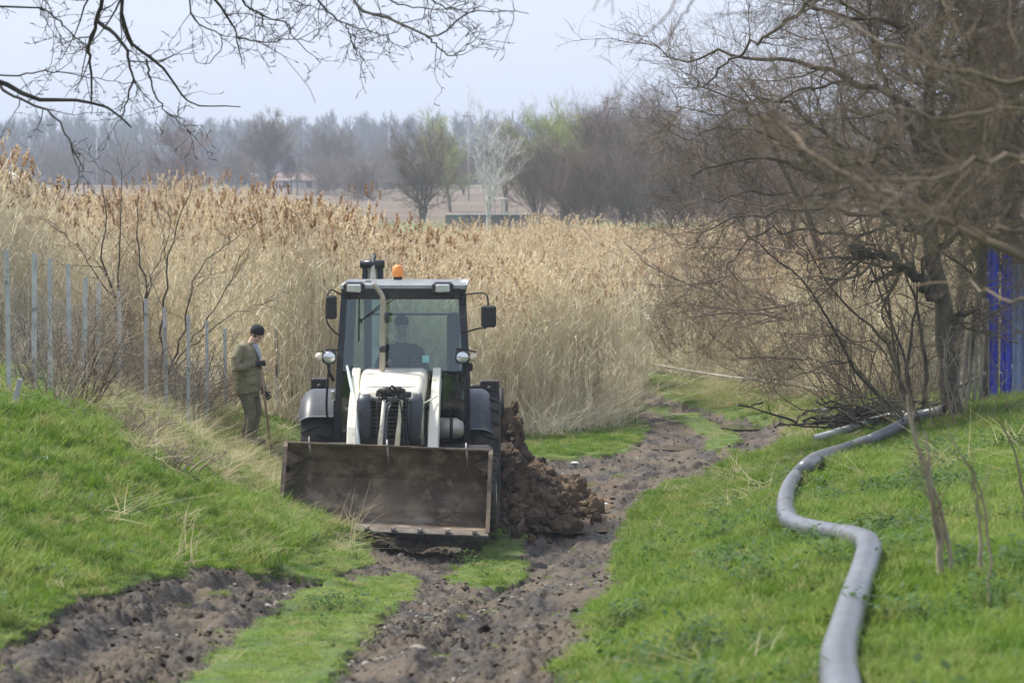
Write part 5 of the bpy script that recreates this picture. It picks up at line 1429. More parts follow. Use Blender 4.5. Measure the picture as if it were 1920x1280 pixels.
def wall_and_gazebo():
    D = 190; x0, y0, z0 = gz(835, D); x1 = gz(1075, D)[0]; w = x1 - x0
    t = P(835, 403, D)[2] - z0
    root = empty('low_wall', (x0 + w / 2, D, z0), 0, 'long dark grey wall with a thin white coping below the birch', 'wall')
    mb = MB(); mb.box((0, 0, t / 2), (w, .3, t)); mb.build('wall', M['wall_grey'], root)
    mb = MB(); mb.box((-w * .18, 0, t + .035), (w * .62, .42, .07)); mb.build('coping', M['wall_white'], root)
    D2 = 192; x0 = gz(928, D2)[0]; x1 = gz(969, D2)[0]; w = x1 - x0; zt = P(930, 374, D2)[2] - (EYE - 4.6)
    root = empty('gazebo', ((x0 + x1) / 2, D2, EYE - 4.6), 0, 'small white framed gazebo standing behind the dark grey wall', 'gazebo')
    for sx in (-1, -.35, -.1, 1):
        for sy in (0, 1):
            mb = MB(); h = zt if sx < 0 else zt * .8
            mb.box((sx * w / 2, sy * 1.4, h / 2), (.09, .09, h)); mb.build('post', M['wall_white'], root)
    mb = MB(); mb.box((-w * .27, .7, zt + .03), (w * .6, 1.7, .07)); mb.build('roof', M['wall_white'], root)
    mb = MB(); mb.box((w * .15, 0, t + .12), (w * .8, .05, .07)); mb.build('rail', M['wall_white'], root)
wall_and_gazebo()
def green_strip():
    """a strip of young winter corn beyond the reeds"""
    mg, nt, b = newmat('crop_green'); c = mixc(nt, noise_fac(nt, .5), (.08, .16, .05), (.13, .21, .07)); nt.links.new(c, b.inputs['Base Color']); b.inputs['Roughness'].default_value = .9
    mb = MB(); z = EYE - 4.6 + .05; A = [gz(735, 186), gz(832, 186), gz(828, 206), gz(770, 208), gz(740, 203)]
    mb.add([(a[0], a[1], z) for a in A], [(0, 1, 2, 3, 4)]); o = mb.build('green_field', mg); tag(o, kind='structure')
green_strip()
# ------------------------------------------------------------------ backhoe loader
Y0 = 33.5; X0 = -1.456
def Lx(px, yl): return (px - 960) / FPX * (Y0 + yl) - X0
def Lz(py, yl):
    return P(960, py, Y0 + yl)[2] - ZT
ZT = float(Zs(X0, Y0 + 1.5)) - .02
def LP(px, py, yl): return (Lx(px, yl), yl, Lz(py, yl))
def bh():
    root = empty('backhoe_loader', (X0, Y0, ZT), 0, 'white and grey backhoe loader with a rusty front bucket just off the mud', 'backhoe loader')
    def pm(name, c, rough=.35, c2=None, **k): return mat_two(name, c, c2 or tuple(x * .86 for x in c), rough=rough, scale=3, coord='obj', **k)
    cream = pm('cream_paint', (.80, .775, .64), .5, (.74, .71, .57), coat=0, c3=(.42, .37, .27), scale3=5, lo=.42, hi=.58)
    greyp = pm('grey_plastic', (.070, .078, .092), .42, (.052, .058, .068), c3=(.11, .105, .095), scale3=9)
    dark = pm('dark_paint', (.018, .024, .030), .35, (.028, .034, .040), c3=(.07, .065, .055), scale3=6)
    black = pm('black_rubber', (.020, .020, .020), .75, (.032, .030, .028))
    chass = pm('chassis_black', (.022, .021, .020), .6, (.045, .040, .035), c3=(.10, .085, .065), scale3=5)
    tyre = pm('tyre_rubber', (.028, .027, .026), .85, (.055, .048, .040), c3=(.11, .092, .07), scale3=4, bs=.5, bd=.01)
    steel = mat_two('chrome_rod', (.6, .6, .6), (.7, .7, .7), rough=.2, metallic=1, scale=3)
    cfg = mat_two('yellowed_rod', (.62, .56, .36), (.72, .68, .50), rough=.4, scale=6, coord='obj')
    tan = mat_two('exhaust_tan', (.42, .36, .27), (.50, .44, .35), rough=.42, metallic=.4, scale=5, coord='obj')
    # rusty bucket steel
    rust, nt, b = newmat('bucket_steel')
    f1 = noise_fac(nt, 2.3, detail=8, lo=.38, hi=.62, coord='obj'); f2 = noise_fac(nt, 5, detail=8, lo=.5, hi=.68, coord='obj'); f3 = noise_fac(nt, 1.1, detail=6, lo=.5, hi=.7, coord='obj', stretch=(1, 1, 2.5))
    c = mixc(nt, f1, (.085, .062, .040), (.22, .165, .108)); c = mixc(nt, f2, c, (.34, .265, .18))
    # worn pale steel low on the blade
    tc = N(nt, 'ShaderNodeTexCoord'); sx = N(nt, 'ShaderNodeSeparateXYZ'); nt.links.new(tc.outputs['Object'], sx.inputs[0])
    mr = N(nt, 'ShaderNodeMapRange'); mr.inputs['From Min'].default_value = .62; mr.inputs['From Max'].default_value = .36; nt.links.new(sx.outputs['Z'], mr.inputs['Value'])
    mu = N(nt, 'ShaderNodeMath', operation='MULTIPLY'); nt.links.new(mr.outputs['Result'], mu.inputs[0]); nt.links.new(f3, mu.inputs[1])
    c = mixc(nt, mu.outputs[0], c, (.50, .45, .38))
    nt.links.new(c, b.inputs['Base Color']); b.inputs['Roughness'].default_value = .62; b.inputs['Metallic'].default_value = .25
    bump(nt, b, noise_fac(nt, 14, detail=8, lo=.2, hi=.8, coord='obj'), .5, .01)
    # glass
    gl = bpy.data.materials.new('cab_glass'); gl.use_nodes = True; nt = gl.node_tree; nt.nodes.clear()
    out = N(nt, 'ShaderNodeOutputMaterial'); tr = N(nt, 'ShaderNodeBsdfTransparent'); tr.inputs[0].default_value = (.78, .86, .85, 1)
    gs = N(nt, 'ShaderNodeBsdfGlossy'); gs.inputs['Roughness'].default_value = .02; gs.inputs['Color'].default_value = (.85, .93, .95, 1)
    lw = N(nt, 'ShaderNodeLayerWeight'); lw.inputs['Blend'].default_value = .35
    mp = N(nt, 'ShaderNodeMapRange'); mp.inputs['To Min'].default_value = .035; mp.inputs['To Max'].default_value = .8; nt.links.new(lw.outputs['Fresnel'], mp.inputs['Value'])
    mx = N(nt, 'ShaderNodeMixShader'); nt.links.new(mp.outputs['Result'], mx.inputs[0]); nt.links.new(tr.outputs[0], mx.inputs[1]); nt.links.new(gs.outputs[0], mx.inputs[2]); nt.links.new(mx.outputs[0], out.inputs[0])
    lampg = mat_two('lamp_reflector', (.72, .74, .76), (.9, .9, .9), rough=.12, metallic=.6, scale=14, coord='obj')
    amber = mat_two('amber_lens', (.85, .28, .05), (.9, .36, .08), rough=.25, scale=10, coord='obj')

    # ---- bucket (slightly rolled)
    bk = empty('bucket_carrier', (0, 0, 0)); bpy.data.objects.remove(bk)
    zl = Lz(990, 0); zt = Lz(838, .62)
    xa, xb = Lx(528, .3), Lx(917, .3)
    roll = math.radians(2.3)
    def RB(m):   # roll about the middle of the bucket
        c = Matrix.Translation((0, 0, (zl + zt) / 2)); mm = c @ Matrix.Rotation(roll, 4, 'Y') @ c.inverted()
        m.v = [tuple(mm @ Vector(v)) for v in m.v]; return m
    inner = [(-.02, zl), (.30, zl + .015), (.52, zl + .05), (.68, zl + .14), (.78, zl + .30), (.80, zl + .48), (.76, zl + .66), (.69, zl + .80), (.62, zt), (.58, zt + .004)]
    th = .02
    outer = [(-.05, zl - .022), (.30, zl - .015), (.55, zl + .02), (.72, zl + .12), (.82, zl + .29), (.84, zl + .49), (.80, zl + .68), (.72, zl + .84), (.64, zt + .02), (.58, zt + .022)]
    mb = MB(); xs = np.linspace(xa, xb, 40)
    rng_ = np.random.default_rng(5)
    ringI = []
    for x in xs: ringI.append([(x, p[0] + .010 * float(pnoise(x * 2.1, i * .5)) , p[1] + .006 * float(pnoise(x * 3 + 5, i * .6))) for i, p in enumerate(inner)] + [(x, p[0], p[1]) for p in outer[::-1]])
    mb.loft(ringI, closed=True, cap=True, smooth=False)
    RB(mb).build('bucket_shell', rust, root)
    side = [(-.02, zl - .01), (.30, zl), (.54, zl + .04), (.70, zl + .13), (.80, zl + .29), (.82, zl + .49), (.78, zl + .67), (.70, zl + .82), (.62, zt + .01), (.50, zt - .04), (.30, zl + .42), (.06, zl + .09)]
    for x in (xa, xb):
        mb = MB(); mb.prism(side, x - .014, x + .014)
        # wear strip on the leading edge
        e = side[8:] + [side[0]]
        for k in range(len(e) - 1):
            a, c_ = e[k], e[k + 1]
            mb.prism([(a[0] - .018, a[1] + .012), (c_[0] - .018, c_[1] + .012), (c_[0] + .012, c_[1] - .006), (a[0] + .012, a[1] - .006)], x - .024, x + .024)
        RB(mb).build('side_plate', rust, root)
        s_ = 1 if x > 0 else -1     # gusset in the upper corner
        mb = MB(); xi = x - s_ * .014
        mb.add([(xi, .66, zl + .78), (xi - s_ * .20, .72, zl + .70), (xi - s_ * .17, .74, zl + .58), (xi - s_ * .09, .73, zl + .50), (xi, .60, zl + .40), (xi, .60, zl + .52), (xi - s_ * .04, .70, zl + .56), (xi, .62, zl + .70)], [(0, 1, 2, 3, 4, 5, 6, 7)])
        mb.add([(xi, .56, zl + .74), (xi - s_ * .19, .68, zl + .68), (xi - s_ * .16, .69, zl + .60), (xi - s_ * .08, .68, zl + .56), (xi, .56, zl + .62)], [(0, 1, 2, 3, 4)])
        mb.add([(xi - s_ * .19, .68, zl + .68), (xi - s_ * .20, .72, zl + .70), (xi - s_ * .17, .74, zl + .58), (xi - s_ * .16, .69, zl + .60)], [(0, 1, 2, 3)])
        RB(mb).build('corner_gusset', rust, root)
    # cutting edge with bolts
    mb = MB(); mb.prism([(-.14, zl - .034), (-.14, zl - .022), (.08, zl + .012), (.10, zl - .006)], xa - .01, xb + .01); RB(mb).build('cutting_edge', mat_two('edge_steel', (.10, .088, .072), (.17, .15, .125), rough=.6, scale=6, coord='obj'), root)
    for px in (588, 640, 690, 740, 790, 842, 893):
        mb = MB(); x = Lx(px, 0); mb.box((x, -.10, zl + .012), (.06, .09, .05), rot=(-.1, 0, 0), bev=.006); mb.ball((x, -.148, zl + .016), .012, 8, 5)
        RB(mb).build('edge_bolt', mat_bolt, root)
    for px, l in ((576, .17), (723, .22), (872, .2)):
        mb = MB(); x = Lx(px, .6)
        mb.tube([(x - .01, .64, zt + .085), (x - .008, .62, zt + .03), (x, .575, zt - .02), (x + .012, .60, zt - l * .6), (x + .014, .66, zt - l)], [.008, .013, .014, .013, .008], 6)
        RB(mb).build('tie_hook', mat_bolt, root)

    # ---- loader arms
    for s_, pxt, pxb in ((-1, 668, 654), (1, 819, 807)):
        x_t = Lx(pxt, 2.75); x_b = Lx(pxb, .95)
        w = .10
        prof = [(2.95, Lz(690, 2.8)), (2.72, Lz(694, 2.8) + .03), (2.3, Lz(725, 2.3) + .0), (1.75, Lz(760, 1.75)), (1.35, Lz(800, 1.35)), (.85, .62), (.80, .50), (1.0, .48), (1.45, .90), (2.1, 1.25), (2.6, 1.55), (2.98, 1.72)]
        mb = MB(); n = len(prof)
        def xat(y, o): return x_b + (x_t - x_b) * (y - .95) / 1.8 + o
        vs = [(xat(p[0], -w / 2), p[0], p[1]) for p in prof] + [(xat(p[0], w / 2 + .02 * (p[0] < 2)), p[0], p[1]) for p in prof]
        fs = [tuple(range(n)), tuple(range(2 * n - 1, n - 1, -1))] + [((k + 1) % n, k, n + k, n + (k + 1) % n) for k in range(n)]
        mb.add(vs, fs); o = mb.build('loader_arm', cream, root)
        bv = o.modifiers.new('b', 'BEVEL'); bv.width = .012; bv.segments = 2; bv.limit_method = 'ANGLE'
        # lift cylinder
        mb = MB(); xo = x_t + s_ * .02; 
        mb.tube([(xo - s_ * .10, 2.5, 1.02), (xo - s_ * .11, 1.7, .80)], .045, 10); o2 = mb.build('lift_cylinder', dark, root)
        mb = MB(); mb.tube([(xo - s_ * .11, 1.7, .80), (xo - s_ * .12, 1.2, .66)], .025, 8); mb.build('rod', steel, o2)
        mb = MB(); mb.tube([(x_t - .09, 2.86, Lz(703, 2.8)), (x_t + .09, 2.86, Lz(703, 2.8))], .045, 12); mb.build('pivot_pin', dark, root)
    # parallel link on the left arm
    mb = MB(); mb.tube([LP(650, 686, 2.6), LP(655, 710, 2.4), LP(664, 752, 1.9), LP(671, 836, .95)], [.014, .022, .026, .024], 6); mb.build('leveller_link', greyp if False else mat_two('link_grey', (.45, .52, .52), (.55, .60, .58), rough=.45, scale=4, coord='obj'), root)
    mb = MB(); mb.tube([LP(820, 742, 1.9), LP(786, 760, 1.45), LP(787, 805, 1.35)], .009, 6); mb.build('sight_rod', cream, root)

    # ---- bonnet: rounded lofted hood
    def ringhood(y, w, zt_, zb, rr=.10, wb=None):
        wb = wb or w; pts = []
        for a in np.linspace(PI, PI / 2, 6): pts.append((-w + rr + rr * math.cos(a), y, zt_ - rr + rr * math.sin(a)))
        for a in np.linspace(PI / 2, 0, 6): pts.append((w - rr + rr * math.cos(a), y, zt_ - rr + rr * math.sin(a)))
        return [(-wb, y, zb)] + pts + [(wb, y, zb)]
    zr = Lz(689, 2.95); zf = Lz(735, 1.5)
    cx = .0
    mb = MB(); rings = []
    for t in np.linspace(0, 1, 9):
        y = 1.42 + t * 1.55
        z = zf + (zr - zf) * (t ** .8) + .03 * math.sin(PI * t)
        rings.append(ringhood(y, .375 + .05 * t, z, 1.12 + .16 * t, .10 + .0 * t, .41 + .03 * t))
    mb.loft(rings, cap=True); o = mb.build('bonnet', cream, root)
    mb = MB()
    for s_ in (-1, 1): mb.tube([(s_ * .402, 1.45, zf - .22), (s_ * .425, 2.1, zf - .13), (s_ * .452, 2.9, zf - .06)], .006, 5)
    mb.tube([(x_, 1.62, zf + .045 + .012 * (1 - (x_ / .38) ** 2)) for x_ in np.linspace(-.30, .30, 9)], .004, 5)
    mb.build('seam', chass, o)
    for s_ in (-1, 1): MB().box((s_ * .435, 2.2, zf - .25), (.02, .10, .05), bev=.005).build('latch', black, o)
    # grey cowls either side of the radiator, black louvred grille
    for s_ in (-1, 1):
        mb = MB(); rings = []
        for z, w0, w1, y in ((zf - .02, .25, .37, 1.42), (zf - .01, .24, .375, 1.36), (zf - .10, .22, .395, 1.30), (zf - .30, .215, .385, 1.29), (zf - .50, .225, .36, 1.30), (zf - .60, .24, .34, 1.34)):
            rings.append([(s_ * w0, y, z), (s_ * (w0 + .02), y - .03, z), (s_ * (w1 - .03), y - .02, z), (s_ * w1, y + .03, z), (s_ * w1, 1.5, z), (s_ * w0, 1.5, z)])
        mb.loft(rings, smooth=True); mb.build('grille_cowl', greyp, root)
    mb = MB()
    mb.box((0, 1.46, zf - .32), (.46, .06, .62))
    mb.build('radiator', black, root)
    mb = MB()
    for k in range(12): mb.box((0, 1.405, zf - .08 - k * .048), (.44, .05, .016), rot=(.5, 0, 0))
    mb.build('grille', dark, root)
    # hydraulic manifold and hoses over the grille
    mb = MB(); mb.box((0 + .02, 1.27, zf + .02), (.34, .12, .09), bev=.02); mb.ball((-.04, 1.2, zf + .04), (.07, .06, .05)); mb.ball((.10, 1.22, zf + .05), (.06, .05, .045)); mb.tube([(-.16, 1.25, zf + .0), (.26, 1.25, zf - .01)], .035, 10)
    mb.tube([(.0, 1.18, zf + .06), (.03, 1.17, zf + .1), (.09, 1.2, zf + .06)], .018, 7)
    mb.build('valve_block', chass, root)
    for x, px in ((Lx(716, 1.1), 716), (Lx(748, 1.1), 748)):
        mb = MB(); mb.tube([(x + .02, 1.2, zf - .05), (x, 1.12, Lz(790, 1.1)), (x - .025, .92, Lz(842, .9))], [.024, .026, .033], 8); o = mb.build('tilt_cylinder', cfg if px == 748 else cream, root)
        mb = MB(); mb.tube([(x + .022, 1.22, zf - .0), (x + .02, 1.2, zf - .07)], .036, 8); mb.build('rod_end', chass, o)
    hs = [[(.06, 1.18, zf - .02), (.02, 1.12, zf - .08), (-.03, 1.08, zf - .14), (-.045, 1.05, zf - .35), (-.05, 1.0, zf - .62)],
          [(.07, 1.2, zf - .02), (.13, 1.1, zf - .07), (.15, 1.08, zf - .2), (.17, 1.05, zf - .45), (.18, 1.02, zf - .62)],
          [(.17, 1.2, zf), (.205, 1.15, zf - .12), (.20, 1.1, zf - .4), (.23, 1.05, zf - .62)],
          [(-.10, 1.2, zf), (-.14, 1.12, zf - .1), (-.145, 1.08, zf - .35), (-.12, 1.02, zf - .6)],
          [(.03, 1.12, zf - .10), (.0, 1.02, zf - .16), (-.02, 1.0, zf - .3), (-.03, .95, zf - .6)]]
    for k, h in enumerate(hs):
        mb = MB(); mb.tube([tuple(q) for q in resample(h, 14)], .011 if k else .010, 7); mb.build('hydraulic_hose', greyp if k in (0, 4) else black, root)
    # ---- chassis, axle
    mb = MB(); mb.box((0, 1.75, .90), (.74, .75, .62), bev=.03); mb.box((0, 3.7, .85), (.86, 3.4, .75), bev=.04); mb.box((0, 1.25, .72), (.55, .3, .4), bev=.03); mb.build('chassis', chass, root)
    mb = MB(); mb.tube([(-1.0, 2.0, .50), (-.4, 2.0, .52), (.4, 2.0, .52), (1.0, 2.0, .50)], [.09, .11, .11, .09], 12); mb.ball((0, 2.0, .52), (.2, .18, .18)); mb.build('front_axle', chass, root)
    mb = MB(); mb.tube([(-1.0, 4.4, .74), (1.0, 4.4, .74)], .15, 12); mb.build('rear_axle', chass, root)
    # ---- wheels
    def wheel(x, y, R_, w, rim_r, nl, steer=0):
        g = empty('w', (0, 0, 0)); bpy.data.objects.remove(g)
        c = Matrix.Translation((x, y, R_ - .02)) @ Matrix.Rotation(steer, 4, 'Z')
        prof = [(-w * .36, rim_r), (-w * .47, rim_r + .04), (-w * .5, (rim_r + R_) / 2), (-w * .47, R_ - .07), (-w * .40, R_ - .035), (0, R_ - .022), (w * .40, R_ - .035), (w * .47, R_ - .07), (w * .5, (rim_r + R_) / 2), (w * .47, rim_r + .04), (w * .36, rim_r)]
        mb = MB(); n = 48
        mb.loft([[(p[0], p[1] * math.cos(a), p[1] * math.sin(a)) for p in prof] for a in np.linspace(0, 2 * PI, n + 1)], closed=False, cap=False, M=c)
        for k in range(nl):
            for s_ in (-1, 1):
                a0 = 2 * PI * (k + (.5 if s_ > 0 else 0)) / nl
                vs = []
                for u, da in ((0, .0), (.22, .05), (.46, .10)):
                    for rr_, wd in ((R_ - .03, .05), (R_ + .004, .035)):
                        for e in (-1, 1):
                            a = a0 + da + e * wd / R_ * .55
                            r2 = rr_ - (.03 if u > .4 else 0)
                            vs.append((s_ * u * w, r2 * math.cos(a), r2 * math.sin(a)))
                mb.add(vs, [(0, 1, 5, 4), (2, 6, 7, 3), (0, 4, 6, 2), (1, 3, 7, 5), (4, 5, 9, 8), (6, 10, 11, 7), (4, 8, 10, 6), (5, 7, 11, 9), (8, 9, 11, 10), (0, 2, 3, 1)], False, c)
        o = mb.build('wheel', tyre, root)
        mb = MB(); sg = 1 if x > 0 else -1
        rp = [(sg * w * .40, rim_r + .01), (sg * w * .36, rim_r - .02), (sg * w * .10, rim_r - .06), (sg * w * .02, rim_r * .55), (sg * w * .12, rim_r * .35), (sg * w * .22, rim_r * .3), (sg * w * .24, .02)]
        mb.loft([[(p[0], p[1] * math.cos(a), p[1] * math.sin(a)) for p in rp] for a in np.linspace(0, 2 * PI, 33)], closed=False, cap=False, M=c)
        rp2 = [(-sg * w * .38, rim_r + .01), (-sg * w * .2, rim_r - .05), (-sg * w * .1, .02)]
        mb.loft([[(p[0], p[1] * math.cos(a), p[1] * math.sin(a)) for p in rp2] for a in np.linspace(0, 2 * PI, 33)], closed=False, cap=False, M=c)
        mb.build('rim', cream, o)
    wheel(-1.02, 2.0, .50, .36, .27, 18, -.06); wheel(1.10, 2.0, .50, .38, .27, 18, -.06)
    wheel(-1.02, 4.35, .76, .46, .38, 22); wheel(1.07, 4.35, .76, .48, .38, 22)
    # ---- rear mudguards: bulging grey shells with a pale lip
    for s_ in (-1, 1):
        x_in, x_out = s_ * .80, s_ * 1.27
        if s_ > 0: x_in, x_out = .78, 1.21
        def shell(off):
            rings = []
            for k, a in enumerate(np.linspace(R(40 if s_ < 0 else 28), R(165), 22)):
                y = 4.35 - (.86 + off) * math.cos(a); z = .72 + (.84 + off) * math.sin(a)
                ro = .10
                ring = []
                for t in np.linspace(0, 1, 13):
                    x = x_in + (x_out - x_in) * t
                    d = .13 * max(0, (t - .62) / .38) ** 2.2 + .03 * (1 - t) * 0
                    ring.append((x, y + d * math.cos(a) * (.9), z - d * math.sin(a)))
                rings.append(ring)
            return rings
        A = shell(0); Bq = shell(-.02); n = 13
        mb = MB(); b0 = len(A)
        mb.loft(A, closed=False, cap=False); 
        mb.loft([r_[::-1] for r_ in Bq], closed=False, cap=False)
        ed = [A[0], Bq[0]]; mb.loft([[p for p in A[0]], [p for p in Bq[0]]], closed=False, cap=False); mb.loft([A[-1], Bq[-1]], closed=False, cap=False)
        mb.loft([[r_[0] for r_ in A], [r_[0] for r_ in Bq]], closed=False, cap=False); mb.loft([[r_[-1] for r_ in A], [r_[-1] for r_ in Bq]], closed=False, cap=False)
        o = mb.build('mudguard', greyp, root)
        mb = MB(); mb.tube([tuple(Vector(p) + Vector((0, -.012, -.004))) for p in A[0]], .012, 6); mb.build('lip', mat_two('lip_grey', (.25, .27, .30), (.3, .32, .35), rough=.4, scale=5), o)
        # inner liner
        mb = MB(); mb.box((s_ * .80, 4.3, 1.02), (.03, 1.3, .9), bev=.01); mb.build('wheel_arch_liner', black, root)
    # left front arch piece seen below the left mudguard
    for s_ in (-1, 1):
        xc = -1.0 if s_ < 0 else 1.02
        mb = MB(); rings = []
        for a in np.linspace(R(25), R(160), 14):
            y = 2.0 - .58 * math.cos(a); z = .48 + .58 * math.sin(a)
            y2 = 2.0 - .56 * math.cos(a); z2 = .48 + .56 * math.sin(a)
            rings.append([(xc - .2, y, z - .03), (xc - .14, y, z), (xc + .14, y, z), (xc + .2, y, z - .03), (xc + .2, y2, z2 - .04), (xc - .2, y2, z2 - .04)])
        mb.loft(rings); mb.build('front_mudguard', black, root)
        mb = MB(); mb.tube([(xc - s_ * .15, 2.15, .95), (xc - s_ * .5, 2.15, .95), (xc - s_ * .62, 2.1, .7)], .022, 6); mb.build('mudguard_bracket', chass, root)
    # ---- cab
    yF, yR = 3.0, 4.65
    zR = Lz(540, yF); zB = 1.12
    lt, rt_ = Lx(646, yF), Lx(864, yF); lb, rb = Lx(633, yF), Lx(876, yF)
    cxm = (lt + rt_) / 2
    def pillar(name, a, c_, w=.065, d=.09, mat=dark):
        mb = MB(); a, c_ = Vector(a), Vector(c_)
        mb.loft([[(p.x - w / 2, p.y - d / 2, p.z), (p.x + w / 2, p.y - d / 2, p.z), (p.x + w / 2, p.y + d / 2, p.z), (p.x - w / 2, p.y + d / 2, p.z)] for p in (a, c_)], smooth=False)
        return mb.build(name, mat, root)
    zmid = 1.5
    for x_b, x_m, x_t, s_ in ((lb, lb, lt, -1), (rb, rb, rt_, 1)):
        mb = MB(); w, d = .075, .10
        ring = lambda x, y, z: [(x - w / 2, y - d / 2, z), (x + w / 2, y - d / 2, z), (x + w / 2, y + d / 2, z), (x - w / 2, y + d / 2, z)]
        mb.loft([ring(x_b, yF + .02, 1.0), ring(x_m, yF, zmid), ring((x_m + x_t) / 2 + s_ * .012, yF + .0, 2.1), ring(x_t, yF + .06, zR + .02)], smooth=False); mb.build('front_pillar', dark, root)
        pillar('rear_pillar', (x_b - s_ * .02, yR, 1.3), (x_t - s_ * .02, yR - .05, zR), .10, .10)
        pillar('door_pillar', (x_b + s_ * .01, 3.75, 1.0), (x_t + s_ * .01, 3.75, zR), .06, .07)
    # lower cab front / floor
    mb = MB(); mb.box(((lb + rb) / 2, 3.85, 1.08), (rb - lb - .1, 1.6, .12), bev=.02); mb.box(((lb + rb) / 2, yR, 1.4), (rb - lb - .06, .08, .55), bev=.02); mb.build('cab_floor', dark, root)
    mb = MB(); mb.box((cxm, yF + .05, Lz(697, yF)), (rb - lb - .06, .05, .035), bev=.008); mb.build('windscreen_sill', dark, root)
    # roof: thin pale top, black fascia
    zt_ = Lz(532, yF)
    mb = MB()
    def rrect(w0, w1, y0, y1, z, r=.12):
        pts = []
        for cx_, cy_, a0 in ((w1 - r, y1 - r, 0), (w0 + r, y1 - r, PI / 2), (w0 + r, y0 + r, PI), (w1 - r, y0 + r, 1.5 * PI)):
            for a in np.linspace(a0, a0 + PI / 2, 5): pts.append((cx_ + r * math.cos(a), cy_ + r * math.sin(a), z))
        return pts
    xl, xr = Lx(637, yF), Lx(876, yF)
    mb.loft([rrect(xl + .03, xr - .03, yF - .02, yR + .12, zt_ - .10), rrect(xl, xr, yF - .10, yR + .16, zt_ - .06), rrect(xl, xr, yF - .10, yR + .16, zt_ - .015), [(a, b_, c_ - .05 * (b_ - yF)) for a, b_, c_ in rrect(xl + .05, xr - .05, yF - .05, yR + .1, zt_ + .02)]], smooth=False)
    mb.build('roof', mat_two('roof_paint', (.36, .38, .38), (.30, .31, .31), rough=.4, scale=4, coord='obj'), root)
    mb = MB(); mb.loft([rrect(xl + .05, xr - .04, yF - .07, yR + .1, zt_ - .19), rrect(xl + .01, xr - .01, yF - .105, yR + .14, zt_ - .055)], smooth=False); mb.build('roof_fascia', dark, root)
    for px in (664, 830):
        mb = MB(); x = Lx(px, yF - .1); z = Lz(541, yF - .1)
        mb.box((x, yF - .10, z), (.26, .16, .165), bev=.03); o = mb.build('work_light', black, root)
        mb = MB(); mb.box((x, yF - .19, z + .008), (.175, .03, .098), bev=.025); mb.build('lens', lampg, o)
    # beacon
    x = Lx(746, 3.7); mb = MB(); mb.tube([(x, 3.7, zt_ + .02), (x, 3.7, zt_ + .07)], .055, 14); o = mb.build('beacon', black, root)
    mb = MB(); mb.tube([(x, 3.7, zt_ + .06), (x, 3.7, zt_ + .14), (x, 3.7, zt_ + .19), (x, 3.7, zt_ + .21)], [.074, .07, .06, .03], 16); mb.build('lens', amber, o)
    # glazing
    def pane(name, q, parent=root):
        mb = MB(); q = [Vector(p) for p in q]; nrm = (q[1] - q[0]).cross(q[3] - q[0]).normalized() * .005
        mb.add([*q, *[p + nrm for p in q]], [(0, 1, 2, 3), (7, 6, 5, 4), (0, 4, 5, 1), (1, 5, 6, 2), (2, 6, 7, 3), (3, 7, 4, 0)]); return mb.build(name, gl, parent)
    pane('windscreen', [(lb + .03, yF, Lz(697, yF) + .01), (rb - .03, yF, Lz(697, yF) + .01), (rt_ - .03, yF + .05, zR - .05), (lt + .03, yF + .05, zR - .05)])
    pane('lower_window', [(lb + .04, yF + .02, 1.15), (-.46, yF + .02, 1.15), (-.46, yF, Lz(700, yF) - .01), (lb + .03, yF, Lz(700, yF) - .01)])
    pane('lower_window', [(.50, yF + .02, 1.15), (rb - .04, yF + .02, 1.15), (rb - .03, yF, Lz(700, yF) - .01), (.50, yF, Lz(700, yF) - .01)])
    pane('rear_window', [(lb + .08, yR, 1.70), (rb - .08, yR, 1.70), (rt_ - .06, yR - .05, zR - .1), (lt + .06, yR - .05, zR - .1)])
    for xb_, xt_, s_ in ((lb, lt, -1), (rb, rt_, 1)):
        pane('door_window', [(xb_, yF + .06, 1.2), (xb_, 3.70, 1.2), (xt_, 3.70, zR - .06), (xt_, yF + .10, zR - .06)])
        pane('side_window', [(xb_, 3.80, 1.3), (xb_, yR - .05, 1.6), (xt_, yR - .1, zR - .06), (xt_, 3.80, zR - .06)])
    # inside: blind, seat, steering, levers, rear frame bar
    mb = MB(); mb.box((cxm, yF + .14, Lz(552, yF)), (rt_ - lt - .14, .02, .09), bev=.004); mb.build('sun_blind', dark, root)
    mb = MB(); mb.box((cxm + .1, yR - .12, Lz(588, yR)), (rt_ - lt - .2, .04, .03), bev=.004); mb.build('rear_crossbar', dark, root)
    mb = MB(); mb.box((Lx(690, yR), yR - .1, 2.3), (.10, .05, 1.3), bev=.01); mb.build('rear_window_frame', dark, root)
    seat = mat_two('seat_fabric', (.035, .037, .042), (.05, .052, .058), rough=.8, scale=8)
    mb = MB(); mb.box((.03, 3.95, 1.50), (.52, .5, .14), bev=.05); mb.box((.03, 4.18, 1.85), (.50, .14, .60), rot=(-.1, 0, 0), bev=.05); mb.box((.03, 3.95, 1.28), (.34, .34, .34), bev=.03); o = mb.build('seat', seat, root)
    mb = MB(); c = Vector((Lx(772, 3.35), 3.36, 1.98)); m_ = Matrix.Translation(c) @ Matrix.Rotation(-.45, 4, 'X')
    n = 28; mb.tube([m_ @ Vector((.19 * math.cos(a), .19 * math.sin(a), 0)) for a in np.linspace(0, 2 * PI, n)], .016, 8, cap=False)
    for a in (0, 2.1, 4.2): mb.tube([m_ @ Vector((0, 0, 0)), m_ @ Vector((.19 * math.cos(a), .19 * math.sin(a), 0))], .012, 6)
    mb.tube([m_ @ Vector((0, 0, .02)), m_ @ Vector((0, 0, -.30))], [.04, .03], 10); mb.ball(tuple(c), .05); mb.build('steering_wheel', black, root)
    mb = MB(); mb.box((Lx(770, 3.2), 3.2, 1.62), (.34, .22, .38), rot=(-.3, 0, 0), bev=.05); mb.build('dashboard', dark, root)
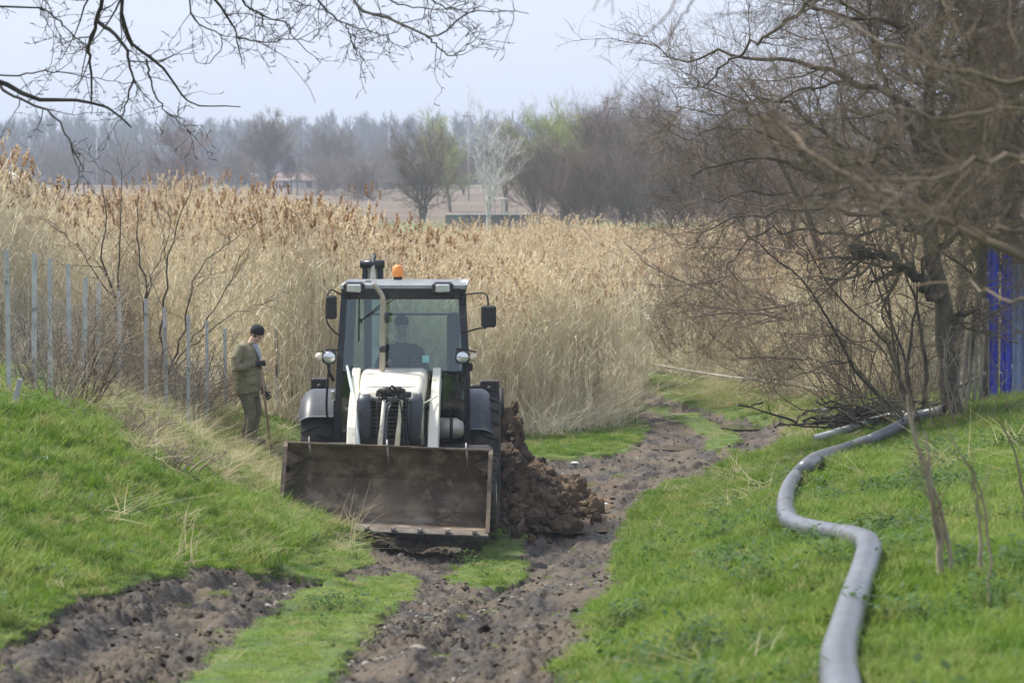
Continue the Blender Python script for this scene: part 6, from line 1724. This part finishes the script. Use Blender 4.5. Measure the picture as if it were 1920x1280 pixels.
    for x in (Lx(835, 3.5), Lx(845, 3.6)):
        mb = MB(); mb.tube([(x, 3.6, 1.2), (x, 3.55, 1.75)], .012, 6); mb.ball((x, 3.55, 1.78), .028); mb.build('control_lever', black, root)
    mb = MB(); mb.box((Lx(850, 4.2), 4.2, 1.9), (.16, .5, 1.3), bev=.04); mb.build('side_console', mat_two('console', (.03, .035, .05), (.045, .05, .07), rough=.6, scale=4), root)
    mb = MB(); mb.box((Lx(798, yF), yF - .006, Lz(673, yF)), (.085, .004, .09)); mb.build('sticker', mat_two('sticker', (.30, .62, .58), (.35, .66, .62), rough=.5, scale=9), root)
    # wiper
    mb = MB(); mb.tube([LP(742, 545, yF - .06), LP(724, 562, yF - .08), LP(700, 582, yF - .08), LP(676, 601, yF - .06)], .008, 6); mb.tube([LP(740, 560, yF - .05), LP(676, 601, yF - .05)], .006, 5); mb.tube([LP(674, 600, yF - .05), LP(672, 640, yF - .04), LP(673, 553, yF - .04)][1:], .009, 5); mb.ball(LP(675, 601, yF - .06), .028, 8, 6); mb.box(LP(742, 542, yF - .04), (.12, .05, .05), bev=.01); mb.build('wiper', black, root)
    # exhaust / intake stack
    pth = [LP(700, 531, 2.55), LP(706, 540, 2.55), LP(715, 552, 2.55), LP(718, 566, 2.55), LP(718, 600, 2.55), LP(717, 650, 2.55), LP(716, 695, 2.55)]
    mb = MB(); c_ = resample(pth, 30); mb.tube([tuple(q) for q in c_], [.030] * 6 + [.037] * 24, 14); mb.build('exhaust_stack', tan, root)
    mb = MB(); mb.tube([LP(722, 586, 2.56), LP(722, 604, 2.56)], .045, 12); mb.tube([LP(717, 648, 2.55), LP(717, 660, 2.55)], .041, 12); mb.build('stack_clamp', dark, root)
    # mirrors
    mb = MB(); mb.tube([tuple(q) for q in resample([LP(640, 552, 2.9), LP(633, 549, 2.8), LP(620, 543, 2.7), LP(613, 560, 2.68), LP(612, 600, 2.68), LP(620, 615, 2.75), LP(631, 626, 2.9), LP(638, 627, 2.98)], 24)], .011, 7); o = mb.build('mirror_arm', black, root)
    def mirror(px, py, w, h, y, o, rot):
        mb = MB(); mb.box((0, 0, 0), (w, .05, h), bev=min(w, h) * .28); mm = Matrix.Translation(LP(px, py, y)) @ Matrix.Rotation(rot, 4, 'Z'); mb.v = [tuple(mm @ Vector(v)) for v in mb.v]; mb.build('mirror_head', black, o)
    mirror(621, 576, .135, .29, 2.66, o, .1)
    mb = MB(); mb.tube([tuple(q) for q in resample([LP(862, 553, 2.95), LP(880, 551, 2.85), LP(905, 549, 2.7), LP(914, 556, 2.66), LP(915, 580, 2.65), LP(914, 612, 2.66), LP(900, 615, 2.72), LP(866, 624, 2.95)], 26)], .011, 7); o = mb.build('mirror_arm', black, root)
    mirror(916, 593, .19, .27, 2.62, o, -.15)
    mb = MB(); mb.box(LP(870, 562, 2.95), (.06, .06, .14), bev=.01); mb.build('mirror_bracket', black, root)
    # headlamps on stalks
    for px, s_ in ((617, -1), (867, 1)):
        y = 2.75; c = Vector(LP(px, 669, y)); mb = MB()
        for k, (dy, sc_) in enumerate(((-.0, 1), (.10, .7))): pass
        rings = []
        for dy, sc_ in ((-.045, .96), (-.03, 1.04), (.02, 1.0), (.08, .7), (.10, .3)):
            rings.append([(c.x + sc_ * .088 * math.copysign(abs(math.cos(a)) ** .7, math.cos(a)), c.y + dy, c.z + sc_ * .083 * math.copysign(abs(math.sin(a)) ** .7, math.sin(a))) for a in np.linspace(0, 2 * PI, 20, endpoint=False)])
        mb.loft(rings); o = mb.build('headlight', dark, root)
        mb = MB(); mb.ball((c.x, c.y - .045, c.z), (.078, .035, .073), 18, 10); mb.build('lens', lampg, o)
        mb = MB(); mb.ball((c.x + s_ * .125, c.y + .0, c.z), (.055, .06, .055), 12, 8); mb.build('indicator', mat_ind, o)
        mb = MB(); mb.tube([(c.x - .10, c.y - .05, c.z + .075), (c.x, c.y - .07, c.z + .10), (c.x + .1, c.y - .05, c.z + .085)] if s_ < 0 else [(c.x - .08, c.y - .05, c.z + .09), (c.x + .02, c.y - .07, c.z + .105), (c.x + .17, c.y - .03, c.z + .06)], .011, 6)
        mb.tube([(c.x + s_ * .02, c.y + .03, c.z - .09), (c.x - .005, c.y + .05, c.z - .2), (c.x - s_ * .04, c.y + .12, c.z - .3)], .02, 7); mb.build('bracket', black, o)
    # grab rails
    mb = MB(); mb.tube([tuple(q) for q in resample([LP(617, 683, 2.8), LP(613, 720, 2.8), LP(611, 760, 2.85), LP(613, 782, 2.9), LP(622, 794, 3.0)], 16)], .015, 7); mb.build('grab_rail', black, root)
    mb = MB(); mb.tube([tuple(q) for q in resample([LP(873, 690, 2.8), LP(876, 720, 2.8), LP(879, 760, 2.85), LP(876, 782, 2.9), LP(868, 796, 3.0)], 16)], .015, 7); mb.build('grab_rail', black, root)
    mb = MB(); mb.box(LP(623, 740, 3.1), (.05, .06, .11), bev=.012); mb.build('side_marker_lamp', lampg, root)
    mb = MB(); mb.box(LP(868, 741, 3.1), (.05, .06, .11), bev=.012); mb.build('side_marker_lamp', lampg, root)
    mb = MB(); mb.box(LP(881, 688, 3.0), (.07, .08, .10), bev=.012); mb.build('side_bracket', black, root)
    # steps, tank with strap, battery box
    mb = MB()
    c = LP(840, 803, 2.45); mb.tube([(c[0] - .18, c[1], c[2]), (c[0] - .15, c[1] - .0, c[2]), (c[0] + .1, c[1], c[2]), (c[0] + .17, c[1] + .02, c[2] - .01), (c[0] + .19, c[1] + .02, c[2] - .01)], [.10, .13, .13, .09, .05], 16)
    o = mb.build('oil_tank', mat_two('tank_metal', (.30, .27, .21), (.50, .49, .45), rough=.5, metallic=.3, scale=5, coord='obj'), root)
    mb = MB(); mb.tube([(c[0] + .02, c[1], c[2]), (c[0] + .06, c[1], c[2])], .137, 16); mb.build('strap', black, o)
    mb = MB(); mb.ball((c[0] - .13, c[1] - .14, c[2] + .04), .02, 8, 6); mb.tube([(c[0] - .14, c[1] - .12, c[2] + .13), (c[0] - .15, c[1] - .14, c[2] - .02)], .016, 6); mb.build('cap', mat_two('red_cap', (.35, .06, .07), (.4, .1, .1), rough=.5, scale=8), o)
    for s_ in (-1, 1):
        mb = MB(); mb.box((s_ * .72, 3.1, .72), (.34, .45, .5), bev=.04); mb.build('step_box', chass, root)
        mb = MB(); mb.box((s_ * .74, 2.75, .52), (.34, .22, .03), bev=.005); mb.box((s_ * .74, 2.78, .85), (.30, .18, .03), bev=.005); mb.build('step', chass, root)
    # ---- stabilisers and boom at the rear
    for x0_, x1_, yt, lab in ((583, 615, 708, 0), (900, 936, 712, 1)):
        xa_, xb_ = Lx(x0_, 5.6), Lx(x1_, 5.6); z = Lz(yt, 5.6); mb = MB(); cx_ = (xa_ + xb_) / 2
        mb.box((cx_, 5.6, (z + .35) / 2), (xb_ - xa_, .2, z - .35), bev=.015); mb.ball((cx_, 5.48, z - .11), (.04, .03, .04), 10, 6)
        mb.box((cx_, 5.6, .30), ((xb_ - xa_) * .6, .14, .3), bev=.01); mb.box((cx_, 5.6, .13), (.34, .30, .05), bev=.01)
        mb.build('stabiliser_leg', chass, root)
    mb = MB(); mb.box(LP(893, 728, 5.6), (.16, .18, .12), bev=.02); mb.box((.0, 5.6, .95), (2.1, .22, .5), bev=.03); mb.box((0, 5.5, 1.42), (2.1, .10, .10), bev=.01); mb.build('rear_frame', chass, root)
    mb = MB(); mb.tube([LP(940, 727, 5.2), LP(941, 780, 5.0)], .03, 8); mb.build('reflector_post', black, root)
    # swing post, boom (upright, folded), dipper, digging bucket
    xb_ = Lx(698, 6.0); zt2 = Lz(497, 6.2)
    mb = MB(); mb.box((xb_ * .6, 5.85, .95), (.34, .34, .9), bev=.03); mb.build('swing_post', chass, root)
    def beam(p, w0, d, name, mat):
        mb = MB(); rings = []
        for (x, y, z, w_, dd) in p: rings.append([(x - w_ / 2, y - dd / 2, z), (x + w_ / 2, y - dd / 2, z), (x + w_ / 2, y + dd / 2, z), (x - w_ / 2, y + dd / 2, z)])
        mb.loft(rings, smooth=False); return mb.build(name, mat, root)
    beam([(xb_ * .7, 6.0, 1.1, .20, .30), (xb_ * .9, 6.35, 2.0, .18, .42), (xb_, 6.25, zt2 - .15, .15, .3), (xb_, 6.1, Lz(478, 6.1), .05, .12)], 0, 0, 'boom', cream)
    mb = MB()
    z = zt2; w = .30
    for s_ in (-1, 1):
        mb.box((xb_ + s_ * .105, 6.15, z - .16), (.07, .22, .42), bev=.01)
    mb.tube([(xb_ - .165, 6.02, z + .02), (xb_ + .165, 6.02, z + .02)], .055, 12); mb.build('boom_knuckle', dark, root)
    mb = MB(); mb.tube([(xb_ + .01, 6.0, z + .05), (xb_ + .05, 5.98, Lz(480, 6.0)), (xb_ + .03, 6.05, Lz(476, 6.0)), (xb_ - .02, 6.1, Lz(484, 6.0))], .012, 6); mb.build('boom_hose', black, root)
    mb = MB(); mb.add([(xb_ - .05, 5.92, zt2 - .35), (xb_ + .07, 5.92, zt2 - .35), (xb_ + .035, 5.96, Lz(500, 5.9)), (xb_ + .005, 6.0, Lz(479, 5.9)), (xb_ - .05, 6.0, zt2 - .35), (xb_ + .07, 6.0, zt2 - .35), (xb_ + .035, 6.0, Lz(500, 5.9))], [(0, 1, 2, 3), (4, 3, 6, 5), (0, 3, 4), (1, 5, 6, 2), (2, 6, 3), (0, 4, 5, 1)]); mb.build('boom_fin', cream, root)
    beam([(xb_, 6.75, 1.25, .16, .2), (xb_, 6.8, 2.1, .17, .32), (xb_, 6.55, zt2 - .1, .15, .2)], 0, 0, 'dipper', cream)
    mb = MB(); mb.prism([(6.45, 1.3), (7.0, 1.35), (7.1, 1.0), (6.95, .7), (6.6, .6), (6.35, .75), (6.55, .85), (6.8, .95), (6.75, 1.15), (6.5, 1.15)], xb_ - .28, xb_ + .28); mb.build('digging_bucket', rust, root)
    return root
mat_bolt = mat_two('worn_steel', (.42, .40, .37), (.22, .19, .16), rough=.5, metallic=.4, scale=9, coord='obj')
mat_ind = mat_two('indicator_lens', (.80, .72, .58), (.85, .60, .35), rough=.2, scale=6, coord='obj')
loader = bh()
# ------------------------------------------------------------------ people
M['skin'] = mat_two('skin', (.70, .44, .33), (.78, .52, .41), rough=.5, scale=14, coord='obj')
M['jacket'] = mat_two('jacket_olive', (.19, .17, .10), (.27, .245, .15), rough=.85, scale=5, coord='obj', bs=.5, bd=.012, bscale=16)
M['trousers'] = mat_two('trousers_olive', (.13, .13, .08), (.19, .18, .115), rough=.9, scale=7, coord='obj', bs=.5, bd=.012, bscale=20, c3=(.13, .10, .075), scale3=9)
M['knit'] = mat_two('knit_black', (.010, .010, .014), (.020, .020, .026), rough=.95, scale=40, coord='obj', bs=.5, bd=.004)
M['glove'] = mat_two('glove_black', (.014, .014, .015), (.03, .03, .03), rough=.8, scale=20, coord='obj')
M['scarf'] = mat_two('sweater_grey', (.36, .40, .46), (.46, .50, .55), rough=.9, scale=12, coord='obj')
M['boot'] = mat_two('boot_rubber', (.03, .028, .022), (.06, .05, .035), rough=.6, scale=9, coord='obj')
M['hair'] = mat_two('hair', (.05, .04, .035), (.09, .075, .06), rough=.8, scale=30, coord='obj')
M['handle_wood'] = mat_two('handle_wood', (.30, .19, .12), (.42, .28, .18), rough=.65, scale=6, coord='obj')
M['eye'] = mat_two('eye', (.02, .015, .012), (.03, .02, .02), rough=.2, scale=6)

def hand(mb, palm, d, side, curl=1.0, s=1.0, thumb=None):
    """palm centre, pointing direction d, palm facing 'side'; five fingers that curl towards side"""
    palm, d, side = Vector(palm), Vector(d).normalized(), Vector(side).normalized()
    side = (side - d * side.dot(d)).normalized(); w = d.cross(side)
    mb.tube([palm - d * .045 * s, palm, palm + d * .04 * s], [.026 * s, .036 * s, .034 * s], 10, M=None)
    for k, (o, L) in enumerate(((-.030, .068), (-.011, .078), (.010, .074), (.029, .058))):
        p = palm + d * .035 * s + w * o * s; pts = [p]; a = .25
        for j in range(3):
            dd = (d * math.cos(a) + side * math.sin(a)); p = p + dd * (L * s * (.42, .33, .25)[j]); pts.append(p); a += curl * (.75, .8, .6)[j]
        mb.tube(pts, [.0105 * s, .0100 * s, .0092 * s, .0078 * s], 8)
        mb.ball(tuple(pts[-1]), .0080 * s, 8, 6)
    p = palm - d * .015 * s - w * .030 * s; t1 = p + (-w * .6 + d * .5 + side * .5).normalized() * .04 * s; t2 = t1 + (d * .5 + side * .8 + w * .2).normalized() * .033 * s
    mb.tube([p, t1, t2], [.014 * s, .012 * s, .009 * s], 8); mb.ball(tuple(t2), .009 * s, 8, 6)

def head(mb, c, m, s=1.0):
    """head in its own axes: +x forward, z up"""
    def q(p): return tuple(m @ Vector((p[0] * s, p[1] * s, p[2] * s)) + Vector(c))
    def ball(p, r):
        b_ = MB(); b_.ball((0, 0, 0), tuple(x * s for x in r), 16, 12); mm = Matrix.Translation(q(p)) @ m.to_4x4(); mb.add(b_.v, b_.f, True, mm)
    ball((-.005, 0, .03), (.098, .078, .098)); ball((.022, 0, -.03), (.068, .062, .075)); ball((.052, 0, -.078), (.034, .034, .026))
    ball((.093, 0, -.012), (.015, .012, .022)); ball((.104, 0, -.024), (.012, .014, .010)); ball((.083, 0, .018), (.014, .05, .010))
    ball((.080, 0, -.052), (.013, .024, .007)); ball((.077, 0, -.062), (.012, .020, .006))
    for sy in (-1, 1):
        ball((.056, sy * .040, -.03), (.026, .022, .022)); ball((-.008, sy * .078, -.008), (.018, .010, .032))

def man():
    D = 42.; x0 = (464 - 960) / FPX * D; g = float(Zs(x0, D)) 
    zt = P(464, 608, D)[2]; sc_ = (zt - g) / 1.745
    root = empty('person', (x0, D, g), 0, 'man in olive jacket and black knit cap looking down, leaning on a long handled tool', 'person')
    S = lambda x, y, z: (x * 1.0, y, z * sc_)
    def V3(x, y, z): return Vector((x, y, z * sc_))
    hd = Vector(V3(.135, -.01, 1.60)); mh_ = Matrix.Rotation(R(27), 3, 'Y') @ Matrix.Identity(3)
    mh_ = Matrix.Rotation(R(-40), 3, 'Z') @ mh_
    # joints
    shN, elN, haN = V3(-.10, -.19, 1.40), V3(-.165, -.30, 1.135), V3(.135, -.13, 1.185)
    shF, elF, haF = V3(-.02, .20, 1.39), V3(.10, .27, 1.08), V3(.235, .02, .76)
    hipN, knN, anN = V3(-.02, -.09, .84), V3(.03, -.11, .46), V3(-.02, -.10, .07)
    hipF, knF, anF = V3(.03, .09, .84), V3(.10, .11, .47), V3(.04, .12, .08)
    # body, one skin
    mb = MB(); head(mb, hd, mh_, .98)
    mb.tube([V3(.0, 0, 1.36), V3(.04, 0, 1.46), hd - Vector((.02, 0, .02))], [.075, .058, .058], 12)
    mb.tube([V3(-.0, 0, .80), V3(-.01, 0, .95), V3(-.03, 0, 1.15), V3(-.035, 0, 1.32), V3(-.0, 0, 1.42)], [.15, .14, .15, .15, .09], 14)
    for a, b_, c_ in ((shN, elN, haN), (shF, elF, haF)): mb.tube([V3(-.03, a.y * .4, 1.38), a, b_, c_], [.06, .052, .042, .026], 10)
    for a, b_, c_ in ((hipN, knN, anN), (hipF, knF, anF)): mb.tube([a + Vector((0, 0, .04)), a, b_, c_, c_ - Vector((0, 0, .03))], [.08, .085, .058, .04, .04], 10)
    for a in (anN, anF): mb.tube([a + Vector((-.04, 0, -.03)), a + Vector((.05, 0, -.035)), a + Vector((.15, -.01, -.045))], [.035, .038, .028], 10)
    hand(mb, haN + Vector((.045, .0, .005)), (1, .25, .05), (.1, 1, -.15), 1.15, .95); hand(mb, haF + Vector((.02, -.0, -.03)), (.6, -.2, -.7), (.2, -1, .1), 1.1, .95)
    o = mb.build('body', M['skin'], root); remeshed(o, .0075, 2)
    for sy in (-1, 1):
        mb = MB(); p = Vector(hd) + mh_ @ Vector((.079, sy * .032, -.002)); mb.ball(tuple(p), .0095, 10, 7); mb.build('eye', M['eye'], root)
        mb = MB(); a = [Vector(hd) + mh_ @ Vector((.088, sy * (.018 + .03 * t), .018 + .005 * math.sin(PI * t))) for t in (0, .5, 1)]; mb.tube(a, .0045, 5); mb.build('eyebrow', M['hair'], root)
    # short hair under the cap
    mb = MB(); b_ = MB(); b_.ball((0, 0, 0), (.098, .083, .07), 16, 10); mb.add(b_.v, b_.f, True, Matrix.Translation(Vector(hd) + mh_ @ Vector((-.018, 0, .0))) @ mh_.to_4x4()); mb.build('hair', M['hair'], root)
    # knit cap
    mb = MB(); rings = []
    for t, r_, z_ in ((0, .101, .035), (.1, .106, .028), (.2, .107, .055), (.4, .104, .085), (.7, .085, .118), (.9, .05, .138), (1, .012, .145)):
        rings.append([tuple(Vector(hd) + (Matrix.Rotation(R(-8), 3, 'Y') @ mh_) @ Vector((r_ * math.cos(a) - .008, r_ * .86 * math.sin(a), z_))) for a in np.linspace(0, 2 * PI, 22, endpoint=False)])
    mb.loft(rings); mb.build('knit_cap', M['knit'], root)
    # jacket: torso, skirt that flares, sleeves, collar - fused
    mb = MB()
    def ell(cx_, z, rx, ry, cy=0, tilt=0): return [(cx_ + rx * math.cos(a), cy + ry * math.sin(a), (z + tilt * math.cos(a)) * sc_) for a in np.linspace(0, 2 * PI, 28, endpoint=False)]
    mb.loft([ell(-.005, .76, .185, .215, 0, .03), ell(-.012, .83, .195, .22, 0, .03), ell(-.02, .95, .195, .215, 0, .01), ell(-.03, 1.08, .20, .21), ell(-.04, 1.20, .20, .22), ell(-.045, 1.31, .19, .225), ell(-.04, 1.39, .165, .21), ell(-.025, 1.45, .12, .15), ell(.0, 1.485, .085, .095)])
    mb.tube([V3(-.04, -.10, 1.40), shN, (shN + elN) / 2 + Vector((-.012, -.02, 0)), elN, (elN + haN) / 2 + Vector((0, 0, -.01)), haN - Vector((.035, 0, 0))], [.085, .092, .083, .078, .066, .052], 14)
    mb.tube([V3(-.02, .10, 1.39), shF, (shF + elF) / 2 + Vector((-.0, .02, 0)), elF, (elF + haF) / 2, haF + Vector((-.02, .02, .05))], [.085, .088, .078, .070, .060, .05], 14)
    # folds round the elbow and waist
    for t in np.linspace(.15, .9, 6):
        p = elN.lerp(haN, t); mb.tube([p + Vector((0, -.05, .04)), p + Vector((.02, -.066, .0)), p + Vector((-.012, -.05, -.045))], .012, 6)
    for z in (.90, .97, 1.04): mb.tube([(.12, -.17, z * sc_), (-.02, -.215, (z - .015) * sc_), (-.17, -.14, (z + .012) * sc_)], .012, 6)
    mb.tube([(.175, -.11, .80 * sc_), (.0, -.222, .77 * sc_), (-.18, -.10, .745 * sc_), (-.20, 0, .74 * sc_)], .014, 7)
    # pocket flap, collar
    mb.box((.05, -.205, .92 * sc_), (.15, .03, .06), rot=(0, .06, .1), bev=.01)
    mb.tube([tuple(V3(.085, -.075, 1.40)), tuple(V3(.03, -.10, 1.47)), tuple(V3(-.04, -.07, 1.49)), tuple(V3(-.065, 0, 1.50)), tuple(V3(-.04, .07, 1.49)), tuple(V3(.03, .10, 1.47)), tuple(V3(.09, .08, 1.38))], [.016, .020, .022, .022, .022, .020, .016], 10)
    o = mb.build('jacket', M['jacket'], root); remeshed(o, .011, 3)
    mb = MB(); mb.tube([V3(.13, -.02, 1.16), V3(.145, -.015, 1.28), V3(.10, -.01, 1.39), V3(.07, -.01, 1.45)], [.035, .050, .062, .072], 12); mb.build('sweater', M['scarf'], root)
    mb = MB(); mb.tube([V3(.168, -.06, 1.12), V3(.155, -.075, 1.26), V3(.115, -.085, 1.36), V3(.07, -.095, 1.43)], .009, 6); mb.build('zip', M['glove'], root)
    # trousers
    mb = MB()
    mb.loft([ell(.0, .70, .15, .18), ell(.0, .78, .155, .185), ell(-.01, .9, .15, .18)])
    for a, b_, c_ in ((hipN, knN, anN), (hipF, knF, anF)):
        mid = (a + b_) / 2; cal = (b_ + c_) / 2
        mb.tube([a + Vector((0, 0, .03)), a - Vector((0, 0, .08)), mid, b_ + Vector((.01, 0, 0)), cal + Vector((-.018, 0, 0)), c_ + Vector((0, 0, .06)), c_ + Vector((.01, 0, -.01))], [.105, .112, .102, .086, .080, .078, .085], 14)
        for t in (.15, .35, .6, .8, .95):
            p = b_.lerp(c_, t); mb.tube([p + Vector((.05, -.055, .02)), p + Vector((0, -.078, -.012)), p + Vector((-.06, -.045, .012))], .012, 6)
    o = mb.build('trousers', M['trousers'], root); remeshed(o, .011, 3)
    for a in (anN, anF):
        mb = MB(); mb.tube([a + Vector((0, 0, .12)), a + Vector((0, 0, 0)), a + Vector((.0, 0, -.04))], [.062, .058, .058], 12); mb.tube([a + Vector((-.05, 0, -.035)), a + Vector((.06, 0, -.035)), a + Vector((.17, -.012, -.04)), a + Vector((.21, -.012, -.045))], [.045, .050, .045, .025], 12)
        o = mb.build('boot', M['boot'], root); remeshed(o, .01, 2)
    # gloves: palms and five fingers closed on the handle
    for palm, d, sd in ((haN + Vector((.045, .0, .005)), (1, .25, .05), (.1, 1, -.15)), (haF + Vector((.02, -.0, -.03)), (.6, -.2, -.7), (.2, -1, .1))):
        mb = MB(); hand(mb, palm, d, sd, 1.15, 1.12); mb.tube([Vector(palm) - Vector(d).normalized() * .075, Vector(palm) - Vector(d).normalized() * .035], [.040, .036], 10)
        o = mb.build('glove', M['glove'], root); remeshed(o, .006, 1)
    # the tool he leans on
    top = V3(.172, -.095, 1.235); foot = Vector((.335, -.12, 0)); gz_ = float(Zg(x0 + foot.x, D + foot.y)[0]) - g; foot.z = gz_ + .06
    t = empty('rake', (x0, D, g), 0, 'long wooden handled hoe held upright by the standing man, its dark head on the ground', 'tool')
    mb = MB(); mb.tube([top, top.lerp(foot, .5) + Vector((.004, 0, 0)), foot], [.014, .0165, .018], 10); mb.build('handle', M['handle_wood'], t)
    mb = MB(); mb.tube([foot + Vector((-.004, 0, .07)), foot, foot + Vector((.0, -.02, -.03))], [.022, .024, .018], 8)
    mb.add([foot + Vector(q) for q in ((-.085, -.02, -.02), (.085, -.02, -.01), (.075, -.06, -.09), (-.08, -.06, -.10), (-.085, -.012, -.02), (.085, -.012, -.01), (.075, -.05, -.09), (-.08, -.05, -.10))], [(0, 1, 2, 3), (7, 6, 5, 4), (0, 4, 5, 1), (1, 5, 6, 2), (2, 6, 7, 3), (3, 7, 4, 0)])
    mb.build('blade', M['boot'], t)
man()

def driver():
    c = Vector((X0 + .045, Y0 + 3.98, ZT)); root = empty('person', tuple(c), 0, 'driver in dark clothes seated behind the windscreen of the loader', 'person')
    V3 = lambda x, y, z: Vector((x, y, z))
    hd = V3(.0, -.08, 2.40); m_ = Matrix.Rotation(R(-90), 3, 'Z') @ Matrix.Rotation(R(10), 3, 'Y')
    sh = [V3(s_ * .21, .03, 2.06) for s_ in (-1, 1)]; el = [V3(s_ * .30, -.12, 1.84) for s_ in (-1, 1)]; ha = [V3(-.14, -.44, 1.97), V3(.16, -.44, 1.99)]
    hp = [V3(s_ * .10, .02, 1.64) for s_ in (-1, 1)]; kn = [V3(s_ * .15, -.42, 1.68) for s_ in (-1, 1)]; an = [V3(s_ * .15, -.50, 1.28) for s_ in (-1, 1)]
    mb = MB(); head(mb, hd, m_, 1.0); mb.tube([V3(0, .0, 2.05), V3(0, -.01, 2.2), hd + V3(0, .02, -.02)], [.07, .058, .058], 12)
    mb.tube([V3(0, .05, 1.6), V3(0, .05, 1.8), V3(0, .03, 2.0), V3(0, .01, 2.12)], [.15, .15, .16, .08], 14)
    for k in (0, 1):
        mb.tube([V3(sh[k].x * .4, .02, 2.06), sh[k], el[k], ha[k]], [.06, .05, .042, .028], 10); mb.tube([hp[k], kn[k], an[k]], [.085, .06, .045], 10)
        mb.tube([an[k] + V3(0, .05, -.03), an[k] + V3(0, -.14, -.04)], [.04, .03], 8)
        hand(mb, ha[k] + V3(0, -.03, .0), (.0, -1, .1), (0, -.2, -1), 1.1, .95)
    o = mb.build('body', M['skin'], root); remeshed(o, .008, 2)
    for sy in (-1, 1):
        mb = MB(); mb.ball(tuple(hd + m_ @ Vector((.079, sy * .032, -.002))), .0095, 10, 7); mb.build('eye', M['eye'], root)
    mb = MB(); rings = []
    for r_, z_ in ((.100, .03), (.106, .035), (.105, .065), (.095, .10), (.065, .128), (.015, .14)):
        rings.append([tuple(hd + m_ @ Vector((r_ * math.cos(a) - .008, r_ * .88 * math.sin(a), z_))) for a in np.linspace(0, 2 * PI, 20, endpoint=False)])
    mb.loft(rings); mb.build('knit_cap', M['knit'], root)
    dk = mat_two('dark_jacket', (.030, .034, .042), (.050, .055, .065), rough=.85, scale=8, coord='obj')
    mb = MB(); E = lambda z, rx, ry, cy: [(rx * math.cos(a), cy + ry * math.sin(a), z) for a in np.linspace(0, 2 * PI, 24, endpoint=False)]
    mb.loft([E(1.60, .20, .17, .03), E(1.78, .205, .17, .03), E(1.95, .215, .165, .02), E(2.07, .20, .13, .02), E(2.15, .12, .09, .01), E(2.19, .07, .07, .0)])
    for k in (0, 1): mb.tube([V3(sh[k].x * .5, .02, 2.08), sh[k], el[k], ha[k] + V3(0, .05, 0)], [.075, .080, .066, .045], 12)
    o = mb.build('jacket', dk, root); remeshed(o, .012, 3)
    mb = MB()
    for k in (0, 1): mb.tube([hp[k] + V3(0, .05, 0), hp[k], kn[k], an[k]], [.10, .10, .078, .062], 12)
    o = mb.build('trousers', M['trousers'], root); remeshed(o, .012, 2)
    for k in (0, 1):
        mb = MB(); mb.tube([an[k] + V3(0, .06, -.04), an[k] + V3(0, -.06, -.04), an[k] + V3(0, -.18, -.05)], [.048, .05, .035], 10); mb.build('boot', M['boot'], root)
driver()
# ------------------------------------------------------------------ air, sky, light, camera
hz = MB(); y0, y1, zb, zt = -12., 1250., EYE - 4.6 - 1.2, 26.
hz.add([(-420, y0, zb), (420, y0, zb), (420, y1, zb), (-420, y1, zb), (-420, y0, zt), (420, y0, zt), (420, y1, zt), (-420, y1, zt)],
       [(3, 2, 1, 0), (4, 5, 6, 7), (0, 1, 5, 4), (1, 2, 6, 5), (2, 3, 7, 6), (3, 0, 4, 7)])
mz = bpy.data.materials.new('haze'); mz.use_nodes = True; nt = mz.node_tree; nt.nodes.clear()
out = N(nt, 'ShaderNodeOutputMaterial'); pv = N(nt, 'ShaderNodeVolumePrincipled')
pv.inputs['Color'].default_value = (.80, .90, 1.0, 1); pv.inputs['Density'].default_value = 0.00058; pv.inputs['Anisotropy'].default_value = .0
nt.links.new(pv.outputs[0], out.inputs['Volume'])
o = hz.build('haze', mz); tag(o, kind='stuff')

SUN_EL, SUN_AZ = R(55), R(-58)
w = bpy.data.worlds.new('World'); sc.world = w; w.use_nodes = True; nt = w.node_tree; nt.nodes.clear()
out = N(nt, 'ShaderNodeOutputWorld'); bg = N(nt, 'ShaderNodeBackground'); sk = N(nt, 'ShaderNodeTexSky'); sk.sky_type = 'NISHITA'
sk.sun_disc = False; sk.sun_elevation = SUN_EL; sk.sun_rotation = SUN_AZ; sk.air_density = 1.0; sk.dust_density = 2.2; sk.ozone_density = 1.5
# thin high overcast whitens the sky evenly
mx = N(nt, 'ShaderNodeMix', data_type='RGBA'); mx.inputs['Factor'].default_value = .8; mx.inputs['B'].default_value = (5.0, 5.5, 6.9, 1)
nt.links.new(sk.outputs[0], mx.inputs['A'])
nt.links.new(mx.outputs['Result'], bg.inputs['Color']); bg.inputs['Strength'].default_value = .10
nt.links.new(bg.outputs[0], out.inputs['Surface'])
sl = bpy.data.lights.new('sun', 'SUN'); sl.energy = 3.5; sl.angle = R(7); sl.color = (1, .95, .87)
so = bpy.data.objects.new('sun', sl); COL.objects.link(so)
sd = Vector((math.sin(SUN_AZ) * math.cos(SUN_EL), math.cos(SUN_AZ) * math.cos(SUN_EL), math.sin(SUN_EL)))
so.rotation_euler = sd.to_track_quat('Z', 'Y').to_euler(); so.location = (0, 0, 60)
cam = bpy.data.cameras.new('camera'); co = bpy.data.objects.new('camera', cam); COL.objects.link(co); sc.camera = co
co.location = (0, 0, EYE); co.rotation_euler = (PI / 2 - PITCH, 0, 0)
cam.sensor_width = 36; cam.lens = FPX / 1920 * 36; cam.clip_end = 9000; cam.clip_start = .3
cam.dof.use_dof = True; cam.dof.focus_distance = 36; cam.dof.aperture_fstop = 4.5
sc.view_settings.view_transform = 'Standard'; sc.view_settings.look = 'None'; sc.view_settings.gamma = 1; sc.view_settings.exposure = 0.78
sc.render.engine = 'CYCLES'
cy = sc.cycles; cy.max_bounces = 6; cy.diffuse_bounces = 3; cy.transparent_max_bounces = 12; cy.volume_bounces = 0; cy.use_denoising = True
cy.caustics_reflective = False; cy.caustics_refractive = False
